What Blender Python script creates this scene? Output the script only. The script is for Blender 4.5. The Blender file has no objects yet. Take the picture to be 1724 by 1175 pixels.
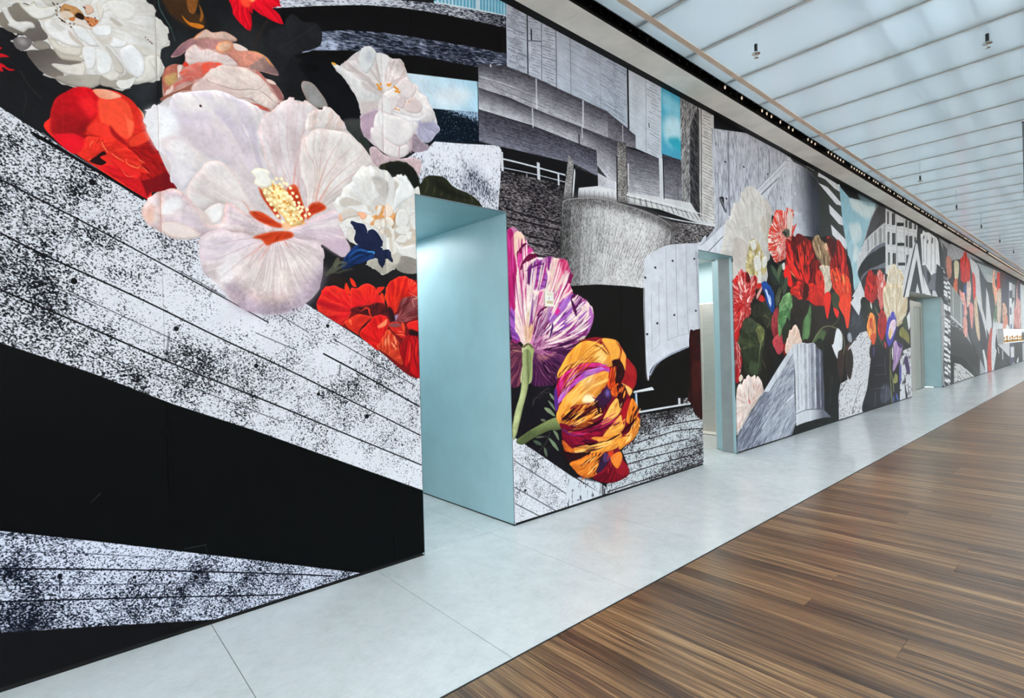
import bpy, bmesh, math, random
import numpy as np

# ------------------------------------------------------------------ camera, world, light, exposure
C = bpy.context.scene.collection
scn = bpy.context.scene
cam_d = bpy.data.cameras.new('camera'); cam = bpy.data.objects.new('camera', cam_d); C.objects.link(cam)
scn.camera = cam
cam_d.sensor_fit = 'HORIZONTAL'; cam_d.sensor_width = 36.0
cam_d.lens = 36.0 * 887.45 / 1724
cam_d.clip_start = 0.05; cam_d.clip_end = 200
YAW, PIT, ROL = 0.7187, -0.0021, -0.0270
fw = np.array([math.sin(YAW) * math.cos(PIT), math.cos(YAW) * math.cos(PIT), math.sin(PIT)])
rt = np.array([math.cos(YAW), -math.sin(YAW), 0]); up = np.cross(rt, fw)
r2 = math.cos(ROL) * rt + math.sin(ROL) * up; u2 = -math.sin(ROL) * rt + math.cos(ROL) * up
from mathutils import Matrix
cam.matrix_world = Matrix(((r2[0], u2[0], -fw[0], 0), (r2[1], u2[1], -fw[1], -3.124), (r2[2], u2[2], -fw[2], 1.4), (0, 0, 0, 1)))

world = bpy.data.worlds.new('sky'); scn.world = world; world.use_nodes = True
bg = world.node_tree.nodes['Background']
bg.inputs['Color'].default_value = (0.985, 0.985, 0.985, 1); bg.inputs['Strength'].default_value = 11.5
scn.view_settings.view_transform = 'Standard'; scn.view_settings.look = 'None'
scn.view_settings.gamma = 1.0; scn.view_settings.use_curve_mapping = False
scn.view_settings.exposure = -0.56
scn.cycles.use_denoising = True
scn.cycles.max_bounces = 8; scn.cycles.diffuse_bounces = 4; scn.cycles.glossy_bounces = 4
scn.cycles.transmission_bounces = 6; scn.cycles.transparent_max_bounces = 8
scn.cycles.sample_clamp_indirect = 6.0

def area_light(name, loc, rot, sx, sy, power, col=(1, 1, 1)):
    l = bpy.data.lights.new(name, 'AREA'); l.shape = 'RECTANGLE'; l.size = sx; l.size_y = sy
    l.energy = power; l.color = col
    o = bpy.data.objects.new(name, l); o.location = loc; o.rotation_euler = rot; C.objects.link(o)
    return o
PI = math.pi
# added fill lamp that strengthens daylight from the unseen window side
area_light('window_daylight', (24, -8.3, 2.9), (-PI / 2 + .85, 0, 0), 40, 2.2, 1000, (1, .97, .93))
area_light('doorway_lamp', (2.3, 1.75, 2.44), (0, 0, 0), .5, 1.5, 25, (.95, .98, 1))
area_light('lobby_lamp', (6.9, 1.3, 2.6), (0, 0, 0), .5, .5, 40, (1, .98, .95))
area_light('lift_bay_lamp', (16.9, .25, 2.44), (0, 0, 0), 2.2, .12, 7, (1, 1, .96))


WALL_H = 4.122; DOOR_H = 2.461
DOORS = [(1.8893, 2.7118), (5.6062, 6.4303), (15.0516, 18.3566)]
XMIN, XMAX = -2.046, 42.0

# ------------------------------------------------------------------ helpers
def link(name, me, parent=None):
    o = bpy.data.objects.new(name, me); C.objects.link(o)
    if parent is not None: o.parent = parent
    return o
def empty(name, loc=(0, 0, 0), kind=None):
    o = bpy.data.objects.new(name, None); o.location = loc; o.empty_display_size = .1; C.objects.link(o)
    if kind: o['kind'] = kind
    return o
def tag(o, label, cat, group=None):
    o['label'] = label; o['category'] = cat
    if group: o['group'] = group
    return o
class MB:
    def __init__(s): s.v = []; s.f = []; s.mi = []
    def box(s, x0, y0, z0, x1, y1, z1, mi=0):
        n = len(s.v)
        s.v += [(x0, y0, z0), (x1, y0, z0), (x1, y1, z0), (x0, y1, z0), (x0, y0, z1), (x1, y0, z1), (x1, y1, z1), (x0, y1, z1)]
        s.f += [tuple(n + i for i in f) for f in ((0, 3, 2, 1), (4, 5, 6, 7), (0, 1, 5, 4), (1, 2, 6, 5), (2, 3, 7, 6), (3, 0, 4, 7))]
        s.mi += [mi] * 6; return s
    def prism(s, pts, z0, z1, mi=0):
        n = len(s.v); k = len(pts)
        s.v += [(x, y, z0) for x, y in pts] + [(x, y, z1) for x, y in pts]
        s.f += [tuple(n + i for i in range(k))[::-1], tuple(n + k + i for i in range(k))]
        s.f += [(n + i, n + (i + 1) % k, n + k + (i + 1) % k, n + k + i) for i in range(k)]
        s.mi += [mi] * (k + 2); return s
    def lathe(s, prof, seg=12, cx=0, cy=0, mi=0):
        n = len(s.v)
        for r, z in prof:
            for i in range(seg):
                a = 2 * PI * i / seg; s.v.append((cx + r * math.cos(a), cy + r * math.sin(a), z))
        for j in range(len(prof) - 1):
            for i in range(seg):
                a = n + j * seg + i; b = n + j * seg + (i + 1) % seg
                s.f.append((a, b, b + seg, a + seg)); s.mi.append(mi)
        s.f.append(tuple(n + i for i in range(seg))[::-1]); s.f.append(tuple(n + (len(prof) - 1) * seg + i for i in range(seg))); s.mi += [mi, mi]
        return s
    def mesh(s, name, mats, bevel=0):
        me = bpy.data.meshes.new(name); me.from_pydata(s.v, [], s.f); me.validate()
        for m in (mats if isinstance(mats, (list, tuple)) else [mats]): me.materials.append(m)
        for p, i in zip(me.polygons, s.mi): p.material_index = i
        bm = bmesh.new(); bm.from_mesh(me)
        if bevel: bmesh.ops.bevel(bm, geom=bm.edges[:], offset=bevel, segments=1, affect='EDGES')
        bmesh.ops.recalc_face_normals(bm, faces=bm.faces[:]); bm.to_mesh(me); bm.free()
        return me
    def build(s, name, mats, parent=None, bevel=0, kind=None):
        o = link(name, s.mesh(name, mats, bevel), parent)
        if kind: o['kind'] = kind
        return o

class NT:
    """small node-tree writer"""
    def __init__(s, name):
        s.m = bpy.data.materials.new(name); s.m.use_nodes = True; s.t = s.m.node_tree; s.b = s.t.nodes['Principled BSDF']
        s.out = s.t.nodes['Material Output']
    def n(s, typ, **kw):
        q = s.t.nodes.new(typ)
        for k, v in kw.items():
            if k.startswith('i_'): q.inputs[int(k[2:])].default_value = v
            else: setattr(q, k, v)
        return q
    def l(s, a, b): s.t.links.new(a, b)
    def ramp(s, fac, stops):
        r = s.n('ShaderNodeValToRGB'); e = r.color_ramp.elements
        while len(e) < len(stops): e.new(.5)
        for k, (p, c) in zip(e, stops): k.position = p; k.color = (*lin(c), 1)
        s.l(fac, r.inputs[0]); return r.outputs[0]
    def noise(s, vec, scale, detail=3, rough=.55):
        q = s.n('ShaderNodeTexNoise'); q.inputs['Scale'].default_value = scale; q.inputs['Detail'].default_value = detail; q.inputs['Roughness'].default_value = rough
        s.l(vec, q.inputs['Vector']); return q.outputs[0]
    def mapping(s, vec, sc):
        q = s.n('ShaderNodeMapping'); q.inputs['Scale'].default_value = sc; s.l(vec, q.inputs[0]); return q.outputs[0]
    def pos(s): return s.n('ShaderNodeNewGeometry').outputs['Position']
    def set(s, **kw):
        for k, v in kw.items(): s.b.inputs[k.replace('_', ' ')].default_value = v
    def bump(s, h, strength, dist):
        q = s.n('ShaderNodeBump'); q.inputs['Strength'].default_value = strength; q.inputs['Distance'].default_value = dist
        s.l(h, q.inputs['Height']); s.l(q.outputs[0], s.b.inputs['Normal'])
def lin(c): return tuple(((x / 255 + .055) / 1.055) ** 2.4 if x > 10 else x / 255 / 12.92 for x in c[:3])
def plain(name, rgb, rough=.5, metal=0, spec=.5, var=.04, scale=6):
    t = NT(name); n = t.noise(t.pos(), scale, 4)
    t.l(t.ramp(n, [(.3, [x * (1 - var) for x in rgb]), (.7, [min(255, x * (1 + var)) for x in rgb])]), t.b.inputs['Base Color'])
    t.set(Roughness=rough, Metallic=metal); t.b.inputs['Specular IOR Level'].default_value = spec
    return t.m
def emit(name, rgb, strength):
    t = NT(name); t.set(Roughness=.5); t.b.inputs['Base Color'].default_value = (*lin(rgb), 1)
    t.b.inputs['Emission Color'].default_value = (*lin(rgb), 1); t.b.inputs['Emission Strength'].default_value = strength
    return t.m

# ------------------------------------------------------------------ mural print: drawing lists in wall millimetres
# P filled shape, S brush stroke, F petal flames, K speckled concrete print, L family of ruled lines, D dots.  Points: first absolute, then steps.
ART = [
('P','-720 3761 3900 3056 -98 -2635 -1224 -2983 -2594 1670',(24,24,26),{'m':10}),
('P','330 2720 114 194 66 108 75 53 -77 -139 -53 -144 -73 -155 -48 -29',(46,48,51),{'s':1,'m':10,'f':75}),
('P','720 3196 167 47 84 -147 52 -107 33 -162 -175 154 -116 71',(34,34,36),{'s':1,'m':12,'f':56}),
('P','-485 1753 323 -272 304 -145 314 -172 383 -182 1047 -535 -5 -465 -467 40 -594 251 -619 259 -379 153 -325 133',(7,9,10),{'m':4}),
('K','-608 2780 329 -204 138 -86 500 -311 785 -493 743 -457 840 -530 622 -398 -20 -524 -624 158 -819 512 -1047 535 -383 182 -314 172 -304 145 -138 62 -327 178',((222,222,228),(12,13,18)),{'c':0.16,'a':0.36,'b':30,'g':1.3,'d':(308,296),'sf':0.17,'t':0.1,'q':-0.483,'st':1.35,'gr':[(-153,1929,441,1702,0.13,-0.03),(491,1643,1147,1522,0,-0.1),(131,1336,51,1523,0.1,0)],'bl':[(-30,2377,60,0.12),(153,2297,70,0.14),(-93,2117,50,0.15),(-38,1995,60,0.12),(-137,1804,60,0.15),(36,1738,40,0.09),(-86,1575,70,0.15),(72,1523,60,0.09),(146,2020,40,0.09),(291,1981,45,0.14),(499,1961,35,0.14),(394,1788,40,0.09),(580,2077,25,0.19),(1015,1641,35,0.22),(564,1400,45,0.12),(817,1311,50,0.15),(1004,1234,50,0.19),(1279,1126,60,0.15),(1520,1446,45,0.22),(1770,1283,40,0.25),(1434,1224,45,0.15),(1678,1132,40,0.22),(1851,958,40,0.22),(1130,911,60,0.09),(1580,718,60,0.06),(842,1097,50,0.12),(614,1243,60,0.12),(358,1319,50,0.12),(2945,504,60,0.15),(2810,383,30,0.12),(3001,202,50,0.12),(853,1522,40,-0.3),(708,1650,60,-0.2),(1286,1378,40,-0.25),(440,1642,40,-0.1),(1794,605,60,-0.15),(1420,744,50,-0.1)]}),
('S','-147 2180 131 -71 153 -80 358 -201 428 -249',(14,14,18),{'w':2.4,'d':(431,350)}),
('S','1228 1397 286 -162 368 -218',(14,14,18),{'w':2.4,'d':(244,264)}),
('S','-152 1950 146 -85 349 -182 361 -204 302 -161 591 -334 287 -164',(14,14,18),{'w':2.4,'d':(339,311)}),
('S','-157 1707 293 -159 348 -194 430 -221 509 -271 464 -245',(14,14,18),{'w':2.4,'d':(337,310)}),
('S','982 1624 165 -102',(40,40,48),{'w':1.6,'d':(297,291),'o':70}),
('S','-155 1828 315 -180',(40,40,48),{'w':1.6,'d':(500,377),'o':70}),
('S','97 1695 267 -149 201 -115',(40,40,48),{'w':1.6,'d':(417,344),'o':70}),
('S','155 1427 485 -236 357 -184',(40,40,48),{'w':1.6,'d':(367,323),'o':70}),
('S','496 1840 214 -127',(40,40,48),{'w':1.6,'d':(366,323),'o':70}),
('S','853 1522 222 -103',(40,40,48),{'w':1.6,'d':(310,297),'o':70}),
('S','1289 1486 568 -328',(40,40,48),{'w':1.6,'d':(241,262),'o':70}),
('S','2720 516 636 -412',(40,40,48),{'w':1.6,'d':(146,204),'o':70}),
('S','2719 306 557 -353',(40,40,48),{'w':1.6,'d':(148,205),'o':70}),
('S','2726 173 474 -288',(40,40,48),{'w':1.6,'d':(150,206),'o':70}),
('S','561 1277 43 122',(30,30,36),{'w':2.5,'d':(370,324),'f':3,'o':60}),
('S','434 1404 16 119',(30,30,36),{'w':2.5,'d':(396,336),'f':3,'o':60}),
('S','631 1710 24 63',(30,30,36),{'w':2.5,'d':(359,320),'f':3,'o':60}),
('S','1333 1329 -10 -69',(30,30,36),{'w':2.5,'d':(266,275),'f':4,'o':60}),
('S','60 1927 44 114',(30,30,36),{'w':2.5,'d':(478,369),'f':3,'o':60}),
('S','-93 1949 27 121',(30,30,36),{'w':2.5,'d':(523,386),'f':3,'o':60}),
('S','756 1266 -12 96',(30,30,36),{'w':2.5,'d':(342,312),'f':3,'o':60}),
('S','1880 1885 5 -121',(30,30,36),{'w':2.5,'d':(215,247),'f':4,'o':60}),
('S','64 1631 -5 54',(30,30,36),{'w':2.5,'d':(483,371),'f':3,'o':60}),
('D','87 1759 75 466',(14,14,18),{'r':5.5,'d':(477,368),'o':100}),
('D','480 1543 372 -204',(16,16,20),{'r':4.2,'d':(389,333),'o':100}),
('D','1260 1563 -67 -407',(14,14,18),{'r':2.86,'d':(274,279),'o':100}),
('D','1497 991',(16,16,22),{'r':3.56,'d':(249,266),'o':100}),
('D','164 2223',(14,14,18),{'r':4.77,'d':(457,361),'o':100}),
('D','2834 256 1621 -462',(20,20,22),{'r':2.22,'d':(156,210),'o':100}),
('S','-43 2401 13 -4 107 -56 97 -55 95 -52 91 -56',(13,13,16),{'w':6.1,'d':(465,364)}),
('S','-8 2414 63 -49 66 -41 85 -42 96 -52 50 -38',(190,190,195),{'w':1.1,'d':(456,360),'o':70}),
('K','-643 868 464 -185 380 -153 619 -257 602 -252 -4 -130 -778 67 1 55 -449 132 -379 108 -465 133',((214,217,232),(14,18,30)),{'c':0.3,'a':0.3,'b':30,'g':1.35,'d':(418,345),'sf':0.17,'t':0.1,'q':-0.26,'st':1.6,'gr':[(-182,517,458,296,0.14,0),(-185,392,-187,254,0,0.1),(224,565,220,397,-0.1,0)],'bl':[(-75,277,60,0.2),(-145,531,40,0.2),(536,272,50,0.2),(287,305,40,0.15),(787,147,60,0.15),(177,479,60,-0.15),(675,324,40,-0.1)]}),
('S','-182 524 485 -151 671 -222 274 -97',(12,14,24),{'w':2.3,'d':(369,324)}),
('S','-185 384 464 -138 692 -212',(12,14,24),{'w':2.3,'d':(414,343)}),
('S','-179 670 272 -99',(24,28,44),{'w':1.4,'d':(512,382),'o':65}),
('S','-183 454 401 -124 454 -131',(24,28,44),{'w':1.4,'d':(440,354),'o':65}),
('S','128 232 404 -105',(24,28,44),{'w':1.4,'d':(419,345),'o':65}),
('S','-180 592 190 -53 351 -120',(24,28,44),{'w':1.4,'d':(483,371),'o':65}),
('S','-125 590 -2 -77',(20,24,38),{'w':2.2,'d':(537,391),'o':70}),
('S','7 434 0 -80',(20,24,38),{'w':2.2,'d':(498,377),'o':70}),
('S','400 269 -2 -55',(20,24,38),{'w':2.2,'d':(405,339),'o':70}),
('D','8 434',(12,14,22),{'r':4.21,'d':(498,376),'o':100}),
('D','279 346 257 -80 234 -75',(12,14,22),{'r':2.95,'d':(430,350),'o':100}),
('D','979 124',(14,18,30),{'r':2.59,'d':(308,296),'o':100}),
('S','122 736 40 39',(70,72,75),{'w':1.5,'d':(463,363),'o':60}),
('S','487 426 101 -6',(80,82,84),{'w':1.5,'d':(378,328),'o':60}),
('S','580 422 10 -43',(70,72,75),{'w':1.2,'d':(369,324),'o':60}),
('P','2102 4229 697 332 -33 -550 -303 -62 -373 -96',(92,160,185),{}),
('L','2172 4202 -18 -335 607 610 -16 -467',(205,220,228),{'n':20,'w':1.97,'o':95,'br':0,'j':0.0,'d':(176,223)}),
('S','2090 3853 42 11 346 89 288 69',(205,218,225),{'w':3.4,'d':(181,227)}),
('S','2494 4416 -12 -466',(190,210,220),{'w':4.5,'d':(174,222)}),
('S','2130 4242 -9 -389',(190,210,220),{'w':3.4,'d':(197,237)}),
('K','910 3335 26 339 748 356 -10 -321 458 153 346 88 288 72 -7 -96 -378 -79 -293 -67 -267 -73 -243 -82 -136 -56 -191 -82 -223 -102',((214,217,225),(24,27,40)),{'c':0.14,'a':0.2,'b':18,'g':1.0,'d':(222,251),'sf':0.3,'t':0.1,'q':0.308,'st':4,'gr':[(1465,3580,2088,3799,0,0.3),(2088,3799,2708,3943,0,0.2)]}),
('P','1028 3385 223 102 191 82 136 56 243 82 267 73 293 67 382 80 -8 -209 -380 -74 -430 -95 -253 -60 -254 -78 -160 -68 -225 -56',(15,14,15),{'m':3}),
('K','1278 3345 160 68 254 78 253 60 430 96 380 75 11 -83 -299 -117 -526 -98 -253 -66 -232 -65 -242 -86 -70 -52 41 94',((176,184,206),(17,21,34)),{'c':0.74,'a':0.3,'b':18,'g':0.9,'d':(220,250),'sf':0.34,'t':0.1,'q':0.255,'st':7,'gr':[(1275,3231,1570,3334,-0.35,0)],'bl':[(1348,3272,8.4,-0.6),(2106,3469,5.6,-0.4),(1971,3521,3.9,-0.4),(1741,3505,4.5,-0.5),(1618,3405,5.6,-0.2)]}),
('L','1277 3327 1478 378 -1407 -433 1120 271',(14,17,28),{'n':8,'w':0.84,'o':75,'br':0.3,'j':0.0,'d':(215,248)}),
('P','1214 3206 242 86 232 65 253 65 526 100 6 -109 -627 -137 -502 -164 -239 25',(13,12,12),{'m':3}),
('P','1783 3264 685 149 -1 -253 -539 -146',(196,213,222),{'g':(1870,3213,2463,3272,170,205,222),'m':6}),
('P','2069 3205 174 100 166 1 -126 -135 -160 -33',(214,224,230),{'s':1,'f':61}),
('K','2011 3085 197 41 260 57 -5 -233 -460 -101',((150,175,200),(7,18,30)),{'c':0.98,'a':0.1,'b':14,'g':1.3,'d':(190,232),'sf':0.12,'t':0.1,'gr':[(2208,3132,2207,3077,-0.42,0),(2209,3138,2208,3120,-0.3,0)]}),
('P','1815 2681 106 85 95 51 46 48 212 36 375 72 44 -42 -25 -509 -865 -124',(220,221,228),{'m':6}),
('S','2399 2781 4 -123 11 -123',(34,40,62),{'w':25.3,'d':(179,225),'tp':2,'f':90,'o':85}),
('S','2313 2714 4 -97 5 -97',(34,40,62),{'w':8.4,'d':(184,229),'tp':2,'f':29,'o':70}),
('S','2483 2698 6 -75 4 -100',(34,40,62),{'w':16.9,'d':(174,222),'tp':2,'f':61,'o':75}),
('S','2546 2634 4 -101',(34,40,62),{'w':11.2,'d':(171,220),'tp':2,'f':41,'o':60}),
('S','2288 2855 12 -70 13 -59',(34,40,62),{'w':4.5,'d':(185,230),'tp':2,'f':16,'o':60}),
('S','2611 2633 6 -90',(34,40,62),{'w':8.4,'d':(167,218),'tp':2,'f':31,'o':70}),
('S','2192 2642 4 -120',(34,40,62),{'w':8.4,'d':(192,234),'tp':2,'f':29,'o':45}),
('K','1815 2681 106 85 95 51 46 48 212 36 375 72 44 -42 -25 -509 -865 -124',((224,225,232),(22,25,38)),{'c':0.1,'a':0.2,'b':20,'g':1.2,'d':(191,233),'sf':0.2,'t':0.1,'q':-1.601,'st':2.6,'gr':[(2347,2819,2338,2559,-0.1,0.25)],'bl':[(2389,2692,11.2,0.4),(2482,2660,9.5,0.3),(2314,2751,7.3,0.2),(2041,2764,3.9,0.45),(2052,2685,3.4,0.45),(2044,2835,3.9,0.4)],'o':70}),
('P','-190 3053 560 253 26 -122 35 -70 33 -37 18 -44 -1 -45 -24 -34 -10 -41 12 -64 -23 -50 -46 -42 -61 -23 -8 -17 -44 -21 -76 -7 -26 -24 -47 -10 -53 0 -38 11 -53 28 -28 43 -6 24 -29 -8 -14 28 6 28 26 20 -42 -4 -30 18 -61 19',(219,216,212),{'s':1,'e':(19,190,182,172,60),'v':(135,2992,16,2,196,188,178,60,0.55,0.15)}),
('P','-145 2873 45 65 25 24 22 -26 42 -24 13 -30 19 -38 -51 -36 -28 20 -45 -3 -30 18',(126,117,106),{'s':1,'g':(-85,2936,1,2837,96,88,82)}),
('P','-132 2917 19 16 15 -33 15 -20 46 15 16 -18 -24 -17 -16 -20 -38 8 -12 8 6 11',(212,208,203),{'s':1,'e':(6,170,160,150,70)}),
('P','-144 2938 31 17 19 -14 -19 -12 -19 -10',(200,196,190),{'s':1}),
('P','-75 2966 29 -6 24 30 16 -18 57 28 3 -35 -41 -39 -24 -11 -29 8',(223,219,213),{'s':1,'e':(7,150,138,112,80)}),
('P','-2 3023 55 31 48 3 -35 -42 -42 -26',(196,190,180),{'s':1,'e':(6,160,150,140,60)}),
('P','-91 2799 26 20 26 -1 6 -20 -20 -33 -23 -8 -15 16',(104,96,95),{'s':1,'r':(-64,2798,26,150,142,140)}),
('P','-33 2802 27 21 26 -1 10 -24 -27 -16 -26 2',(140,132,122),{'s':1,'e':(7,100,92,85,60)}),
('P','-50 2761 43 20 41 18 33 -33 71 10 -44 -28 -62 -16 40 -32 -28 -27 -47 12 -35 41',(88,80,75),{'s':1,'g':(-24,2766,58,2686,120,110,102)}),
('P','29 2730 51 8 61 35 10 -29 -11 -34 -33 -6 -35 -2',(216,209,199),{'s':1,'e':(6,170,155,140,70)}),
('P','38 2675 55 25 72 26 41 7 1 -32 -36 -37 -43 -9 -53 0',(150,142,132),{'s':1,'g':(44,2673,183,2684,168,160,148),'e':(8,110,102,94,60)}),
('P','206 2733 26 -1 38 -2 11 -30 -38 -10 -42 2',(158,149,138),{'s':1,'e':(7,120,110,100,60)}),
('P','266 2726 68 46 -3 -33 -14 -24 -36 -18',(222,219,214),{'s':1}),
('P','210 2739 31 34 30 -5 7 -12 -23 -31 -27 1',(212,206,196),{'s':1,'e':(6,170,160,148,60)}),
('P','270 2739 32 35 -3 23 19 -18 18 -9 -38 -27',(178,170,158),{'s':1}),
('P','6 2914 24 23 34 -5 31 3 17 -21 17 -39 17 -26 -50 -16 -34 8 -34 10 -20 33',(222,219,216),{'s':1,'e':(10,172,158,142,75)}),
('P','29 2915 14 18 27 -16 14 -9 -21 -17 -20 11',(206,200,194),{'s':1,'f':4}),
('P','18 2843 27 1 23 -19 67 15 3 -22 -14 -19 -50 -8 -34 15',(206,199,187),{'s':1,'e':(8,160,148,128,70)}),
('P','40 2806 34 -17 50 10 23 -16 -31 -10 -46 -6 -23 19',(190,180,164),{'s':1,'e':(6,140,128,112,70)}),
('P','94 2908 24 -28 29 -22 -22 -3 -28 22',(190,176,164),{'s':1,'f':4}),
('P','105 2930 36 9 29 -22 21 -29 9 -18 -32 -9 -18 12 -21 11',(226,225,224),{'s':1,'e':(7,180,165,152,65)}),
('P','143 2843 44 20 6 -40 -12 -60 -26 -14 -10 39',(224,222,220),{'s':1,'e':(7,190,180,170,65)}),
('P','190 2859 52 -10 11 -44 -13 -42 -34 -23 -14 26 -3 56',(226,225,223),{'s':1,'e':(9,188,178,166,65)}),
('P','224 2886 26 -24 26 -30 19 -37 -8 -26 -27 10 -10 54',(198,190,180),{'s':1,'e':(6,160,150,140,60)}),
('P','281 2882 52 43 39 -40 7 -62 -17 -50 -36 8 -31 39',(228,227,227),{'s':1,'e':(8,195,186,176,60)}),
('P','333 2930 61 2 49 -21 -62 -24 -20 13',(206,200,190),{'s':1,'e':(6,180,170,158,60)}),
('P','178 2948 67 38 3 -44 -45 -22 -19 8',(229,228,227),{'s':1,'e':(6,190,180,170,60)}),
('P','240 2905 20 31 30 -3 24 -1 -17 -30 -50 -18',(228,226,225),{'s':1,'e':(7,186,176,166,70)}),
('P','188 2910 37 9 23 23 3 -32 -27 -24 -25 14',(200,191,180),{'s':1,'f':5}),
('P','381 2882 54 24 19 -53 -30 -65 -67 -43 -20 11 25 22 17 40',(211,206,197),{'s':1,'e':(8,178,168,156,60)}),
('S','397 2873 19 -33 8 -27',(180,168,154),{'w':1.7,'d':(402,338),'tp':2,'f':2}),
('P','431 3099 33 -27 16 -44 -1 -41 -26 -30 -11 66',(205,200,193),{'s':1,'e':(5,180,172,162,60)}),
('P','240 3096 47 23 55 -1 7 -41 -29 -36 -35 -14 -30 27',(218,214,208),{'s':1,'e':(5,196,188,178,60),'o':80}),
('P','195 3072 29 -21 -16 -63 -7 40',(214,206,196),{'s':1,'e':(5,170,160,145,60)}),
('P','246 3017 12 9 38 -18 -20 -13',(180,170,158),{'s':1,'f':4}),
('P','65 2983 14 37 28 3 29 -7 17 -35 -33 -8 -24 -10 -18 -12',(186,134,84),{'s':1,'e':(9,130,85,50,60),'m':12}),
('P','65 2978 28 16 21 -15 -22 -22 -21 -4',(215,195,175),{'s':1,'f':4}),
('P','154 3042 19 12 14 -23 -23 -27 -10 14',(206,172,150),{'s':1,'e':(5,170,110,80,60)}),
('P','146 2987 25 10 33 -6 -26 -38 -22 20',(202,126,76),{'s':1,'e':(7,150,80,45,50),'m':14}),
('P','113 2961 29 6 25 -13 14 -14 -33 2 -28 3',(222,210,200),{'s':1,'e':(4,180,120,80,60)}),
('P','96 2963 21 11 -4 -18 -14 -3',(190,110,55),{'s':1}),
('P','117 2985 15 17 18 -9 -5 -20 -21 3',(42,24,16),{'s':1,'f':2}),
('S','57 2952 21 -12 7 -2',(70,45,25),{'w':2.4,'d':(480,370),'tp':2}),
('S','79 2995 21 4',(70,45,25),{'w':1.3,'d':(476,368)}),
('S','-58 2968 19 -1',(80,70,55),{'w':1.7,'d':(514,383)}),
('D','41 3009 4 -5 12 7 8 -10 -14 -22 3 -19 17 -20 31 -16 11 18 41 90 36 -32 -26 -10 29 -3 -22 -27 -21 75 -51 -96 65 34',(50,20,14),{'r':1.35,'d':(489,373),'o':100}),
('D','385 2980 10 -7 8 -6 9 -8 -4 3',(60,30,22),{'r':1.01,'d':(408,341),'o':100}),
('P','-145 2717 18 5 20 -6 -17 -7 -22 -9',(190,18,25),{'s':1}),
('P','-146 2676 18 2 16 -12 22 -1 -19 -9 -19 8 -12 -11',(190,18,25),{'s':1}),
('P','-144 2652 10 11 6 -19',(190,18,25),{'s':1}),
('P','-145 2745 16 3 -10 -14',(190,18,25),{'s':1}),
('S','442 3208 7 -62 24 -45 27 -36',(52,74,70),{'w':1.7,'d':(392,334),'o':80}),
('S','-74 2670 15 -39 25 -36 29 -31',(62,66,60),{'w':1.5,'d':(512,382),'f':2,'o':60}),
('S','-136 2710 46 -23 31 -38',(50,52,48),{'w':1.0,'d':(528,388),'f':2,'o':40}),
('S','-63 2586 5 -42 -11 -69',(45,60,52),{'w':1.2,'d':(518,384),'o':50}),
('P','22 2493 8 50 16 42 37 40 30 26 35 11 23 -3 51 16 41 2 37 -12 28 -18 33 -47 10 -45 23 -52 16 -54 57 -51 -2 -59 28 -83 -97 -36 -27 -38 -345 223',(218,42,30),{'s':1,'m':12}),
('P','22 2493 8 50 16 42 37 40 30 26 35 11 23 -3 23 -35 2 -64 -40 -71 -21 -49 -45 -6 -63 -21',(196,16,26),{'s':1,'g':(94,2619,79,2455,150,18,22),'m':14,'f':5}),
('P','127 2595 20 25 35 -10 10 -52 -36 -34 -22 33',(218,30,34),{'s':1,'m':10,'f':20}),
('P','175 2658 47 17 57 -11 -9 -18 -32 -15 -36 -5',(226,140,108),{'s':1,'g':(198,2625,247,2674,232,165,135),'f':2}),
('P','193 2616 44 13 42 22 32 -24 15 -68 -10 -85 -34 -13 -40 36 -39 14',(240,74,48),{'s':1,'m':8,'f':6}),
('P','294 2584 11 -25 23 -15 -7 -48 -13 -24 -7 55',(250,100,66),{'s':1,'f':5}),
('P','151 2463 16 34 28 15 36 -8 35 -47 16 -12 -69 -1',(228,50,38),{'s':1,'f':6}),
('P','235 2510 23 -30 41 -41 -9 -12 -48 39',(150,20,22),{'s':1,'f':7}),
('P','303 2450 56 61 26 6 25 -68 57 -51 -6 -60 30 -80 -95 -32 -43 28 -7 51 34 7 -66 59',(172,22,20),{'s':1,'v':(302,2430,14,2,120,14,16,80,0.5,0.2),'m':10,'f':3}),
('P','307 2456 44 47 34 14 8 -35 -44 -41 -38 -15',(220,56,36),{'s':1,'f':5}),
('P','336 2251 61 38 68 40 28 -73 -97 -36 -27 -36',(112,12,18),{'s':1,'f':5}),
('P','27 2409 63 22 41 -2 3 -43 -27 -41 -30 8',(214,20,34),{'s':1,'f':2}),
('P','90 2453 53 -11 51 2 -17 -19 -34 -3 -27 11',(140,14,20),{'s':1,'f':6}),
('P','143 2427 51 17 63 -5 57 -32 42 -43 -18 -35 -42 22 -64 32 -24 5 -32 -37 -31 13',(230,54,36),{'s':1,'v':(176,2371,14,2,190,26,24,70,0.5,0.2),'m':10}),
('P','190 2299 61 22 61 -23 41 -44 16 -70 -59 37 -65 44',(206,24,30),{'s':1,'v':(353,2254,12,2,150,14,22,60,0.5,0.2)}),
('P','231 2353 41 -7 41 -22 41 -17 -17 -40 -42 18 -40 32',(220,36,32),{'s':1,'e':(8,160,18,22,60)}),
('P','156 2322 24 29 28 29 9 -18 -18 -16 18 -17 -19 -18 -23 2',(34,13,15),{'s':1,'f':2}),
('P','195 2350 28 16 16 -12 -12 -22 -20 5',(215,40,30),{'s':1}),
('S','201 2426 7 -23 20 -31',(250,130,84),{'w':2.5,'d':(446,356),'tp':2,'f':1,'o':75}),
('S','236 2379 20 -17 32 -17',(250,130,84),{'w':1.8,'d':(435,352),'tp':2,'f':1,'o':75}),
('S','293 2363 7 -26 38 -10 9 14',(250,130,84),{'w':1.8,'d':(422,346),'tp':2,'f':1,'o':75}),
('S','341 2371 28 -16',(250,130,84),{'w':1.6,'d':(414,343),'tp':2,'f':1,'o':75}),
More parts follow.
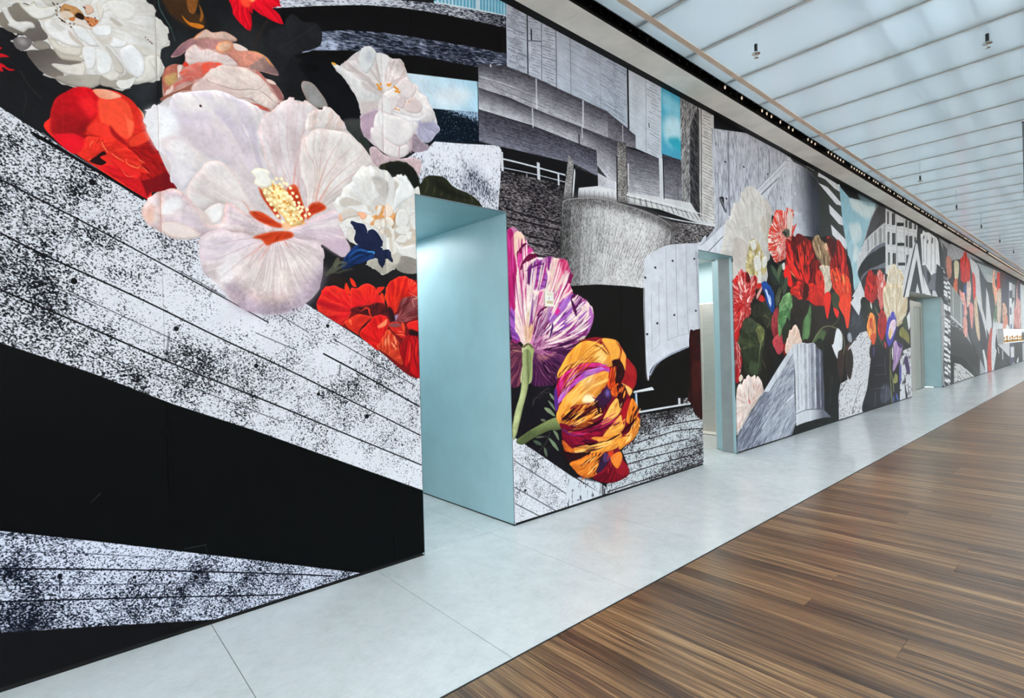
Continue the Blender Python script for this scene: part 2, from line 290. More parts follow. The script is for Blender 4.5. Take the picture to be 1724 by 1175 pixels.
('S','347 2344 21 -19 21 -17',(250,130,84),{'w':1.3,'d':(411,342),'tp':2,'f':1,'o':75}),
('S','157 2386 6 21 10 12',(250,130,84),{'w':1.6,'d':(457,361),'tp':2,'f':1,'o':75}),
('S','271 2316 24 -37 33 7',(250,130,84),{'w':1.3,'d':(426,348),'tp':2,'f':1,'o':75}),
('S','152 2328 8 4',(250,130,84),{'w':1.6,'d':(459,362),'tp':2,'f':1,'o':75}),
('S','345 2626 21 -30 5 -41',(250,150,100),{'w':2.1,'d':(413,343),'tp':2}),
('S','64 2586 0 -72 0 -87',(235,60,50),{'w':0.9,'d':(483,371),'f':1,'o':30}),
('P','451 3268 160 70 12 -85 -15 -64 35 3 3 -63 -26 -20 -55 -5 -79 41',(58,38,22),{'s':1,'m':14,'f':8}),
('P','569 3293 51 22 -4 -76 -18 -57 -26 13',(128,76,32),{'s':1,'m':16,'f':2}),
('P','544 3153 30 -22 46 7 25 -5 -21 -20 -41 -1 -27 17',(186,104,26),{'s':1,'m':10}),
('P','623 3242 20 -50 -11 -37 -9 0 6 37',(140,84,28),{'s':1}),
('S','441 3218 3 -54 12 -26 37 -72 18 -60',(62,84,78),{'w':1.7,'d':(391,334),'o':75}),
('P','762 3354 16 -60 13 -49 35 -31 41 -19 14 52 -7 42 -7 14 17 -8 2 43 -4 66',(232,14,34),{'s':1,'v':(821,3428,14,1,170,8,24,70,0.5,0.15)}),
('P','877 3402 4 -66 46 -26 59 -11 62 2 -22 48 -35 21 42 25 4 13 -30 49',(240,18,38),{'s':1,'v':(847,3439,14,1,180,8,26,70,0.5,0.15)}),
('P','820 3378 52 22 3 -66 -26 -16 -20 8',(236,70,44),{'s':1,'f':8}),
('P','872 3400 42 18 -17 -47 -21 -11',(245,140,80),{'s':1,'f':5}),
('P','966 3226 84 70 20 46 38 39 57 -21 80 21 31 -49 -14 -76 -62 -51 -108 -68 -30 -77 -57 -57 -34 93',(30,30,33),{'s':1,'m':14}),
('S','1018 3150 106 96 121 124',(48,46,46),{'w':1.4,'d':(289,287),'o':50}),
('S','884 3112 56 132 28 49',(48,34,28),{'w':3.9,'d':(315,299),'f':6,'o':70}),
('P','1139 3115 80 48 123 -1 83 -65 74 -125 6 -72 -54 -52 -97 1 -80 99 -117 104',(13,14,17),{'s':1,'m':8}),
('P','1168 3105 70 28 20 -29 -71 -33',(8,8,9),{'s':1}),
('P','1141 2988 54 26 49 -34 54 -80 -87 -32 -39 31',(140,136,134),{'s':1,'e':(14,170,120,100,50),'m':10}),
('P','1401 2845 109 29 14 -50 39 -83 -2 -71 -41 7 -39 60 -79 33',(52,54,52),{'s':1,'m':14,'f':11}),
('P','1493 2739 38 25 32 -31 -2 -63 -41 10',(44,50,46),{'s':1,'m':14}),
('P','450 2797 7 32 18 37 31 24 40 14 11 67 24 39 -42 -61 -43 -30 0 15 44 72 55 51 53 62 33 -3 63 26 55 -15 -6 -20 -15 -9 80 -16 48 5 42 -8 42 -37 25 -38 -15 -14 -92 -7 31 -26 44 -4 37 -40 21 -40 -34 -45 -73 -66 -229 -3 -185 -33 -62 -39',(188,140,130),{'s':1,'m':12}),
('P','496 2929 44 72 55 54 119 30 -6 -40 -25 -19 -38 -8 -60 -6 -46 -61',(132,92,100),{'s':1,'g':(507,2938,665,3057,160,112,108),'m':16}),
('P','595 3047 15 26 38 46 38 -1 58 24 55 -18 -11 -18 -55 -14 -67 -14 -48 -20',(200,168,154),{'s':1,'e':(8,170,110,80,60),'m':12}),
('S','595 3050 15 26 19 20',(210,130,70),{'w':2.0,'d':(365,322),'f':2,'o':70}),
('P','552 2938 5 33 33 45 18 4 18 -14 38 16 48 -8 49 3 39 -34 -51 -27 -67 -2 -67 -27 -48 -22',(224,207,202),{'s':1,'e':(10,190,150,142,60),'v':(643,2932,12,2,200,176,170,70,0.5,0.2)}),
('P','751 3028 37 67 65 -15 53 7 37 -10 -45 -60 -37 -25 -51 -11 -20 22',(202,132,112),{'s':1,'e':(11,160,90,80,50),'m':16}),
('P','696 3035 17 39 45 24 24 -10 -20 -40 -35 -26',(216,170,140),{'s':1,'e':(12,210,110,60,70),'m':12}),
('P','783 3093 30 6 43 -15 -44 -20 -25 4',(226,202,192),{'s':1}),
('P','948 3080 42 -38 25 -43 -59 -8 -64 -5 -31 6 43 49',(150,118,110),{'s':1,'g':(915,3034,995,3003,110,84,84),'m':18}),
('S','945 3078 13 -18 32 -24',(232,140,60),{'w':2.4,'d':(310,297),'tp':2}),
('S','864 3081 42 6 37 -10',(190,140,80),{'w':2.4,'d':(319,301),'m':20,'o':70}),
('P','450 2791 7 38 18 37 45 26 3 -41 -14 -41 -27 -39 -19 -47 -8 23',(182,104,86),{'s':1,'e':(9,150,62,50,60),'m':14}),
('P','457 2804 22 22 32 21 2 -36 -31 -40 -15 5',(196,154,98),{'s':1,'m':14,'f':7}),
('P','519 2885 19 8 -5 -29 -12 -41 -3 26',(226,208,198),{'s':1}),
('P','523 2851 41 49 51 32 57 24 58 4 -69 -54 -29 -41 -47 -36 -63 -36 -23 -38 -11 13 52 62',(204,122,112),{'s':1,'v':(637,2866,14,2,214,90,70,80,0.5,0.2),'m':10}),
('P','629 2927 43 26 58 9 -59 -48 -34 -38 -9 24',(224,78,54),{'s':1,'v':(637,2866,16,2,190,110,110,60,0.55,0.15),'f':5}),
('P','542 2898 9 19 18 -12 -18 -15',(214,60,40),{'s':1,'f':2}),
('P','461 2724 7 22 15 10 8 23 6 -19 -21 -34 -11 -11',(222,196,184),{'s':1}),
('P','440 2696 94 75 51 42 -6 -33 -45 -19 -27 -39 -28 -44',(140,84,68),{'s':1,'m':14}),
('P','903 2985 36 -28 5 -22 -52 23',(190,110,100),{'s':1}),
('P','577 2779 55 80 39 60 69 45 90 15 72 -17 42 -32 37 -46 33 -43 -52 -61 -106 16 -150 1',(222,207,198),{'s':1,'e':(14,196,160,150,60),'v':(954,2887,10,2,206,180,172,60,0.5,0.2),'m':8}),
('P','632 2854 47 -12 58 2 69 -18 51 -13 -62 -7 -136 -8 -80 -18 20 37',(206,178,172),{'s':1,'f':11}),
('S','632 2857 37 -10 68 -3 54 1 67 24 47 13 39 52',(120,84,74),{'w':1.0,'d':(335,309),'tp':2,'o':75}),
('S','795 2801 56 14 37 -11 47 -13',(120,84,74),{'w':1.0,'d':(324,304),'tp':2,'o':75}),
('S','857 2824 31 -19',(120,84,74),{'w':1.0,'d':(323,303),'tp':2,'o':75}),
('S','908 2880 45 -22 48 -32',(120,84,74),{'w':1.0,'d':(312,298),'tp':2,'o':75}),
('S','642 2868 18 -24',(120,84,74),{'w':1.0,'d':(358,319),'tp':2,'o':75}),
('P','947 2948 41 0 37 -39 16 -39 -23 -17 -31 44',(146,92,88),{'s':1,'e':(6,196,160,150,50)}),
('P','947 2951 36 2 17 -15 -34 -4',(226,198,182),{'s':1}),
('P','851 2789 47 8 64 -13 -44 -28 -31 21',(186,88,74),{'s':1,'m':20,'f':2}),
('P','387 2603 41 54 76 75 193 68 132 -9 139 -19 65 78 132 32 222 -79 200 -183 -57 -135 -170 -173 20 -163 21 -129 -167 29 -6 -196 -162 -178 -247 -18 -94 59 -122 175 12 142 -112 -24 -136 60 10 96 115 87 51 9 -66 46 -61 151',(206,194,194),{'s':1,'m':8}),
('P','1116 2520 9 103 35 65 93 63 145 25 112 -63 84 -80 26 -31 -77 -102 -105 -80 -89 -75 -86 -72 -94 -60 -20 65 -30 130',(222,215,211),{'s':1,'e':(24,200,170,165,50),'v':(1175,2208,12,1,206,186,180,55,0.52,0.2),'m':6}),
('P','901 2721 68 59 43 47 21 29 61 36 18 -25 54 24 90 -29 39 36 69 -42 40 -43 -6 -45 -168 -23 -81 -60 -30 -75 -3 -90 35 -151 -3 -114 -54 59 -74 54 -60 75 -48 120',(218,208,208),{'s':1,'e':(16,226,180,170,55),'v':(1113,2182,12,1,200,178,180,60,0.52,0.2),'m':7}),
('P','1187 2831 69 31 37 33 109 -79 -4 -46 -145 -19 -92 -34',(222,212,208),{'s':1,'v':(1113,2182,30,1,206,180,170,70,0.5,0.15),'m':10}),
('P','371 2570 9 55 48 39 43 5 33 68 53 33 140 35 132 -8 93 -40 -17 -89 -3 -108 37 -121 60 -97 -2 -66 -41 36 -59 54 -78 38 -85 25 -82 3 -46 -60 -63 -111 -38 -7 -28 43 -7 86 -23 34 -39 39 -23 61',(228,217,212),{'s':1,'e':(22,232,226,226,70),'v':(1047,2162,18,1,192,180,194,85,0.45,0.2),'m':7}),
('P','458 2564 94 74 141 -3 111 -45 75 -120 58 -118 -118 63 -131 35 -105 37 -85 19',(202,186,188),{'s':1,'v':(1047,2162,14,1,205,194,204,70,0.5,0.2),'f':61,'o':80}),
('P','495 2700 94 47 107 27 132 -9 68 -35 -70 -61 -113 33 -126 -35 -68 -9',(226,218,216),{'s':1,'f':24,'o':80}),
('P','492 2612 43 26 42 -23 -43 -31',(200,188,200),{'s':1,'f':18,'o':60}),
('P','569 2652 54 35 52 -36 -64 -57',(200,188,200),{'s':1,'f':18,'o':60}),
('P','676 2702 56 36 46 -50 -58 -56',(200,188,200),{'s':1,'f':19,'o':60}),
('P','789 2733 58 27 38 -65 -60 -36',(200,188,200),{'s':1,'f':19,'o':60}),
('P','380 2610 48 42 57 12 31 -104 -34 -48 -43 -87 -39 48 -26 79',(232,230,232),{'s':1,'f':29}),
('P','481 2492 42 20 50 -67 6 -88 -53 -90 -33 33 -14 85',(228,222,222),{'s':1,'f':24,'o':80}),
('P','432 2481 50 41 42 0 -51 -41 -18 -53',(215,196,196),{'s':1,'f':10,'o':60}),
('P','541 2270 65 102 53 59 75 -13 82 -109 76 -115 80 -53 -121 -6 -76 52 -65 26 -64 -20 -46 -47 -33 39',(223,214,211),{'s':1,'e':(16,200,172,166,55),'v':(972,2130,14,1,206,188,186,70,0.5,0.2)}),
('P','351 2104 14 59 37 49 90 44 51 -35 57 -70 17 -58 81 11 21 106 38 6 114 -57 85 -36 7 -36 -75 -32 -78 12 -150 -14 -63 -31 -94 -24 -74 27 -55 31',(222,208,206),{'s':1,'e':(22,206,160,146,60),'v':(951,2106,10,1,200,176,186,70,0.5,0.2),'m':12}),
('P','360 2115 40 44 -2 -86 -23 -3',(214,160,136),{'s':1,'f':15,'o':70}),
('P','441 2165 50 47 33 -33 -51 -47 -42 -16',(232,228,228),{'s':1,'f':16}),
('P','532 2160 76 -48 -10 -41 -85 8',(206,190,196),{'s':1,'f':20,'o':70}),
('P','430 2068 58 17 84 -28 25 -32 -94 -26 -66 27',(226,210,204),{'s':1,'e':(10,190,150,140,50)}),
('P','627 2165 65 48 22 -35 -16 -53 -37 -28 -26 39',(234,230,228),{'s':1,'e':(14,206,180,170,55)}),
('P','592 2170 45 -34 20 -43 -49 9',(214,196,190),{'s':1}),
('P','602 2021 77 45 131 -2 88 -24 157 40 88 -12 93 -18 14 -91 -10 -105 -61 -118 -113 -77 -128 -28 -120 8 -84 65 -26 63 -54 27 -52 67 -12 79',(222,209,207),{'s':1,'e':(37,196,174,182,70),'v':(971,2103,16,1,196,172,174,65,0.5,0.2),'m':8}),
('P','718 1798 122 -77 162 -26 133 84 95 143 16 -68 -67 -120 -114 -79 -127 -27 -120 8 -84 65',(160,140,158),{'s':1,'m':18,'f':55,'o':80}),
('P','807 1961 139 -19 172 39 19 -111 -90 -107 -147 -18 -77 81',(226,216,212),{'s':1,'v':(971,2103,26,1,188,166,160,70,0.52,0.1),'f':76,'o':75}),
('P','803 1782 138 -35 127 -16 -66 -47 -143 6',(200,170,160),{'s':1,'m':22,'f':43,'o':50}),
('P','605 1991 128 45 135 -5 -99 -84 -113 -51 -48 15',(206,190,202),{'s':1,'v':(971,2103,16,1,226,216,216,70,0.5,0.2),'f':27,'o':80}),
('P','673 1856 47 45 27 -60 -20 -53 -37 19',(236,230,232),{'s':1,'f':12,'o':80}),
('P','703 1941 66 16 18 -50 -58 -26',(230,222,222),{'s':1,'f':15,'o':70}),
('P','1040 2106 106 70 140 77 75 11 19 -139 37 -80 -47 -54 -90 38 -80 40 -101 -1',(223,212,210),{'s':1,'e':(21,206,170,166,55),'v':(1034,2100,14,1,196,170,184,70,0.5,0.2)}),
('P','1234 2073 145 16 38 -50 -47 -48 -90 34',(186,160,176),{'s':1,'f':21,'o':80}),
('S','1149 2685 17 -98 45 -93 -35 -257',(190,150,140),{'w':1.6,'d':(283,284),'tp':2,'o':55}),
('S','1218 2719 -12 -120 17 -114 -47 -248',(190,150,140),{'w':1.6,'d':(280,282),'tp':2,'o':55}),
('S','1300 2740 -47 -136 -19 -128 -58 -239',(190,150,140),{'w':1.6,'d':(276,280),'tp':2,'o':55}),
('S','1385 2731 -82 -137 -52 -126 -75 -231',(190,150,140),{'w':1.6,'d':(271,278),'tp':2,'o':55}),
('S','1459 2701 -112 -132 -79 -121 -92 -211',(190,150,140),{'w':1.6,'d':(268,276),'tp':2,'o':55}),
('S','1522 2655 -133 -125 -98 -113 -115 -180',(190,150,140),{'w':1.6,'d':(264,274),'tp':2,'o':55}),
('S','1560 2602 -141 -114 -105 -102 -138 -149',(190,150,140),{'w':1.6,'d':(262,273),'tp':2,'o':55}),
('S','1517 2507 -125 -83 -91 -75 -125 -112',(190,150,140),{'w':1.6,'d':(264,274),'tp':2,'o':55}),
('S','957 2714 26 -168 117 -231',(196,160,160),{'w':1.6,'d':(304,294),'tp':2,'o':50}),
('S','1010 2772 5 -207 85 -250',(196,160,160),{'w':1.6,'d':(300,292),'tp':2,'o':50}),
('S','1065 2820 -12 -225 47 -280',(196,160,160),{'w':1.6,'d':(296,290),'tp':2,'o':50}),
('S','1119 2824 -28 -220 9 -289',(196,160,160),{'w':1.6,'d':(292,288),'tp':2,'o':50}),
('S','1175 2817 -57 -240 -18 -262',(196,160,160),{'w':1.6,'d':(289,287),'tp':2,'o':50}),
('S','955 2063 -163 -33 -170 -57',(186,156,160),{'w':1.6,'d':(336,309),'tp':2,'o':55}),
('S','958 2063 -152 -74 -159 -94',(186,156,160),{'w':1.6,'d':(333,308),'tp':2,'o':55}),
('S','961 2063 -127 -108 -134 -127',(186,156,160),{'w':1.6,'d':(329,306),'tp':2,'o':55}),
('S','964 2064 -106 -143 -113 -163',(186,156,160),{'w':1.6,'d':(326,304),'tp':2,'o':55}),
('S','967 2064 -75 -178 -82 -198',(186,156,160),{'w':1.6,'d':(321,302),'tp':2,'o':55}),
('S','970 2064 -43 -191 -49 -214',(186,156,160),{'w':1.6,'d':(316,300),'tp':2,'o':55}),
('S','973 2065 -10 -190 -14 -214',(186,156,160),{'w':1.6,'d':(311,297),'tp':2,'o':55}),
('S','977 2065 23 -176 23 -204',(186,156,160),{'w':1.6,'d':(305,295),'tp':2,'o':55}),
('S','980 2066 57 -152 63 -182',(186,156,160),{'w':1.6,'d':(300,292),'tp':2,'o':55}),
('S','983 2066 88 -110 99 -141',(186,156,160),{'w':1.6,'d':(296,290),'tp':2,'o':55}),
('S','986 2066 103 -64 118 -93',(186,156,160),{'w':1.6,'d':(293,289),'tp':2,'o':55}),
('S','989 2067 106 -25 125 -51',(186,156,160),{'w':1.6,'d':(292,288),'tp':2,'o':55}),
('P','627 1802 55 41 55 -33 -57 -41',(236,226,222),{'s':1,'m':16,'f':41,'o':55}),
('P','756 1842 49 35 48 -28 -50 -35',(232,220,214),{'s':1,'m':16,'f':42,'o':55}),
('P','827 1773 55 39 55 -33 -57 -38',(230,220,216),{'s':1,'m':16,'f':43,'o':55}),
('P','943 1834 64 44 64 -35 -66 -44',(228,214,206),{'s':1,'m':16,'f':44,'o':55}),
('P','1030 1928 55 38 54 -28 -56 -39',(232,222,216),{'s':1,'m':16,'f':45,'o':55}),
('P','725 1706 38 26 38 -23 -39 -27',(200,172,166),{'s':1,'m':16,'f':42,'o':55}),
('P','1092 1810 45 30 44 -24 -46 -30',(186,160,176),{'s':1,'m':16,'f':45,'o':55}),
('P','550 2578 62 58 62 -26 -64 -59',(206,194,202),{'s':1,'m':16,'f':44,'o':50}),
('P','627 2527 65 58 64 -27 -66 -59',(200,186,196),{'s':1,'m':16,'f':45,'o':50}),
('P','726 2489 58 50 57 -24 -59 -51',(206,192,198),{'s':1,'m':16,'f':46,'o':50}),
('P','497 2438 42 39 43 -20 -44 -40',(232,226,224),{'s':1,'m':16,'f':43,'o':50}),
('P','410 2561 49 48 49 -22 -50 -48',(234,230,230),{'s':1,'m':16,'f':43,'o':50}),
('P','768 2675 59 54 58 -23 -60 -54',(214,202,206),{'s':1,'m':16,'f':47,'o':50}),
('P','631 2327 55 47 55 -26 -56 -48',(230,220,216),{'s':1,'m':16,'f':45,'o':50}),
('P','569 2265 44 38 44 -22 -45 -38',(216,202,200),{'s':1,'m':16,'f':44,'o':50}),
('P','1169 2599 70 58 70 -26 -72 -58',(230,222,216),{'s':1,'m':16,'f':51,'o':50}),
('P','1331 2565 63 49 62 -22 -64 -49',(226,214,210),{'s':1,'m':16,'f':53,'o':50}),
('P','913 2606 52 45 52 -20 -54 -46',(212,198,200),{'s':1,'m':16,'f':48,'o':50}),
('P','837 2186 65 10 81 -43 47 -17 -48 -18 -91 23',(198,62,26),{'s':1,'e':(15,216,110,70,60),'v':(1046,2140,22,1,150,34,14,70,0.5,0.15),'f':3}),
('P','1050 2360 46 22 36 -95 17 -71 -37 -62 -52 99 -19 74',(198,62,26),{'s':1,'e':(16,216,110,70,60),'v':(1046,2140,22,1,150,34,14,70,0.5,0.15),'f':3}),
('P','1169 2275 60 30 44 -33 -81 -50 -40 -34',(198,62,26),{'s':1,'e':(16,216,110,70,60),'v':(1046,2140,22,1,150,34,14,70,0.5,0.15),'f':3}),
('P','853 2049 97 43 106 14 12 -32 -96 -40 -46 -23 -28 29',(198,62,26),{'s':1,'e':(15,216,110,70,60),'v':(1046,2140,22,1,150,34,14,70,0.5,0.15),'f':3}),
('P','891 2335 44 -48 65 -93 -11 -20 -75 94',(198,62,26),{'s':1,'e':(15,216,110,70,60),'v':(1046,2140,22,1,150,34,14,70,0.5,0.15),'f':3}),
('S','1079 2356 14 114 18 71',(204,110,88),{'w':2.9,'d':(293,289),'tp':1,'f':3,'o':60}),
('S','1112 2362 -5 89',(204,110,88),{'w':2.9,'d':(291,288),'tp':1,'f':3,'o':60}),
('S','1217 2289 61 103 51 103',(204,110,88),{'w':2.9,'d':(272,278),'tp':1,'f':3,'o':60}),
('S','1206 2287 26 119 44 125',(204,110,88),{'w':2.9,'d':(276,280),'tp':1,'f':3,'o':60}),
('S','852 2178 -38 57 -18 18',(204,110,88),{'w':2.9,'d':(331,307),'tp':1,'f':3,'o':60}),
('S','1041 2327 -9 76 -9 53',(204,110,88),{'w':2.9,'d':(301,293),'tp':1,'f':3,'o':60}),
('S','918 2026 -72 -72 -40 -24',(204,110,88),{'w':2.9,'d':(326,304),'tp':1,'f':3,'o':60}),
('S','949 2029 -43 -69 -42 -78',(204,110,88),{'w':2.9,'d':(318,301),'tp':1,'f':3,'o':60}),
('S','1022 2049 31 -52',(204,110,88),{'w':2.9,'d':(301,292),'tp':1,'f':3,'o':60}),
('P','1015 2158 109 15 22 -9 -89 -39 -33 -16',(232,180,140),{'s':1,'f':7}),
('P','908 2326 70 45 73 -42 75 -136 -3 -36 -66 -18 -41 50 -72 67',(232,200,140),{'s':1,'e':(26,206,140,70,55),'m':20}),
('D','907 2342 19 -21 19 -10 9 -35 20 -10 26 -23 15 -20 15 -16 16 -33 17 -19 -126 213 18 -30 11 -11 24 -26 15 -28 16 -22 14 -19 17 -23 24 -5 8 -24 -118 198 12 -18 15 -21 15 -25 21 -25 19 -20 18 -23 16 -5 20 -35 19 -15 -133 208 18 -26 11 -13 24 -35 7 -19 22 -8 15 -32 27 -6 13 -22 20 -26 -130 191 12 -22 16 -4 21 -18 12 -28 23 -16 10 -34 21 -23 27 -8 12 -26',(246,232,186),{'r':2.91,'d':(318,301),'o':100}),
('D','971 2356 0 -7 35 -6 -34 -7 -9 -24 65 10 -29 -31 -4 10 -24 -12 54 -17 6 5 10 -11 10 6 -50 -38 59 30 -27 -30 33 -8 -12 -11 7 1 1 -15 44 -14 -9 13 -15 -28 47 -1',(214,140,58),{'r':1.94,'d':(309,297),'o':100}),
('D','923 2307 14 -36 17 -24 20 -29 15 -31 26 -29 47 151 20 -30 21 -31 11 -21 -84 98',(250,236,190),{'r':2.91,'d':(316,300),'o':100}),
('P','856 2407 27 30 36 5 32 -11 -3 -28 16 -24 -17 -36 -51 -7 -28 14 7 32',(246,243,232),{'s':1,'e':(13,226,212,180,70)}),
('D','617 2708',(60,30,30),{'r':2.26,'d':(364,322),'o':100}),
('P','1423 3214 108 106 153 22 143 -16 52 -90 113 -74 76 -97 17 -98 -83 -106 -137 -99 -148 -73 -153 67 -46 112 -6 76 -39 81 -91 123',(206,196,194),{'s':1,'m':8}),
('P','1566 2703 39 16 68 -32 97 -3 131 33 52 -31 -37 -99 -92 68 -109 -6 -88 -55 -50 41',(192,166,170),{'s':1,'e':(11,214,196,196,60),'m':12}),
('P','1867 2845 49 37 37 -41 56 -12 -9 -38 -98 -38 -37 26',(150,132,142),{'s':1,'m':16}),
('P','1919 2974 99 77 41 -31 49 -56 -34 -52 -63 -69 -58 5 -37 42',(182,177,196),{'s':1,'e':(14,206,204,214,60),'v':(1928,2960,10,1,140,134,160,70,0.5,0.2)}),
('P','1936 3220 20 -44 46 -3 28 -51 40 -57 -13 -55 -69 24 -56 60 -17 70',(200,196,202),{'s':1,'e':(10,170,165,175,50),'m':12}),
('P','1506 3257 25 70 44 36 40 -7 21 -17 57 14 52 -14 55 18 38 -28 2 -89 -36 -52 -74 -71 -45 -29 -43 2 -67 27 -58 21 -32 20 -48 0 -27 21 13 39',(214,208,206),{'s':1,'e':(11,190,170,165,50),'v':(1685,3096,16,1,186,168,164,80,0.5,0.15)}),
('P','1506 3257 25 70 44 35 40 -6 18 -24 -29 -89 -44 -61 -37 19',(210,209,208),{'s':1,'e':(9,186,178,176,60)}),
('P','1581 3337 24 -30 -26 -56 -25 30',(176,178,186),{'s':1,'f':12,'o':60}),
('P','1688 3208 38 92 65 50 45 -25 5 -81 -55 -62 -65 -52 -35 6',(196,176,172),{'s':1,'v':(1685,3104,14,1,222,214,210,80,0.5,0.15),'m':14,'f':3}),
('P','1632 3332 61 19 34 -18 -38 -101 -20 -102 -19 89',(222,217,215),{'s':1,'f':6}),
('P','1331 3174 52 -7 78 -16 64 -34 82 -29 51 -24 16 -43 -79 -77 -68 -36 -20 18 -7 45 -19 41 -39 49 -38 41 -45 30',(211,207,205),{'s':1,'e':(11,188,172,168,50),'m':8}),
('P','1329 3175 23 4 8 -9 -20 -6',(222,160,50),{'s':1}),
('P','1525 3117 82 -29 51 -24 -60 6 -58 6',(180,166,162),{'s':1,'f':8,'o':70}),
('P','1512 2975 85 39 60 2 -62 -74 -68 -32',(200,182,178),{'s':1,'f':8,'o':70}),
('P','1658 3064 109 104 76 81 45 -27 48 -2 18 -44 38 -14 38 -40 38 -57 -11 -46 -51 -39 -78 -3 -131 -2 -107 -13 -60 23',(223,216,214),{'s':1,'e':(13,206,190,188,50),'m':9}),
('P','1767 3160 75 72 84 -31 -50 -90 -75 -5',(220,208,206),{'s':1,'e':(8,190,166,164,60)}),
('P','1837 3067 58 66 75 -45 -40 -61 -95 -9',(214,196,192),{'s':1,'e':(8,190,166,164,60)}),
('P','1801 3106 37 -6 -21 -71 -54 9',(206,190,190),{'s':1,'e':(8,190,166,164,60)}),
('P','1729 3085 54 -1 -21 -70 -45 -29',(216,206,204),{'s':1,'e':(8,190,166,164,60)}),
('P','1630 2985 44 36 11 59 42 -44 -2 -73 -53 2',(226,222,220),{'s':1,'e':(8,190,166,164,60)}),
('P','1509 2866 10 37 111 74 60 -23 107 13 121 -1 -9 -69 -42 -68 -3 -75 -57 -58 -91 -17 -86 38 -66 32 -45 43',(216,204,206),{'s':1,'e':(13,196,170,176,60)}),
('P','1509 2866 10 37 110 66 11 -60 -58 -94 -10 -58 -53 35',(172,146,160),{'s':1,'m':10,'f':9}),
('P','1638 2967 52 -5 228 4 -9 -69 -71 -100 -65 -33 -80 23 -97 63',(226,219,217),{'s':1,'e':(10,206,186,188,60)}),
('P','1638 2967 51 -46 -37 -49 -12 37',(232,228,226),{'s':1,'f':5}),
('P','1574 2805 26 38 93 -56 80 -25 65 31 17 -41 -48 -55 -91 -16 -86 36',(222,213,211),{'s':1,'e':(8,200,176,178,60)}),
('P','1867 2829 49 70 -30 -49 -12 -102 -14 5',(196,170,174),{'s':1,'f':5}),
('S','1784 2767 -9 -69',(190,156,160),{'w':1.6,'d':(223,252),'f':2}),
('P','1733 2981 101 4 95 8 81 56 -33 -51 -97 -44 -83 8',(230,226,226),{'s':1,'e':(7,200,184,186,50)}),
('S','1681 3094 28 57',(238,232,226),{'w':0.8,'d':(230,256)}),
('S','1691 3093 29 52',(238,232,226),{'w':0.8,'d':(229,255)}),
('S','1702 3091 29 49',(238,232,226),{'w':0.8,'d':(228,255)}),
('S','1712 3089 31 45',(238,232,226),{'w':0.8,'d':(227,254)}),
('S','1723 3088 31 41',(238,232,226),{'w':0.8,'d':(226,254)}),
('S','1733 3086 33 38',(238,232,226),{'w':0.8,'d':(226,253)}),
('S','1744 3084 33 34',(238,232,226),{'w':0.8,'d':(225,253)}),
('D','1634 3132 22 10 -10 -34 13 4 -16 10 66 33 18 9 -10 -12 50 0 13 -4 -14 -20 27 4 -14 0 -20 22',(214,134,30),{'r':2.04,'d':(236,259),'o':100}),
('D','1767 3011 13 0 9 0 -31 1 79 68 29 10',(206,130,60),{'r':1.23,'d':(224,252),'o':100}),
('P','1630 2601 71 44 71 22 64 0 57 -32 31 -52 19 -107 -47 15 -39 51 -40 39 -64 -16 -47 -11',(22,24,20),{'s':1,'e':(10,66,62,36,70),'m':14}),
('P','1925 2530 22 25 28 42 63 25 102 2 77 -51 121 -23 83 -31 41 -62 -236 -3 -291 5',(32,34,22),{'s':1,'m':16}),
('S','1988 2594 11 -40 -27 -67',(70,68,44),{'w':2.6,'d':(207,242),'f':5,'o':60}),
('S','2047 2585 11 -37 -22 -61',(70,68,44),{'w':2.6,'d':(202,240),'f':5,'o':60}),
('S','2107 2574 12 -32 -17 -54',(70,68,44),{'w':2.6,'d':(198,237),'f':5,'o':60}),
('S','2169 2564 12 -28 -12 -48',(70,68,44),{'w':2.6,'d':(194,235),'f':5,'o':60}),
('S','2232 2553 12 -24 -6 -40',(70,68,44),{'w':2.6,'d':(189,232),'f':6,'o':60}),
('S','2296 2543 13 -20 -1 -34',(70,68,44),{'w':2.6,'d':(185,229),'f':6,'o':60}),
('S','2362 2532 14 -16 4 -26',(70,68,44),{'w':2.6,'d':(181,227),'f':6,'o':60}),
('P','2050 2596 179 -54 136 -21 -138 -23 -154 38',(16,18,14),{'s':1,'f':17,'o':80}),
('P','1491 2554 66 34 66 3 68 -18 30 -20 72 25 40 -12 47 -71 54 -13 -11 -467 -50 -6 -65 7 -40 14 -33 -74 -95 -56 -59 30 -57 29 45 45 -99 71 -76 25 -44 112 -6 52 -32 47 63 82 57 76',(222,220,217),{'s':1,'v':(1629,2272,14,1,204,198,190,70,0.5,0.2),'m':6}),
('P','1573 2516 49 16 67 -22 19 -31 -30 -89 -45 6 -36 70',(182,175,168),{'s':1,'m':12,'f':10}),
('P','1736 2526 33 -15 -19 -53 -26 -67 7 78',(188,181,172),{'s':1,'f':6}),
('P','1576 2373 42 31 37 -11 3 -41 -50 -15 -29 9',(196,190,186),{'s':1,'f':7}),
('P','1535 2326 22 10 35 -35 -30 -18',(200,192,182),{'s':1,'f':4}),
('P','1691 2573 30 -25 15 -29 -12 -128 -47 -29 19 122',(216,213,208),{'s':1,'f':6}),
('P','1753 2565 48 9 48 -34 38 -79 -91 -66 -65 -53 11 108 33 62',(224,223,221),{'s':1,'e':(7,200,194,186,50)}),
('P','1353 2330 49 34 62 -9 49 -16 -64 -21 -70 -18',(198,188,178),{'s':1,'f':7}),
('P','1350 2232 42 49 77 15 24 -30 -81 -33 -49 -27',(203,192,182),{'s':1,'e':(8,176,150,130,60)}),
('P','1372 2281 42 29 77 2 86 -27 -87 -3 -83 17',(226,223,220),{'s':1,'e':(5,190,178,166,60)}),
('P','1347 2231 14 25 12 -41 -20 -9',(222,170,140),{'s':1,'f':4}),
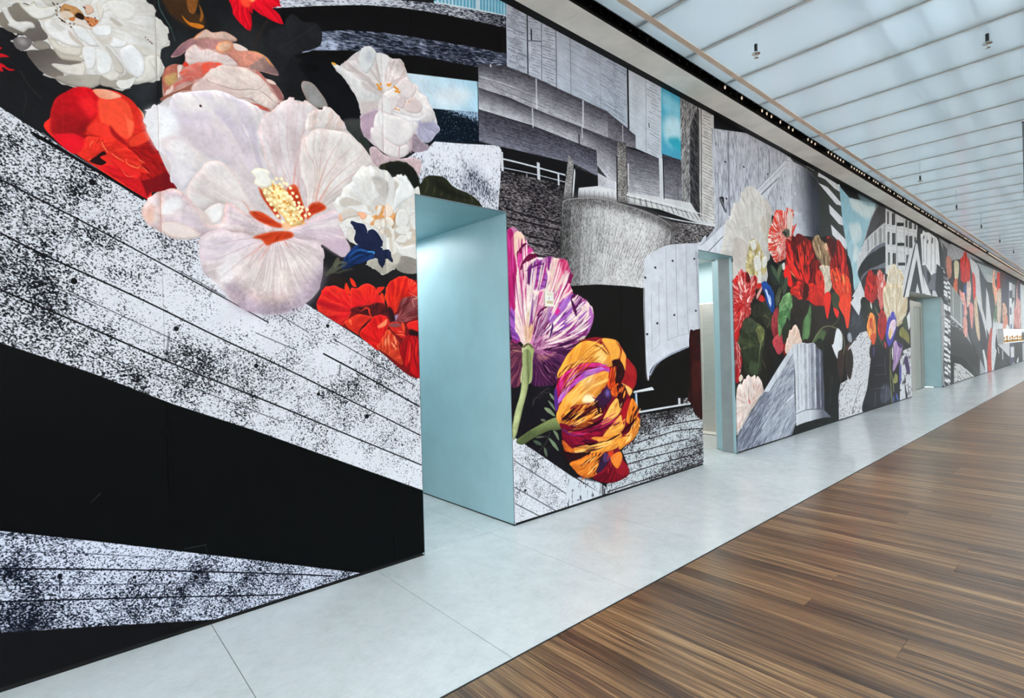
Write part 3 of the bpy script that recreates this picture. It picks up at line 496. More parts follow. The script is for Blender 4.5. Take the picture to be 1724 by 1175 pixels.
('P','1390 2198 49 37 71 -14 49 -48 -44 -5 -70 11 -42 -12',(222,219,214),{'s':1,'e':(7,186,176,164,60)}),
('P','1402 2154 36 17 32 -96 -62 26',(214,208,198),{'s':1,'e':(7,180,168,152,60)}),
('P','1593 2328 46 22 30 -3 46 -14 23 -46 -14 -40 -42 25 -53 -11 -46 -20 -10 30 41 19',(214,146,84),{'s':1,'m':16,'f':3}),
('P','1737 2308 17 17 -10 -58 -21 -52 -12 -2 18 66',(150,110,70),{'s':1,'f':4}),
('P','1601 2302 11 36 34 9 -16 -48 -23 -24',(230,222,214),{'s':1,'e':(6,196,150,110,60)}),
('P','1648 2288 17 65 16 18 30 -25 12 -40 -41 -28',(234,216,200),{'s':1,'e':(6,196,150,110,60)}),
('P','1587 2238 26 18 19 -18 -4 -49 -28 7 -21 21',(228,222,212),{'s':1,'e':(6,196,150,110,60)}),
('P','1629 2237 15 24 22 -5 9 -23 -24 -31 -20 11',(232,228,220),{'s':1,'e':(6,196,150,110,60)}),
('P','1656 2279 46 2 27 -34 -26 -31 -22 25',(230,222,210),{'s':1,'e':(6,196,150,110,60)}),
('P','1507 2248 33 25 42 -15 -8 -35 -39 -9 -29 13',(226,221,214),{'s':1,'e':(6,196,150,110,60)}),
('P','1619 2181 46 19 -1 -31 -31 -11',(220,212,200),{'s':1,'e':(6,196,150,110,60)}),
('P','1472 2279 47 4 15 -19 -27 -25 -25 18',(226,166,132),{'s':1,'e':(5,220,120,70,60)}),
('P','1561 2228 22 13 -4 -28 -22 -3',(206,140,90),{'s':1,'f':3}),
('P','1735 2245 47 -15 57 -7 39 70 29 11 -4 -146 -68 -47 -56 -6 -51 33',(192,178,162),{'s':1,'m':12,'f':4}),
('P','1745 2309 33 37 48 -10 19 -55 -31 -54 -56 -7 -22 32',(222,219,214),{'s':1,'e':(7,180,164,146,60)}),
('P','1734 2209 57 29 52 -7 -9 -37 -53 -21 -39 13',(222,219,214),{'s':1,'e':(7,180,164,146,60)}),
('P','1732 2132 41 40 48 -2 -10 -43 -56 -7',(222,219,214),{'s':1,'e':(7,180,164,146,60)}),
('P','1813 2191 45 13 -5 -51 -33 -4',(222,219,214),{'s':1,'e':(7,180,164,146,60)}),
('P','1849 2296 51 36 5 -101 -38 -5',(222,219,214),{'s':1,'e':(7,180,164,146,60)}),
('P','1717 2137 61 -43 107 26 13 -100 -82 0 -63 37',(222,219,214),{'s':1,'e':(7,180,164,146,60)}),
('P','1657 2199 31 11 23 -60 -33 -5 -30 26',(190,176,156),{'s':1,'f':4}),
('P','1686 2140 23 -4 5 -83 -23 11',(200,190,176),{'s':1,'f':4}),
('P','1524 1959 45 44 90 16 78 32 31 -21 -17 -58 -48 -39 -63 -33 -59 27',(170,163,150),{'s':1,'e':(10,206,198,184,60),'m':10}),
('P','1735 1956 41 76 122 -19 -3 -80 -82 -15 -63 15',(140,133,124),{'s':1,'m':10}),
('P','1705 2024 40 32 23 -26 -25 -52 -62 -5',(188,181,168),{'s':1,'f':4}),
('P','1370 1966 35 56 65 53 100 -23 14 -46 -52 -26 -73 -33 -77 -36 -27 21',(24,52,104),{'s':1,'v':(1355,1926,12,1,12,24,54,90,0.5,0.2),'m':12}),
('P','1428 2215 53 2 42 -21 14 -40 8 22 44 -1 43 -43 8 -47 -13 -9 20 -18 36 5 19 -35 4 -45 -44 20 -8 -28 -24 -36 -25 39 -21 26 -72 40 -42 29 -22 31 7 54 -17 25',(24,31,58),{'s':1,'e':(10,14,18,36,60),'m':16}),
('S','1405 1996 64 46 64 -4 48 -9',(44,110,184),{'w':2.9,'d':(249,266),'tp':2,'f':4,'o':80}),
('S','1397 1955 64 46 50 18',(32,90,160),{'w':2.1,'d':(253,268),'tp':2,'f':3,'o':80}),
('S','1533 2038 44 2 -4 -14',(70,160,228),{'w':1.6,'d':(242,263),'f':1}),
('S','1300 1889 42 62 55 1',(86,86,70),{'w':4.3,'d':(264,274),'tp':2,'m':14,'f':3}),
('S','1301 1928 28 41 14 14',(96,92,72),{'w':2.9,'d':(266,275),'tp':2,'m':14,'f':3}),
('S','1313 1883 69 25 55 14',(60,62,52),{'w':3.2,'d':(261,272),'tp':2,'m':14,'f':3}),
('S','1234 1852 66 37 61 -2',(56,54,46),{'w':2.5,'d':(269,277),'tp':2,'m':14,'f':3}),
('S','1251 1869 82 84 9 27',(90,90,72),{'w':3.3,'d':(268,276),'tp':2,'f':4}),
('S','1251 1861 54 38 91 51',(76,78,64),{'w':5.2,'d':(267,276),'tp':2,'f':5}),
('P','1275 1870 127 -24 13 -39 -95 8',(40,26,20),{'s':1,'f':20,'o':70}),
('P','1198 1668 28 90 27 40 66 7 54 -23 14 17 20 -26 11 31 24 -9 72 38 58 -17 35 -60 51 -67 36 -76 -5 70 -37 61 2 62 40 58 64 33 64 -10 40 -8 57 -59 -15 -599 -314 185 -142 103 -109 59',(110,18,20),{'s':1,'m':14}),
('P','1371 1782 14 49 28 -64 -27 -1',(226,50,24),{'s':1}),
('P','1411 1863 27 -18 13 -36 -22 2 -14 22',(220,44,24),{'s':1}),
('P','1590 1810 53 10 -12 -22 -30 -22',(216,40,28),{'s':1}),
('P','1611 1763 20 15 13 -48 -15 -21',(220,50,28),{'s':1}),
('P','1197 1668 29 90 27 40 66 7 60 -26 43 -58 -8 -66 -33 -60 -42 -27 -78 51',(212,22,28),{'s':1,'g':(1319,1802,1313,1594,190,14,30),'e':(8,226,60,34,60),'v':(1438,1649,16,1,232,52,34,80,0.5,0.2),'m':10}),
('P','1206 1707 45 -5 98 -16 61 -31 -68 -2 -118 29',(150,12,24),{'s':1,'f':13,'o':60}),
('P','1413 1714 1 86 42 -1 58 34 58 -17 37 -60 35 -54 -75 4 -80 -16 -65 -22',(226,46,28),{'s':1,'g':(1514,1819,1489,1690,214,24,32),'e':(7,240,80,44,60),'v':(1553,1658,16,1,196,26,26,80,0.5,0.15)}),
('P','1407 1655 32 27 86 9 66 24 75 -26 34 -90 -29 -11 -45 45 -74 -10 -72 13',(50,15,18),{'s':1,'v':(1552,1624,10,1,110,24,26,70,0.5,0.2),'f':4}),
('S','1473 1656 51 22 13 -40 18 -17',(206,46,26),{'w':2.5,'d':(246,265),'tp':2}),
('S','1524 1678 -21 6',(200,40,26),{'w':1.8,'d':(247,265)}),
('P','1370 1575 32 37 71 26 82 -20 -41 -42 -45 -54 -21 -13',(218,50,28),{'s':1,'e':(7,236,90,50,50),'v':(1379,1542,14,1,176,24,24,70,0.5,0.2)}),
('S','1394 1582 11 20 6 -33',(248,140,80),{'w':1.6,'d':(258,271),'o':80}),
('P','1458 1509 27 54 70 51 -27 -51 -22 -27 5 -47',(40,13,16),{'s':1,'f':3}),
('P','1465 1509 49 61 52 55 68 9 37 -35 -9 -42 -40 -69 -36 -79',(214,26,24),{'s':1,'e':(8,232,60,38,60),'v':(1620,1433,14,1,166,14,18,70,0.5,0.2)}),
('P','1587 1563 38 28 31 21 -7 -41 -48 -20',(244,126,86),{'s':1,'f':4}),
('P','1583 1423 8 24 39 55 33 41 36 -35 41 -53 -3 -38 27 -111 -85 53',(214,74,40),{'s':1,'e':(7,236,110,60,50),'v':(1617,1323,16,1,160,30,22,80,0.5,0.15)}),
('S','1661 1508 5 -76',(238,166,118),{'w':2.9,'d':(233,257),'tp':2,'f':3,'o':75}),
('S','1682 1460 37 -50',(238,166,118),{'w':2.9,'d':(230,256),'tp':2,'f':3,'o':75}),
('S','1703 1501 17 -63',(238,166,118),{'w':2.9,'d':(229,255),'tp':2,'f':3,'o':75}),
('S','1645 1488 -10 -55',(238,166,118),{'w':2.9,'d':(235,259),'tp':2,'f':3,'o':75}),
('P','1645 1751 18 77 47 44 72 28 56 -19 60 -62 19 -57 -140 -13 -42 -72 -32 -39 -37 44',(222,44,24),{'s':1,'e':(8,238,84,44,60),'v':(1718,1627,16,1,180,18,22,80,0.48,0.15),'m':10}),
('P','1821 1880 41 -5 57 -55 -2 -51 -82 33',(206,24,24),{'s':1,'v':(1802,1764,14,1,240,100,60,70,0.55,0.15)}),
('P','1773 1749 144 10 -3 -99 -85 -59 -96 -12 -31 2 41 65',(96,32,36),{'s':1,'v':(1717,1599,12,1,160,90,90,70,0.55,0.15),'m':16}),
('S','1819 1794 40 -20 37 -16 -46 -13 15 -50',(240,180,150),{'w':1.4,'d':(217,248),'tp':2,'o':75}),
('P','1693 1620 45 22 -25 -53 -15 2',(150,134,170),{'s':1,'f':4}),
('P','1658 1689 38 -13 21 -77 -31 0 -14 28',(40,14,20),{'s':1,'f':4}),
('P','1666 1578 75 11 49 -81 -21 -25 -69 43',(214,40,28),{'s':1,'v':(1686,1599,12,1,150,20,22,70,0.5,0.2)}),
('P','1802 1572 27 22 83 8 -2 -65 -83 3',(214,32,28),{'s':1,'e':(7,236,90,60,50)}),
('P','1760 1579 12 10 15 -31 -9 -43',(222,70,40),{'s':1}),
('P','1662 1571 55 14 47 -13 -48 -15',(120,70,70),{'s':1,'f':4}),
('S','1715 1508 47 0 20 -7',(240,120,80),{'w':1.4,'d':(225,253),'tp':2}),
('S','1731 1529 39 -3',(240,120,80),{'w':1.4,'d':(225,253),'tp':2}),
('S','1769 1473 23 -8',(240,120,80),{'w':1.4,'d':(223,252),'tp':2}),
('P','1743 1395 34 77 49 43 33 -7 53 -22 -8 -269 -117 74',(186,16,22),{'s':1,'v':(1829,1601,18,1,110,10,16,85,0.5,0.15),'m':10}),
('P','1827 1544 49 -15 33 -29 -50 0 -41 8',(36,14,16),{'s':1,'f':4}),
('S','1825 1458 -12 -100 -9 -43',(226,50,34),{'w':2.5,'d':(220,250),'tp':2,'f':3}),
('S','1874 1457 -12 -101',(216,36,30),{'w':2.5,'d':(216,248),'tp':2,'f':3}),
('P','2759 4481 253 117 -18 -476 -7 -490 -228 -15 8 518',(164,169,180),{'m':8}),
('L','2769 4288 237 32 -245 -695 228 8',(46,46,56),{'n':46,'w':1.03,'o':75,'br':0.45,'j':0.97,'d':(154,209)}),
('P','3003 4594 358 134 -38 -1107 -336 11',(172,177,188),{'m':8}),
('L','3002 4342 161 62 -174 -771 163 1',(62,63,72),{'n':30,'w':0.84,'o':70,'br':0.5,'j':0.97,'d':(145,203)}),
('L','3164 4379 181 67 -195 -813 171 -4',(52,52,62),{'n':34,'w':0.91,'o':75,'br':0.4,'j':0.97,'d':(138,198)}),
('S','3168 4478 -23 -846',(80,82,92),{'w':1.0,'d':(141,200)}),
('S','3000 4404 -13 -775',(30,30,38),{'w':1.9,'d':(148,205)}),
('S','3038 4025 -1 -95',(40,40,48),{'w':2.3,'d':(146,204)}),
('S','2991 3910 162 53',(60,60,70),{'w':1.9,'d':(145,203),'o':70}),
('P','3351 4723 1040 -91 -48 -1103 -326 76 -356 15 -338 4',(170,177,188),{'g':(3362,3650,4309,4166,160,168,180),'m':6}),
('L','3339 4288 1022 9 -1042 -661 1018 -95',(70,73,84),{'n':34,'w':0.71,'o':60,'br':0.6,'j':1.29,'d':(116,182)}),
('L','3923 4091 429 -6 -432 -426 419 -89',(54,56,66),{'n':22,'w':0.97,'o':60,'br':0.5,'j':1.29,'d':(108,175)}),
('S','3514 4154 -7 -545',(100,103,112),{'w':1.0,'d':(127,190),'o':80}),
('S','3920 4143 -5 -521',(110,114,124),{'w':0.8,'d':(114,180),'o':60}),
('S','3333 4137 -10 -509',(60,60,68),{'w':1.3,'d':(134,195),'o':80}),
('P','4375 4626 586 -79 -42 -1198 -472 14 -104 174',(182,188,196),{'m':6}),
('L','4363 4127 282 -16 -294 -538 276 -66',(86,90,100),{'n':20,'w':0.65,'o':50,'br':0.6,'j':0.97,'d':(98,167)}),
('L','4655 4124 286 -1 -306 -732 281 -34',(62,64,74),{'n':24,'w':0.84,'o':65,'br':0.5,'j':0.97,'d':(91,161)}),
('S','4655 4124 -27 -755',(110,114,122),{'w':0.8,'d':(95,164),'o':70}),
('S','4350 4179 -5 -323 -5 -324',(14,13,15),{'w':2.6,'d':(102,170)}),
('S','4693 3681 1 -49',(40,40,46),{'w':1.3,'d':(94,163)}),
('P','4950 4544 371 -188 -30 -944 -384 -13',(66,150,176),{'m':4}),
('P','4941 3746 212 159 171 -60 -31 -220 -270 -74',(176,208,216),{'s':1,'f':83}),
('P','4957 4076 318 -32 33 -118 -306 -41',(120,182,200),{'s':1,'f':63}),
('P','5025 3582 231 76 32 -140',(40,150,170),{'s':1,'f':42}),
('P','2470 3550 289 74 228 8 98 0 576 -12 362 -8 -2 -45 -361 14 -573 12 -98 0 -230 -5 -289 -65',(44,41,48),{'m':12}),
('P','2470 3530 289 67 229 6 98 0 574 -12 361 -13 -2 -45 -361 19 -570 12 -98 0 -231 -3 -289 -59',(63,61,68),{'m':12}),
('P','2470 3509 289 61 231 4 98 0 571 -12 361 -17 -2 -45 -361 23 -567 12 -98 0 -233 -1 -289 -52',(80,78,85),{'m':12}),
('P','2470 3489 289 55 232 2 98 -1 569 -11 360 -22 -2 -45 -360 28 -565 11 -98 1 -233 0 -290 -46',(96,94,101),{'m':12}),
('P','2470 3469 290 48 232 0 99 -1 565 -11 361 -26 -2 -45 -360 32 -563 11 -98 1 -234 2 -290 -39',(111,109,115),{'m':12}),
('P','2470 3448 290 42 234 -2 98 -1 563 -11 361 -31 -2 -45 -360 37 -560 11 -98 1 -236 4 -290 -32',(125,123,130),{'m':12}),
('P','2470 3428 290 35 235 -4 98 -1 561 -11 360 -35 -2 -45 -359 41 -558 11 -98 1 -237 7 -290 -27',(139,137,143),{'m':12}),
('P','2470 3407 290 29 236 -6 99 -1 558 -11 360 -39 -2 -45 -360 46 -554 10 -99 1 -238 9 -291 -20',(152,150,156),{'m':12}),
('P','2469 3387 291 22 238 -8 98 -1 556 -10 359 -45 -1 -33 -359 49 -553 10 -99 1 -239 10 -291 -16',(165,163,169),{'m':12}),
('K','2470 3550 289 74 228 8 98 0 576 -12 362 -8 -13 -300 -359 49 -652 11 -530 -6',((214,212,218),(26,24,30)),{'c':0.3,'a':0.25,'b':22,'g':1.1,'d':(139,199),'sf':0.3,'t':0.1,'q':0.023,'st':3.2,'o':17}),
('P','4017 3610 234 -63 202 -54 -1 -19 -207 42 -229 49',(47,44,52),{'m':12}),
('P','4016 3577 231 -53 205 -45 0 -20 -211 34 -226 39',(57,53,61),{'m':12}),
('P','4015 3544 227 -43 210 -36 0 -20 -216 25 -222 29',(65,62,70),{'m':12}),
('P','4015 3511 223 -33 214 -28 -1 -19 -219 16 -219 19',(73,70,78),{'m':12}),
('P','4014 3478 220 -23 217 -19 0 -20 -223 8 -215 9',(81,77,85),{'m':12}),
('P','4013 3445 216 -13 222 -11 0 -19 -228 0 -211 -2',(88,84,92),{'m':12}),
('P','4012 3411 213 -1 226 -3 -1 -19 -231 -9 -208 -12',(95,91,99),{'m':12}),
('P','4011 3378 210 9 230 6 -1 -20 -235 -17 -205 -22',(102,98,106),{'m':12}),
('P','4011 3345 205 19 234 14 0 -14 -238 -23 -202 -29',(108,104,112),{'m':12}),
('K','4017 3610 436 -117 -3 -129 -440 -52',((214,212,218),(26,24,30)),{'c':0.4,'a':0.25,'b':22,'g':1.1,'d':(105,173),'sf':0.3,'t':0.1,'q':0.026,'st':3.2,'o':17}),
('P','2469 3369 562 1 607 -2 530 -6 -5 -74 -524 55 -608 4 -562 -3',(45,42,50),{'m':12}),
('P','2469 3351 562 2 608 -4 525 -41 -4 -74 -520 90 -610 5 -561 -3',(67,64,71),{'m':12}),
('P','2469 3332 561 3 609 -4 522 -78 -5 -74 -516 127 -611 6 -560 -5',(85,83,90),{'m':12}),
('P','2469 3314 561 4 610 -6 518 -114 -5 -74 -512 163 -612 8 -561 -6',(103,100,107),{'m':12}),
('P','2469 3295 560 6 612 -8 513 -149 -4 -74 -508 198 -614 10 -560 -8',(119,117,124),{'m':12}),
('P','2468 3277 560 7 613 -9 510 -186 -5 -74 -504 235 -615 11 -559 -10',(135,132,139),{'m':12}),
('P','2468 3258 560 9 614 -11 506 -221 -5 -74 -500 270 -616 12 -559 -10',(150,148,154),{'m':12}),
('P','2468 3239 559 10 616 -11 501 -258 -4 -73 -496 305 -618 14 -558 -12',(164,162,168),{'m':12}),
('P','2468 3221 558 11 618 -13 497 -293 -3 -55 -494 329 -618 15 -559 -13',(179,176,183),{'m':12}),
('P','3645 3209 197 -7 3 -332 292 -3 4 79 -290 53',(188,186,192),{'m':10}),
('K','2469 3369 562 1 607 -2 530 -6 -36 -492 -287 0 -3 332 -473 9 -902 -9',((214,212,218),(26,24,30)),{'c':0.25,'a':0.25,'b':22,'g':1.1,'d':(130,192),'sf':0.3,'t':0.1,'q':0.023,'st':3.2,'o':17}),
('P','2464 3204 562 21 343 -10 468 -11 1 -36 -448 17 -365 2 -562 -19',(37,35,45),{'m':12}),
('P','2463 3177 562 19 359 -3 454 -15 1 -36 -434 22 -381 -5 -561 -18',(44,42,53),{'m':12}),
('P','2463 3150 561 18 376 3 438 -20 1 -36 -418 27 -398 -11 -561 -17',(53,51,62),{'m':12}),
('P','2462 3123 561 18 392 8 424 -24 1 -36 -404 31 -414 -17 -560 -16',(61,59,71),{'m':12}),
('P','2462 3096 560 17 409 14 409 -29 1 -36 -389 36 -431 -23 -560 -15',(70,68,80),{'m':12}),
('P','2461 3069 560 16 425 20 395 -33 1 -36 -375 39 -448 -28 -558 -14',(79,77,89),{'m':12}),
('P','2461 3043 559 14 442 26 379 -38 1 -36 -359 44 -465 -34 -558 -13',(88,86,99),{'m':12}),
('P','2460 3016 559 13 458 32 365 -42 1 -36 -344 48 -482 -40 -557 -12',(97,95,109),{'m':12}),
('P','2460 2989 558 12 475 38 350 -47 1 -26 -335 50 -492 -43 -558 -11',(107,105,119),{'m':12}),
('K','2464 3204 905 11 468 -11 7 -238 -286 6 -49 44 -823 -50 -227 -4',((214,212,218),(26,24,30)),{'c':0.45,'a':0.25,'b':22,'g':1.1,'d':(139,199),'sf':0.3,'t':0.1,'q':0.023,'st':3.2,'o':20}),
('P','4297 3337 263 5 298 10 1 -63 -297 -12 -264 -8',(44,41,49),{'m':12}),
('P','4298 3286 263 8 298 11 1 -63 -297 -14 -265 -10',(64,62,69),{'m':12}),
('P','4298 3236 265 9 297 13 0 -63 -295 -16 -267 -11',(82,79,87),{'m':12}),
('P','4298 3186 266 10 296 15 1 -63 -295 -17 -268 -13',(98,96,103),{'m':12}),
('P','4298 3136 268 12 295 16 1 -63 -294 -19 -269 -14',(113,111,118),{'m':12}),
('P','4298 3085 269 14 294 18 1 -63 -293 -21 -270 -16',(128,126,132),{'m':12}),
('P','4299 3035 270 15 293 20 1 -63 -292 -22 -272 -18',(142,140,146),{'m':12}),
('P','4299 2985 271 17 293 21 0 -63 -291 -24 -273 -19',(156,154,160),{'m':12}),
('P','4299 2935 273 18 291 23 1 -47 -291 -25 -274 -20',(169,167,173),{'m':12}),
('K','4297 3337 561 15 6 -423 -565 -45',((214,212,218),(26,24,30)),{'c':0.3,'a':0.25,'b':22,'g':1.1,'d':(96,165),'sf':0.3,'t':0.1,'q':0.027,'st':3.2,'o':17}),
('L','4301 3277 555 22 -556 -399 557 36',(50,48,56),{'n':16,'w':0.81,'o':60,'br':0.4,'j':0.97,'d':(96,165)}),
('P','4926 3416 166 3 192 8 1 -67 -191 -10 -166 -6',(39,37,45),{'m':12}),
('P','4928 3362 165 6 192 9 1 -68 -190 -11 -166 -8',(53,51,59),{'m':12}),
('P','4930 3309 165 7 191 11 1 -68 -190 -13 -165 -9',(65,63,71),{'m':12}),
('P','4932 3255 165 9 190 13 1 -68 -189 -15 -165 -11',(76,74,82),{'m':12}),
('P','4934 3202 164 10 190 14 1 -68 -188 -16 -165 -12',(86,84,92),{'m':12}),
('P','4935 3148 165 12 189 16 1 -68 -188 -18 -164 -14',(96,94,102),{'m':12}),
('P','4937 3095 165 14 188 17 1 -68 -187 -20 -164 -15',(105,103,111),{'m':12}),
('P','4939 3041 165 16 187 18 1 -67 -186 -21 -164 -18',(114,112,120),{'m':12}),
('P','4941 2988 164 17 187 20 1 -50 -186 -22 -164 -19',(123,121,129),{'m':12}),
('K','4926 3416 358 11 9 -452 -350 -41',((214,212,218),(26,24,30)),{'c':0.45,'a':0.25,'b':22,'g':1.1,'d':(85,155),'sf':0.3,'t':0.1,'q':0.029,'st':3.2,'o':17}),
('L','2466 3173 1364 -1 -1367 -202 1370 17',(24,23,32),{'n':9,'w':0.84,'o':60,'br':0.35,'j':1.29,'d':(141,201)}),
('L','2478 3509 1537 50 -1542 -181 1532 -49',(36,34,42),{'n':7,'w':0.78,'o':50,'br':0.5,'j':1.62,'d':(138,198)}),
('L','2472 3334 1679 -16 -294 -157 276 -263',(60,58,66),{'n':7,'w':0.65,'o':45,'br':0.5,'j':1.62,'d':(135,196)}),
('S','2472 3457 272 19 270 4',(196,196,204),{'w':1.6,'d':(160,213),'m':20,'o':60}),
('S','3080 3627 -2 -255',(206,206,212),{'w':2.3,'d':(144,203),'o':75}),
('S','3666 3618 -10 -251',(206,206,212),{'w':2.6,'d':(122,186),'o':75}),
('S','3027 3370 1 -162',(206,206,212),{'w':2.3,'d':(147,204),'o':75}),
('S','3641 3369 1 -100',(206,206,212),{'w':1.9,'d':(123,187),'o':75}),
('S','4245 3545 -4 -160',(206,206,212),{'w':1.3,'d':(105,172),'o':75}),
('S','3596 3292 2 -89',(26,24,30),{'w':1.9,'d':(124,188)}),
('S','2592 3584 3 -21',(220,220,226),{'w':1.9,'d':(168,219)}),
('S','2443 3541 19 -177 -7 -403',(18,18,24),{'w':1.3,'d':(176,224),'o':70}),
('P','2682 2971 827 45 49 -41 286 -4 0 -130 -267 -30 -63 16 -113 -31 -741 -18',(15,14,16),{'m':3}),
('P','3845 2877 272 9 26 -106 -582 -61 11 91',(206,206,208),{}),
('L','3589 2801 -3 -74 531 141 17 -86',(120,118,118),{'n':9,'w':1.29,'o':70,'br':0.1,'j':0.0,'d':(116,181)}),
('P','4284 2897 1219 93 249 -117 266 -53 -3 -58 -522 19 -649 32 -549 -27',(198,198,198),{}),
('L','4315 2883 -4 -85 1398 80 128 -72',(104,102,102),{'n':16,'w':2.26,'o':75,'br':0.1,'j':0.0,'d':(85,156)}),
('K','2670 2786 722 19 -32 -127 -23 -46 30 -710 -324 -19 -194 -26 -168 396 -51 202',((150,140,142),(23,20,25)),{'c':0.58,'a':0.3,'b':22,'g':1.25,'d':(146,204),'sf':0.3,'t':0.25,'q':-0.075,'st':2.2,'gr':[(2679,2767,2676,2676,0.15,0)],'bl':[(3030,2156,16.2,-0.35),(2905,2268,12.9,-0.25),(3169,2282,12.9,-0.25),(3255,2112,12.9,-0.2),(2783,2331,9.7,-0.2),(3088,2529,12.9,-0.12)]}),
('S','2709 2494 141 -16 148 -10 342 -9',(18,15,19),{'w':2.9,'d':(149,206),'m':14,'o':85}),
('S','2684 2348 223 -33 217 -14 209 -17',(18,15,19),{'w':2.9,'d':(147,205),'m':14,'o':85}),
('S','2706 2426 290 -13 318 -15',(18,15,19),{'w':2.9,'d':(148,205),'m':14,'o':85}),
('S','2881 2188 171 -30 276 -7',(18,15,19),{'w':2.9,'d':(144,202),'m':14,'o':85}),
('S','2781 2269 209 -22 177 -13',(18,15,19),{'w':2.9,'d':(149,206),'m':14,'o':85}),
('S','3026 2045 179 -19 130 -7',(18,15,19),{'w':2.9,'d':(140,199),'m':14,'o':85}),
('S','2640 2877 288 9 477 5',(206,209,215),{'w':2.6,'d':(148,205)}),
('S','2642 2807 369 18 392 5',(190,193,200),{'w':1.5,'d':(147,204)}),
('S','3077 2932 3 -143',(196,198,204),{'w':4.9,'d':(144,203)}),
('S','3316 2885 1 -99',(196,198,204),{'w':2.9,'d':(135,196)}),
('S','2942 2811 3 -30',(180,182,188),{'w':1.3,'d':(150,207)}),
('S','2681 2932 3 -149',(206,207,214),{'w':4.2,'d':(163,215)}),
('K','3454 3075 63 -50 -46 -327 -103 -21',((168,164,162),(60,58,58)),{'c':0.32,'a':0.2,'b':12,'g':1.1,'d':(129,192),'sf':0.3,'t':0.1}),
('S','3530 2970 -38 -259',(210,212,216),{'w':2.6,'d':(127,190)}),
('S','3535 2971 36 -173',(30,28,30),{'w':1.6,'d':(126,189)}),
('K','4153 3368 140 11 -4 -594 -155 -7',((176,172,168),(70,66,64)),{'c':0.45,'a':0.2,'b':14,'g':1.1,'d':(105,173),'sf':0.3,'t':0.1,'gr':[(4213,3379,4208,3256,0.4,0)]}),
('S','4140 3214 -12 -428',(24,22,24),{'w':1.9,'d':(108,175)}),
('S','4319 3186 -4 -218',(196,196,200),{'w':1.9,'d':(103,171)}),
('S','4109 2967 -2 -175',(220,220,224),{'w':1.6,'d':(108,175)}),
('P','4855 3364 72 -5 23 -428 -93 -3',(196,198,202),{}),
('S','4934 3356 2 -419',(20,20,26),{'w':1.6,'d':(88,158)}),
('S','5213 3416 -6 -447',(60,60,66),{'w':1.0,'d':(83,153)}),
('K','5310 4459 392 -27 -30 -341 -166 -224 -11 -881 -210 -17',((176,174,172),(60,58,60)),{'c':0.38,'a':0.2,'b':14,'g':1.1,'d':(78,149),'sf':0.4,'t':0.1,'q':1.364,'st':6}),
('L','5304 4010 350 319 -373 -1365 226 255',(78,76,76),{'n':22,'w':0.81,'o':55,'br':0.4,'j':0.97,'d':(79,150)}),
('K','5664 4097 107 10 -56 -427 -43 -840 -210 149 19 550 25 332',((112,110,112),(26,26,30)),{'c':0.66,'a':0.2,'b':12,'g':1.2,'d':(76,147),'sf':0.35,'t':0.1,'q':-1.173,'st':5}),
('L','5509 3763 176 -90 -188 -652 169 -149',(20,20,24),{'n':18,'w':0.97,'o':70,'br':0.2,'j':0.0,'d':(76,147)}),
('P','5699 4387 356 18 -27 -1577 -356 12 -3 519',(190,187,183),{'m':10}),
('L','5754 4102 277 8 -322 -1232 310 -35',(62,58,56),{'n':34,'w':1.03,'o':75,'br':0.3,'j':1.29,'d':(71,142)}),
('S','5756 4136 -19 -540 -38 -742',(70,66,64),{'w':1.3,'d':(74,145),'m':10}),
('S','5702 4099 -17 -515 -45 -716',(56,52,52),{'w':1.3,'d':(75,146),'m':10}),
('S','4268 2871 544 17 605 8 604 -19',(216,218,222),{'w':1.6,'d':(84,155)}),
('S','4267 2852 544 12 605 2',(60,60,64),{'w':0.8,'d':(90,160)}),
('K','4771 2742 289 -34 968 82 -131 -94 -278 -144 -500 -81 -65 121',((160,154,154),(32,28,30)),{'c':0.5,'a':0.2,'b':14,'g':1.1,'d':(80,151),'sf':0.3,'t':0.1,'q':0.168,'st':2}),
('S','4814 2743 486 11 743 38',(214,214,216),{'w':2,'d':(80,150)}),
('P','2709 1939 1883 124 1094 -547 -49 -957 -1306 196 163 284 -1231 480',(19,18,17),{'m':3}),
('P','3350 2623 16 38 54 25 205 44 242 38 267 2 386 -10 316 -33 234 -56 48 -91 0 -122 -242 -57 -220 -84 -98 -82 -32 -264 -333 2 -393 -9 -356 -34 -181 -25 72 331',(206,203,203),{'m':6}),
('P','3359 2660 115 35 -61 -767 -135 -23',(53,53,52),{'m':8}),
('P','3474 2695 151 35 -72 -788 -140 -14',(96,95,94),{'m':8}),
('P','3625 2730 157 27 -75 -801 -154 -14',(149,148,147),{'m':8}),
('P','3782 2757 172 12 -86 -803 -161 -10',(181,180,179),{'m':8}),
('P','3954 2769 180 1 -107 -801 -159 -3',(203,201,200),{'m':8}),
('P','4134 2770 188 -5 -129 -792 -166 -4',(214,212,211),{'m':8}),
('P','4322 2765 198 -5 -164 -789 -163 2',(214,212,211),{'m':8}),
('P','4520 2760 155 -13 -160 -779 -159 3',(214,212,211),{'m':8}),
('P','4675 2747 161 -20 -196 -753 -125 -6',(203,201,200),{'m':8}),
('P','4836 2727 132 -25 -167 -719 -161 -9',(184,182,181),{'m':8}),
('P','4968 2702 102 -31 -135 -681 -134 -7',(141,139,139),{'m':8}),
('P','5070 2671 54 -90 -52 -583 -137 -8',(89,89,88),{'m':8}),
('P','3338 2698 530 90 705 -2 604 -88 -5 -92 -655 76 -653 11 -530 -98',(70,66,66),{'s':1,'f':52,'o':75}),
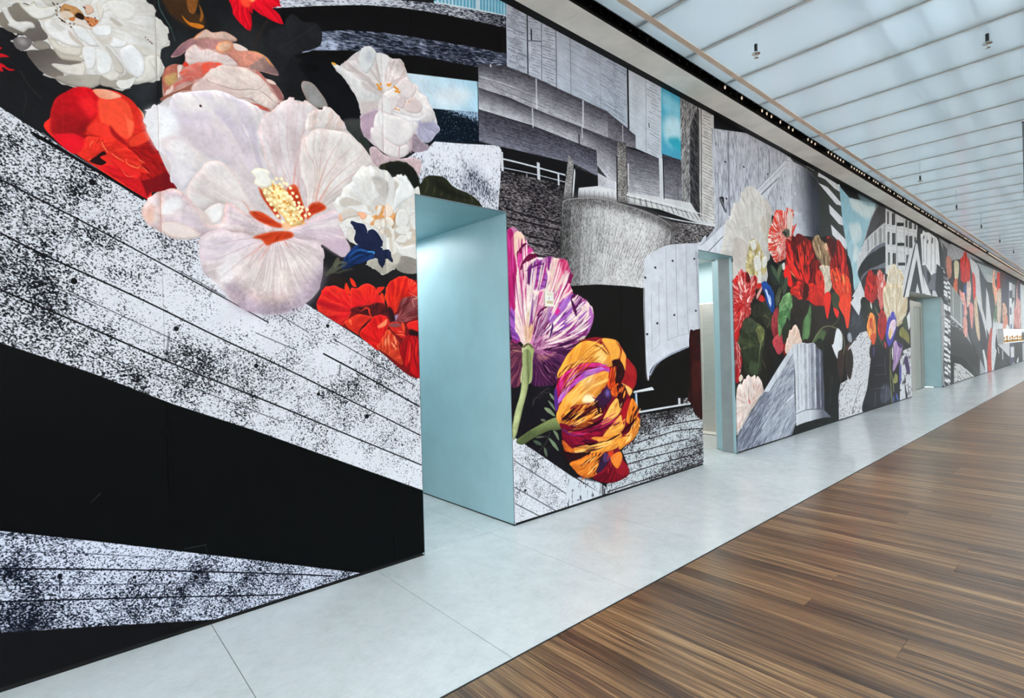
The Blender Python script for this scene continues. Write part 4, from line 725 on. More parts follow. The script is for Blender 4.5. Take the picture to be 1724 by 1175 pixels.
('K','3350 2623 16 38 54 25 205 44 242 38 267 2 386 -10 316 -33 234 -56 48 -91 0 -122 -242 -57 -220 -84 -98 -82 -32 -264 -333 2 -393 -9 -356 -34 -181 -25 72 331',((222,220,219),(48,43,44)),{'c':0.3,'a':0.2,'b':14,'g':0.85,'d':(107,174),'sf':0.28,'t':0.1,'q':-1.582,'st':3.4,'gr':[(3339,2339,3643,2375,0.2,0),(4611,2489,5112,2580,0,0.25),(3782,2751,3775,2598,0.25,0)],'o':36}),
('P','4558 2235 98 82 220 84 254 65 -24 -498 -582 -30',(19,18,17),{'m':3}),
('L','3395 2630 -4 -687 1666 694 -568 -581',(70,62,62),{'n':34,'w':0.8,'o':60,'br':0.5,'j':1.5,'d':(113,179)}),
('S','3358 2650 85 37 182 41 242 37 267 2 386 -10 315 -33 234 -60',(150,146,146),{'w':1.3,'d':(108,176)}),
('P','4511 1758 25 445 34 76 151 81 247 88 320 54 331 44 189 34 -193 -1139 -277 -73 -373 -79 -249 -85 -115 -75 -39 -100 -31 140',(204,207,214),{'s':1,'g':(4583,1881,5647,2063,190,193,200)}),
('S','4655 1921 -18 -607',(110,110,118),{'w':0.6,'d':(95,164),'o':75}),
('S','4792 2051 -14 -652',(110,110,118),{'w':0.6,'d':(92,161),'o':75}),
('S','4944 2417 -11 -483 2 -503',(110,110,118),{'w':0.6,'d':(88,158),'o':75}),
('S','5138 2473 -8 -529 4 -472',(110,110,118),{'w':0.6,'d':(84,155),'o':75}),
('S','5353 2503 -14 -549 14 -447',(110,110,118),{'w':0.6,'d':(80,151),'o':75}),
('S','5560 2444 21 -449 13 -481',(130,130,138),{'w':3.5,'d':(76,147),'m':20,'f':12,'o':50}),
('S','4935 1438 194 41 230 28',(90,90,96),{'w':0.4,'d':(84,155),'o':70}),
('S','4652 1333 133 66',(90,90,96),{'w':0.4,'d':(93,163),'o':70}),
('D','4738 2193 331 99 449 62 -443 -647 445 58 -773 -150 -185 -113 -8 574',(52,52,60),{'r':1.99,'d':(93,162),'o':100}),
('S','4589 1081 121 111 248 85 372 81 272 73',(150,156,176),{'w':2.4,'d':(86,157),'m':20}),
('P','4520 1974 18 -6 -13 -871 -18 1',(60,60,60),{'o':60}),
('S','4531 1188 11 -156 129 105 109 71',(150,150,156),{'w':0.7,'d':(95,164),'o':60}),
('P','4305 941 319 21 37 -33 -356 -6',(214,217,220),{}),
('S','4348 920 5 -153',(176,190,204),{'w':3.2,'d':(102,170)}),
('S','4333 921 4 -73',(110,150,190),{'w':1.2,'d':(102,170)}),
('S','4393 727 447 1 517 -2',(206,209,214),{'w':3.2,'d':(90,160)}),
('S','5127 806 2 -77',(196,196,200),{'w':3.7,'d':(84,155)}),
('K','5203 790 118 7 12 -67 -127 -1',((190,186,188),(60,56,58)),{'c':0.5,'a':0.1,'b':40,'g':2.2,'d':(82,152),'sf':0.1,'t':0.1}),
('K','4372 697 384 -7 606 0 259 -39 -7 -653 -1753 20 -7 96 256 8 83 42 -9 72 -90 156 196 86',((196,201,205),(28,23,26)),{'c':0.24,'a':0.3,'b':18,'g':1.15,'d':(97,166),'sf':0.22,'t':0.1,'q':0.117,'st':1.4,'gr':[(4893,684,4938,454,0.55,0),(4463,-46,4418,80,0.28,0),(5593,237,5311,277,0,-0.05)],'bl':[(4873,276,5.9,0.2),(4381,349,4.9,0.15),(5067,168,5.9,0.15),(4487,481,4.9,-0.1)]}),
('S','4252 426 493 22 365 8 519 -39',(26,20,22),{'w':1.7,'d':(88,158),'m':14,'o':90}),
('S','4115 346 340 -8 562 4 297 -4',(26,20,22),{'w':1.7,'d':(93,162),'m':14,'o':90}),
('S','4157 244 579 4 877 -11',(26,20,22),{'w':1.7,'d':(90,160),'m':14,'o':90}),
('S','4192 150 540 10 876 -13',(26,20,22),{'w':1.7,'d':(90,160),'m':14,'o':90}),
('S','4776 539 397 -3 442 -9',(26,20,22),{'w':1.7,'d':(83,154),'m':14,'o':90}),
('S','3851 40 616 2 535 -13 601 11',(26,20,22),{'w':1.7,'d':(93,162),'m':14,'o':90}),
('S','4734 492 2 -58',(50,44,46),{'w':1.2,'d':(93,162),'o':70}),
('S','5320 458 0 -121',(50,44,46),{'w':1.2,'d':(81,152),'o':70}),
('S','4927 237 3 -63',(50,44,46),{'w':1.2,'d':(88,159),'o':70}),
('S','4376 234 2 -74',(50,44,46),{'w':1.2,'d':(101,170),'o':70}),
('K','3316 324 132 -78 74 -3 137 -49 122 -63 87 -60 -11 -46 -497 -7 -56 -1',((206,210,216),(60,58,64)),{'c':0.1,'a':0.1,'b':12,'g':1.6,'d':(125,189),'sf':0.1,'t':0.1,'q':-1.571,'st':6,'gr':[(3697,104,3863,72,0,0.4)]}),
('D','3535 178 55 -11 -134 -119',(50,48,52),{'r':1.23,'d':(126,190),'o':100}),
('P','5371 1497 96 41 145 25 64 -17 -44 -944 -166 -13 -102 139 -65 54 44 143',(44,17,17),{'s':1,'e':(23,26,10,11,60),'m':24}),
('P','5416 1151 192 25 19 -270 -196 -69',(60,22,20),{'s':1,'m':20,'f':33}),
('P','2688 1334 531 -16 72 -971 463 -297 -390 233 -637 419',(22,20,25),{'m':10}),
('P','3327 305 433 -125 469 6 -386 -55',(22,18,20),{'s':1,'f':16}),
('S','3137 1013 59 -66',(120,132,104),{'w':3.9,'d':(141,200),'tp':2}),
('S','3117 953 42 -40 42 -54',(112,126,98),{'w':3.5,'d':(141,200),'tp':2}),
('S','3072 896 51 -29 71 -54',(128,140,108),{'w':5.9,'d':(142,201),'tp':2}),
('S','3026 804 59 -19',(96,104,80),{'w':3.9,'d':(145,203),'tp':2}),
('S','3169 696 37 -36 27 -56',(112,126,98),{'w':4.4,'d':(139,199),'tp':2}),
('S','3114 641 59 -63 56 -64',(104,120,92),{'w':4.9,'d':(140,200),'tp':2}),
('S','2937 641 49 -25 44 -24',(70,82,68),{'w':5.4,'d':(149,206),'tp':2}),
('S','3060 569 12 -38 15 -45',(84,98,78),{'w':4.4,'d':(145,203),'tp':2}),
('S','2946 670 117 -13',(70,82,66),{'w':3.0,'d':(148,205),'tp':2}),
('S','3133 688 -55 -85 -87 -60',(110,104,84),{'w':0.7,'d':(145,203),'o':80}),
('S','2962 655 135 1',(110,104,84),{'w':0.7,'d':(147,204),'o':80}),
('S','2939 921 18 46 51 32 52 32 70 26',(110,104,84),{'w':0.7,'d':(147,204),'o':80}),
('S','2956 931 -7 49 42 8',(120,108,96),{'w':0.6,'d':(149,206),'o':60}),
('S','3007 975 52 20 -16 37',(120,108,96),{'w':0.6,'d':(146,204),'o':60}),
('S','3060 1031 51 -16 36 40',(120,108,96),{'w':0.6,'d':(143,202),'o':60}),
('P','2732 2299 154 -2 141 -156 170 10 194 -17 40 -255 154 -62 120 -139 -80 -179 -245 -79 -290 -28 -178 35 -165 128',(196,120,160),{'s':1,'m':10}),
('P','2968 1362 122 24 290 46 137 21 -160 -192 -105 -175 -323 21',(96,42,86),{'s':1,'v':(2976,1367,20,1,44,16,46,90,0.5,0.15),'m':12}),
('P','2997 1329 92 30 157 -4 -113 -52 -78 -30',(176,112,112),{'s':1,'v':(2976,1367,24,1,90,40,80,90,0.5,0.12),'f':13}),
('P','2994 1254 136 -28 106 -117 -157 -1',(66,26,56),{'s':1,'f':22}),
('S','3016 1253 51 -79 74 -70',(170,110,160),{'w':1.3,'d':(145,203),'tp':2,'o':60}),
('S','3040 1273 89 -69 110 -39',(160,100,150),{'w':1.1,'d':(142,201),'tp':2,'o':60}),
('P','2702 1451 137 -49 16 -42 -40 -246 -125 8',(122,62,76),{'s':1,'v':(2853,1397,16,1,60,22,50,90,0.5,0.15),'m':14}),
('S','2727 1384 118 -19',(190,140,120),{'w':2.2,'d':(158,212),'tp':2,'o':70}),
('P','2713 2301 64 21 5 -162 26 -144 -43 -191 19 -145 43 -209 -84 -20 -23 207 -7 288',(150,18,84),{'s':1,'v':(2798,1429,10,1,206,60,140,80,0.55,0.12),'m':10}),
('P','2724 1699 56 2 50 -157 -31 -94 -75 53',(160,90,180),{'s':1,'v':(2883,1428,20,1,96,40,120,85,0.5,0.15),'f':15}),
('P','2752 2240 61 88 34 2 42 -24 32 -69 115 -87 85 -34 39 -184 -19 -89 -95 -92 -75 -110 -44 -205 -73 -8 -82 127 2 135 16 136 23 180 -42 153',(236,214,204),{'s':1,'v':(2890,1428,26,1,206,130,160,55,0.55,0.1),'m':8}),
('P','2752 2229 61 97 73 -22 13 -48 -59 -59 -28 -55 -21 -117 -20 123',(232,196,172),{'s':1,'f':4}),
('P','2813 2163 55 42 42 44 45 -40 -59 -27 -48 -58 -32 -24',(112,14,62),{'s':1,'f':2}),
('P','2808 2110 44 46 104 58 35 -28 -96 -47 -49 -68 -26 -33',(206,60,138),{'s':1,'f':4}),
('P','2846 2050 33 56 75 58 83 -9 -10 -14 -75 -34 -60 -37 -42 -51',(100,12,52),{'s':1,'f':2}),
('S','2872 2095 36 19',(200,150,200),{'w':1.8,'d':(153,209)}),
('P','2905 2018 91 82 106 24 36 -72 19 -120 -64 -48 -91 -15 -58 39 -43 19',(158,84,168),{'s':1,'v':(2890,1423,34,1,84,22,84,90,0.48,0.1),'f':9}),
('S','2980 2072 60 21 70 20',(92,22,88),{'w':2.7,'d':(146,204),'tp':2,'o':85}),
('S','2956 2016 83 34 92 15',(92,22,88),{'w':3.1,'d':(146,204),'tp':2,'o':85}),
('S','2939 1967 98 39 107 0',(92,22,88),{'w':2.7,'d':(146,204),'tp':2,'o':85}),
('S','2982 1932 99 28 71 -6',(92,22,88),{'w':3.1,'d':(145,203),'tp':2,'o':85}),
('S','2944 1887 105 22 94 -11',(92,22,88),{'w':2.0,'d':(146,204),'tp':2,'o':85}),
('S','2901 1917 44 13',(92,22,88),{'w':1.8,'d':(151,207),'tp':2,'o':85}),
('S','3032 1881 -76 -47 -76 -88',(246,234,226),{'w':2.2,'d':(150,206),'tp':2,'o':85}),
('S','3107 1852 -93 -58 -62 -89',(246,234,226),{'w':2.7,'d':(147,204),'tp':2,'o':85}),
('S','2943 1876 -60 -45 -45 -66',(246,234,226),{'w':1.5,'d':(153,209),'tp':2,'o':85}),
('S','3016 1837 -47 -45',(246,234,226),{'w':1.3,'d':(148,205),'tp':2,'o':85}),
('P','2800 1879 87 47 70 -70 -17 -76 -103 -36 -40 41',(240,224,214),{'s':1,'f':17,'o':85}),
('P','3031 1838 77 25 -4 -110 -61 -2',(206,90,140),{'s':1,'v':(2890,1428,34,1,240,220,215,80,0.5,0.1),'f':9}),
('P','2877 1650 119 57 13 -65 -66 -172 -59 -21',(218,178,140),{'s':1,'v':(2905,1428,26,1,176,110,90,60,0.52,0.12),'f':15}),
('P','3095 2134 102 30 112 -17 82 -1 24 -72 -63 -85 -135 -143 -63 -3 7 100 -27 131',(232,204,186),{'s':1,'v':(3149,1733,22,1,206,160,160,60,0.55,0.12)}),
('P','3095 2134 102 30 31 -16 -41 -48 -11 -67 -37 41',(122,34,112),{'s':1,'v':(3149,1733,30,1,216,170,190,80,0.52,0.1),'f':3}),
('P','3301 2146 90 2 26 -74 -55 -52 -49 19 -40 21',(182,28,84),{'s':1,'v':(3231,1802,24,1,226,110,140,75,0.55,0.1),'f':7}),
('P','3274 2096 48 -30 15 -44 -69 -83 -50 -48',(220,120,150),{'s':1,'f':11}),
('P','3415 2074 39 -55 -20 -82 31 -77 -103 -52 -111 -106 -52 -1 32 101 86 139',(190,38,118),{'s':1,'v':(3194,1668,22,1,236,190,186,90,0.54,0.08),'m':8}),
('P','3422 2063 32 -50 -20 -65 -33 21',(120,20,66),{'s':1,'f':3}),
('S','3398 2066 -97 -125 -68 -94',(238,206,196),{'w':2.2,'d':(135,196),'tp':2}),
('S','3359 1955 -61 -82 -43 -81',(238,206,196),{'w':2.0,'d':(135,196),'tp':2}),
('S','3426 1948 -96 -96 -102 -117',(238,206,196),{'w':1.8,'d':(134,195),'tp':2}),
('S','3466 1893 -120 -63 -68 -71',(238,206,196),{'w':3.1,'d':(133,194),'tp':2}),
('P','3149 1711 113 59 100 55 106 35 121 -29 105 -58 35 -94 -28 -99 -76 -95 -143 -57 -203 -46 -189 4 -108 24 112 91',(230,204,200),{'s':1,'v':(2972,1394,30,1,150,50,126,92,0.5,0.08),'m':8}),
('P','3294 1760 85 65 92 31 22 -136 -90 -128 -110 -58 -37 90',(168,104,188),{'s':1,'v':(2972,1394,40,1,110,50,130,80,0.52,0.1),'f':14}),
('P','3465 1858 120 -27 -55 -63 -39 -106 -32 57 -31 80',(88,16,74),{'s':1,'v':(2972,1394,40,1,200,150,190,80,0.6,0.08),'f':3}),
('S','3437 1799 40 -56 28 -81',(98,24,88),{'w':2.7,'d':(129,191),'tp':2,'o':85}),
('S','3576 1816 -29 -48 7 -46',(98,24,88),{'w':1.8,'d':(126,189),'tp':2,'o':85}),
('S','3613 1653 -127 -107 -154 -80',(98,24,88),{'w':3.1,'d':(129,191),'tp':2,'o':85}),
('S','3663 1547 -145 -71 -188 -44',(98,24,88),{'w':4.0,'d':(128,190),'tp':2,'o':85}),
('S','3524 1628 -106 -82 -119 -68',(98,24,88),{'w':2.0,'d':(131,193),'tp':2,'o':85}),
('S','3706 1714 -13 -108 -103 -95',(98,24,88),{'w':2.2,'d':(122,186),'tp':2,'o':85}),
('S','3599 1747 -109 -120 -140 -104',(240,214,204),{'w':3.5,'d':(128,191),'tp':2,'o':85}),
('S','3670 1713 -113 -132 -141 -81',(240,214,204),{'w':3.5,'d':(126,189),'tp':2,'o':85}),
('S','3443 1742 14 -69',(240,214,204),{'w':1.8,'d':(130,192),'tp':2,'o':85}),
('S','3366 1500 -149 -66 -127 -31',(240,214,204),{'w':2.0,'d':(138,198),'tp':2,'o':85}),
('P','3681 1761 46 -83 -26 -96 -56 -47 22 118',(180,100,180),{'s':1,'f':6}),
('P','3009 1664 141 74 111 -2 -67 -68 -98 -123 -95 -97 -42 -27 19 124',(186,150,170),{'s':1,'v':(2948,1406,34,1,110,24,90,92,0.48,0.08),'m':8}),
('S','3141 1711 -102 -58 -40 -76',(96,16,66),{'w':2.7,'d':(145,203),'tp':2,'o':90}),
('S','3168 1601 -43 -100 -49 -65',(96,16,66),{'w':2.9,'d':(143,201),'tp':2,'o':90}),
('S','3258 1658 -114 -58 -49 -66',(96,16,66),{'w':2.0,'d':(141,200),'tp':2,'o':90}),
('S','3023 1621 -41 -87 -20 -32',(96,16,66),{'w':2.2,'d':(148,205),'tp':2,'o':90}),
('P','3156 1711 105 25 -12 -90 -89 -46',(150,90,170),{'s':1,'f':11}),
('P','3228 1713 33 23 31 -33 -58 -35',(206,40,130),{'s':1,'f':6}),
('P','2956 1421 137 47 191 33 198 -59 -103 -45 -245 -61 -136 15',(120,40,100),{'s':1,'v':(2972,1394,40,1,226,180,190,92,0.54,0.1),'f':9}),
('F','2891 1449 -51 380 -5 431',[(176,36,112),(130,16,80),(206,70,140)],{'n':26,'x':26.6,'w':2.9,'d':(155,210),'cv':0.15,'o':85}),
('F','2891 1449 -36 380 -13 431',[(246,234,226),(238,214,204)],{'n':20,'x':26.6,'w':3.1,'d':(155,210),'cv':0.15,'o':80}),
('F','2906 1449 70 322 95 341',[(122,42,130),(84,20,84),(160,90,170),(176,36,112),(130,16,80),(206,70,140)],{'n':22,'x':24.3,'w':2.9,'d':(149,206),'cv':0.15,'o':85}),
('F','2906 1449 63 321 87 341',[(246,234,226),(238,214,204)],{'n':16,'x':24.3,'w':2.9,'d':(149,206),'cv':0.15,'o':80}),
('F','2927 1449 223 306 110 374',[(206,120,150),(190,60,120)],{'n':12,'x':19.9,'w':2.4,'d':(141,200),'cv':0.15,'o':85,'t':(0.4,0.9)}),
('F','2927 1449 223 306 110 374',[(246,234,226),(238,214,204)],{'n':14,'x':22.1,'w':2.9,'d':(141,200),'cv':0.15,'o':80}),
('F','2949 1432 294 259 186 349',[(176,36,112),(130,16,80),(206,70,140),(96,20,70)],{'n':16,'x':17.7,'w':2.9,'d':(138,198),'cv':0.15,'o':85}),
('F','2949 1432 294 259 186 349',[(246,234,226),(238,214,204)],{'n':12,'x':17.7,'w':2.7,'d':(138,198),'cv':0.15,'o':85}),
('F','2963 1421 324 158 297 226',[(122,42,130),(84,20,84),(160,90,170)],{'n':26,'x':33.2,'w':3.1,'d':(136,196),'cv':0.15,'o':85}),
('F','2963 1421 324 158 297 226',[(246,234,226),(238,214,204)],{'n':22,'x':33.2,'w':3.3,'d':(136,196),'cv':0.15,'o':85}),
('F','2978 1410 403 56 314 200',[(122,42,130),(84,20,84),(160,90,170),(110,30,90)],{'n':20,'x':24.3,'w':3.1,'d':(132,194),'cv':0.15,'o':85}),
('F','2978 1410 403 56 305 200',[(246,234,226),(238,214,204)],{'n':16,'x':24.3,'w':3.1,'d':(132,194),'cv':0.15,'o':85}),
('F','2983 1367 263 -12 271 86',[(48,14,46),(70,24,66),(150,84,120)],{'n':16,'x':24.3,'w':3.1,'d':(137,198),'cv':0.15,'o':85}),
('F','2983 1351 133 -91 121 -140',[(44,14,42),(150,90,130),(30,10,30)],{'n':14,'x':28.8,'w':2.7,'d':(143,202),'cv':0.15,'o':85}),
('P','2718 2298 59 17 8 -155 23 -134 -37 -180 12 -124 -31 -22 -23 144 -11 206',(164,20,90),{'s':1,'o':70}),
('F','2766 1700 -17 301 -4 290',[(120,10,60),(206,60,140)],{'n':8,'x':8.9,'w':2.7,'d':(160,213),'cv':0.8,'o':85}),
('S','2818 2153 65 70 42 20',(96,10,52),{'w':3.5,'d':(154,209),'tp':2}),
('S','2856 2062 82 70 90 36',(96,10,50),{'w':5.8,'d':(151,207),'tp':2}),
('S','2905 2018 120 58 92 18',(104,24,100),{'w':3.1,'d':(147,205),'tp':2}),
('S','3009 1653 62 56 79 35',(90,14,60),{'w':3.1,'d':(145,203),'tp':2}),
('S','3155 1468 35 88 9 45',(60,20,80),{'w':3.1,'d':(140,200),'tp':2}),
('S','3437 1811 32 -68 31 -81',(72,12,62),{'w':4.9,'d':(129,191),'tp':2}),
('P','2839 1402 73 33 60 -46 -18 -91 -24 -180 -115 7 32 177',(150,160,104),{'s':1,'g':(2937,1320,2851,1323,186,190,140),'m':8}),
('P','2839 1402 73 33 60 -46 -32 11 -28 22 -44 -20',(90,76,50),{'s':1}),
('P','2847 1365 82 -3 -14 -213 -90 -253 -69 -178 -38 -36 5 144 75 190 35 173',(136,146,94),{'s':1,'g':(2909,1209,2821,1201,176,182,130),'e':(14,92,100,62,70),'m':8}),
('P','2754 666 212 85 260 50 54 -100 -181 -3 -170 -38 -98 -34',(122,132,82),{'s':1,'g':(3051,789,3047,693,84,94,58),'e':(12,84,92,56,50),'m':8}),
('P','3192 942 38 153 37 121 137 143 177 89 182 28 190 -19 158 -52 88 -104 9 -38 145 -109 5 -131 -68 -73 -36 -87 104 -74 43 -135 -54 -124 -111 -89 -168 -39 27 -80 89 -103 9 -78 -138 -28 -235 19 -164 81 -142 26 -116 101 -78 138 -44 142 -12 114 -44 94',(108,14,34),{'s':1,'m':10}),
('P','4187 1266 83 -31 91 -95 -10 -116 -72 -76 -103 49 -60 54 45 86',(146,26,30),{'s':1,'e':(10,190,60,40,50),'m':12}),
('P','4196 1225 114 -69 40 -67 -127 32',(160,30,34),{'s':1,'f':10}),
('P','3244 1133 23 83 137 137 185 93 209 -22 131 -90 58 -104 -45 -35 -151 43 -218 11 -175 -45',(238,164,62),{'s':1,'r':(3831,1288,130,255,224,150),'v':(3236,826,16,1,210,120,36,55,0.55,0.15)}),
('P','3617 1462 146 17 113 -24 -40 -46 -75 25 -91 11',(126,18,32),{'s':1}),
('S','3714 1405 102 -22 111 -74',(60,16,20),{'w':2.2,'d':(117,182),'tp':2}),
('S','3528 1443 89 17',(150,70,30),{'w':1.8,'d':(125,189)}),
('S','3281 1171 68 47 85 31',(96,26,16),{'w':2.0,'d':(133,195),'tp':2,'o':85}),
('S','3364 1189 70 48 69 32',(96,26,16),{'w':1.5,'d':(130,192),'tp':2,'o':85}),
('S','3591 1278 55 10 73 9',(96,26,16),{'w':1.5,'d':(122,187),'tp':2,'o':85}),
('S','3504 1275 70 9',(96,26,16),{'w':1.1,'d':(126,190),'tp':2,'o':85}),
('S','3248 1139 34 48',(96,26,16),{'w':1.8,'d':(137,197),'tp':2,'o':85}),
('P','3838 1460 214 -14 61 -79 -12 -88 -117 -29 -55 96',(240,164,64),{'s':1,'e':(15,206,110,36,60)}),
('P','4042 1446 148 -132 9 -70 -21 -95 -69 104 24 101',(236,156,62),{'s':1,'e':(10,160,60,24,60)}),
('S','4052 1437 67 -83 -13 -75 -112 -28',(140,50,20),{'w':1.1,'d':(109,176)}),
('P','3204 1008 59 119 135 72 210 46 220 -13 129 -57 -33 -38 -135 65 -183 -4 -176 -61 -137 -96 -86 -134',(172,18,66),{'s':1,'v':(3184,743,12,2,216,50,150,75,0.52,0.15),'m':8}),
('S','3608 1238 182 -9 152 -46',(214,50,130),{'w':2.2,'d':(118,183),'tp':2,'o':80}),
('S','3279 1103 135 72 175 50',(120,10,40),{'w':2.0,'d':(130,193),'tp':2,'o':80}),
('P','3210 913 95 118 158 84 197 71 214 9 54 -48 -141 7 -202 -37 -194 -92 -119 -96',(178,112,186),{'s':1,'v':(3184,743,20,2,120,60,160,80,0.5,0.12),'m':8}),
('S','3272 935 103 94 174 81',(206,70,190),{'w':4.0,'d':(131,193),'f':9,'o':60}),
('P','3443 1058 124 62 90 7 -127 -51',(150,110,190),{'s':1,'f':9}),
('P','3216 828 56 94 136 102 195 92 222 48 103 -27 -19 -88 -107 -78 -81 -63 -128 -27 -174 -7 -137 -100 -43 -29',(238,158,60),{'s':1,'r':(3656,1103,176,255,226,170),'e':(16,216,124,44,50),'v':(3232,737,14,1,204,116,40,60,0.54,0.14)}),
('P','3597 966 89 -19 46 -46 -103 -15 -88 26',(255,234,190),{'s':1,'f':21}),
('S','3677 936 45 -16 21 -20',(170,30,50),{'w':1.8,'d':(120,185),'tp':2}),
('P','3340 986 136 24 84 -77 -174 -31',(248,180,84),{'s':1,'f':28,'o':80}),
('P','3267 801 186 72 140 1 146 15 81 -86 -141 -108 -161 -28 -141 -12 -82 24',(232,150,50),{'s':1,'v':(3279,693,22,1,110,28,24,92,0.52,0.08),'m':8}),
('S','3274 768 75 24 104 75',(52,14,22),{'w':3.1,'d':(133,194),'tp':2}),
('S','3281 754 101 34 61 40',(52,14,22),{'w':2.0,'d':(133,194),'tp':2}),
('S','3332 794 66 -24 122 50',(52,14,22),{'w':2.2,'d':(131,193),'tp':2}),
('S','3590 790 74 63 56 31',(52,14,22),{'w':2.9,'d':(122,186),'tp':2}),
('S','3481 708 108 58 111 72',(52,14,22),{'w':1.5,'d':(125,188),'tp':2}),
('S','3640 714 95 73 66 29',(52,14,22),{'w':1.5,'d':(120,185),'tp':2}),
('P','3257 746 122 -26 120 4 -88 -48 -101 -16 -44 40',(110,14,36),{'s':1,'f':3}),
('P','3195 1031 30 9 13 -147 -30 -41 -17 68',(80,40,120),{'s':1,'f':4}),
('P','3711 885 39 47 106 60 59 31 51 -61 -13 -74 -94 -55 -86 -20',(50,22,52),{'s':1,'r':(3903,954,61,110,90,160),'f':2}),
('S','3738 865 26 -39',(60,18,34),{'w':2.2,'d':(119,184),'tp':1}),
('S','3775 855 26 -51',(60,18,34),{'w':2.2,'d':(118,183),'tp':1}),
('S','3822 845 26 -45',(60,18,34),{'w':2.2,'d':(116,182),'tp':1}),
('S','3859 835 18 -32',(60,18,34),{'w':2.2,'d':(115,181),'tp':1}),
('S','3729 871 7 -48',(60,18,34),{'w':2.2,'d':(120,184),'tp':1}),
('P','3307 644 278 26 222 55 203 -22 -199 -112 -155 -24 77 -50 -191 -17 -128 30 -86 81',(150,16,46),{'s':1,'v':(3263,689,18,1,80,8,34,85,0.5,0.12),'m':8}),
('S','3310 660 203 -31 142 6 168 15 177 42',(186,40,90),{'w':3.1,'d':(122,186),'tp':2,'o':85}),
('S','3328 679 203 -21 163 38',(70,10,30),{'w':3.1,'d':(127,190),'tp':2}),
('S','3279 693 130 -68 138 -12',(80,40,110),{'w':2.7,'d':(131,193),'f':3,'o':70}),
('S','3492 545 106 9 126 -36',(60,8,28),{'w':2.2,'d':(124,188),'tp':2}),
('P','3801 681 105 123 102 80 50 5 41 -51 -1 -65 -93 -63 -143 -36',(244,188,92),{'s':1,'e':(17,214,128,40,60),'v':(3805,671,14,1,210,130,50,50,0.55,0.15)}),
('P','3819 560 139 93 145 81 56 -28 -17 -102 -98 -51 -111 -28',(240,174,74),{'s':1,'e':(17,206,120,40,60),'v':(3800,550,16,1,204,120,44,55,0.55,0.14)}),
('S','3821 596 136 32 122 24',(170,90,30),{'w':1.5,'d':(113,179),'tp':2,'o':60}),
('S','3924 524 89 10 82 27',(70,16,22),{'w':2.2,'d':(111,178),'tp':2}),
('P','3413 507 166 12 173 -1 -99 54 185 -15 237 10 22 -59 -89 -87 -251 -3 -217 32',(232,156,60),{'s':1,'e':(14,204,120,40,50),'v':(4155,528,14,1,196,104,36,60,0.54,0.14)}),
('S','3577 486 182 -15 192 -3',(204,124,46),{'w':2.0,'d':(119,184),'tp':2,'o':60}),
('P','3272 598 35 -16 98 -77 84 -35 140 -30 -226 20 -83 24 -38 67',(214,112,34),{'s':1,'v':(3244,624,14,1,130,30,20,80,0.52,0.12),'f':2}),
('P','3269 514 134 -51 236 -12 -92 -57 -181 -3 -63 67',(38,12,18),{'s':1}),
('P','3363 392 144 11 125 25 209 -20 -28 -80 -60 -87 -111 -28 -127 33 -97 75',(230,134,42),{'s':1,'e':(14,190,96,30,50),'v':(3757,435,16,1,190,86,28,70,0.52,0.14)}),
('S','3629 437 -37 -36',(60,14,22),{'w':2.0,'d':(124,188),'tp':1}),
('S','3665 428 -11 -36',(60,14,22),{'w':2.0,'d':(122,186),'tp':1}),
('S','3720 423 -21 -51',(60,14,22),{'w':2.0,'d':(121,185),'tp':1}),
('S','3775 415 -29 -38',(60,14,22),{'w':2.0,'d':(119,184),'tp':1}),
('S','3675 233 77 71 60 75',(60,14,22),{'w':2.0,'d':(119,184),'tp':1}),
('P','3743 305 70 98 113 -57 -139 -99 -75 -8',(44,26,52),{'s':1,'f':4}),
('P','3813 403 95 -27 17 -39 -97 -15',(74,50,96),{'s':1,'f':6}),
('P','3665 209 160 44 100 81 94 -139 166 -53 -160 -36 -205 25',(124,14,28),{'s':1,'v':(4067,389,14,1,80,8,22,80,0.5,0.12)}),
('P','3989 212 95 89 104 -85 9 -71 -100 -2',(138,18,32),{'s':1,'e':(10,96,10,24,50)}),
('P','3922 347 145 36 33 -77 -86 -76',(238,138,50),{'s':1,'v':(4067,389,12,1,200,90,30,60,0.52,0.14)}),
('P','3889 404 79 0 -22 -46 -39 0',(206,60,30),{'s':1}),
('P','3906 1027 55 160 82 -44 16 -103 -86 -57',(222,78,26),{'s':1,'v':(3912,953,16,1,130,24,16,80,0.5,0.12)}),
('P','3984 1250 120 4 70 -105 -54 -98 -86 -35 -15 128',(40,16,18),{'s':1,'m':12}),
('S','4072 1217 70 -53 -45 -86',(70,30,28),{'w':1.8,'d':(108,176),'o':60}),
('P','3952 975 113 61 9 -108 -85 -12',(230,104,34),{'s':1,'v':(4007,871,12,1,150,40,20,70,0.52,0.12)}),
('P','4054 1018 147 -8 -27 -153 -89 -58 -25 118',(56,16,20),{'s':1}),
('S','4174 959 -34 -74',(238,140,50),{'w':2.7,'d':(107,174),'tp':2}),
('S','4093 990 -34 -86',(226,96,34),{'w':2.2,'d':(109,176),'tp':2}),
('P','4120 1038 164 -77 -45 -61 -60 84',(242,180,100),{'s':1,'e':(10,214,110,50,60)}),
('P','4104 760 70 97 84 3 -91 -158 -28 -73 -28 57',(156,18,30),{'s':1}),
('P','4178 673 75 177 44 16 66 -78 -9 -103 -110 -55',(236,136,40),{'s':1,'v':(4238,492,12,1,200,90,26,60,0.52,0.14)}),
('P','4148 593 96 40 109 39 -112 -103 -146 -20',(70,14,22),{'s':1}),
('P','4072 499 169 67 113 116 45 -67 -71 -112 -236 -97 -43 36',(236,150,54),{'s':1,'v':(4067,389,14,1,196,104,36,60,0.54,0.14)}),
('S','4114 521 125 -3',(110,36,20),{'w':2.0,'d':(106,174),'tp':2}),
('S','4352 633 52 -58',(250,200,120),{'w':1.8,'d':(101,170),'tp':2}),
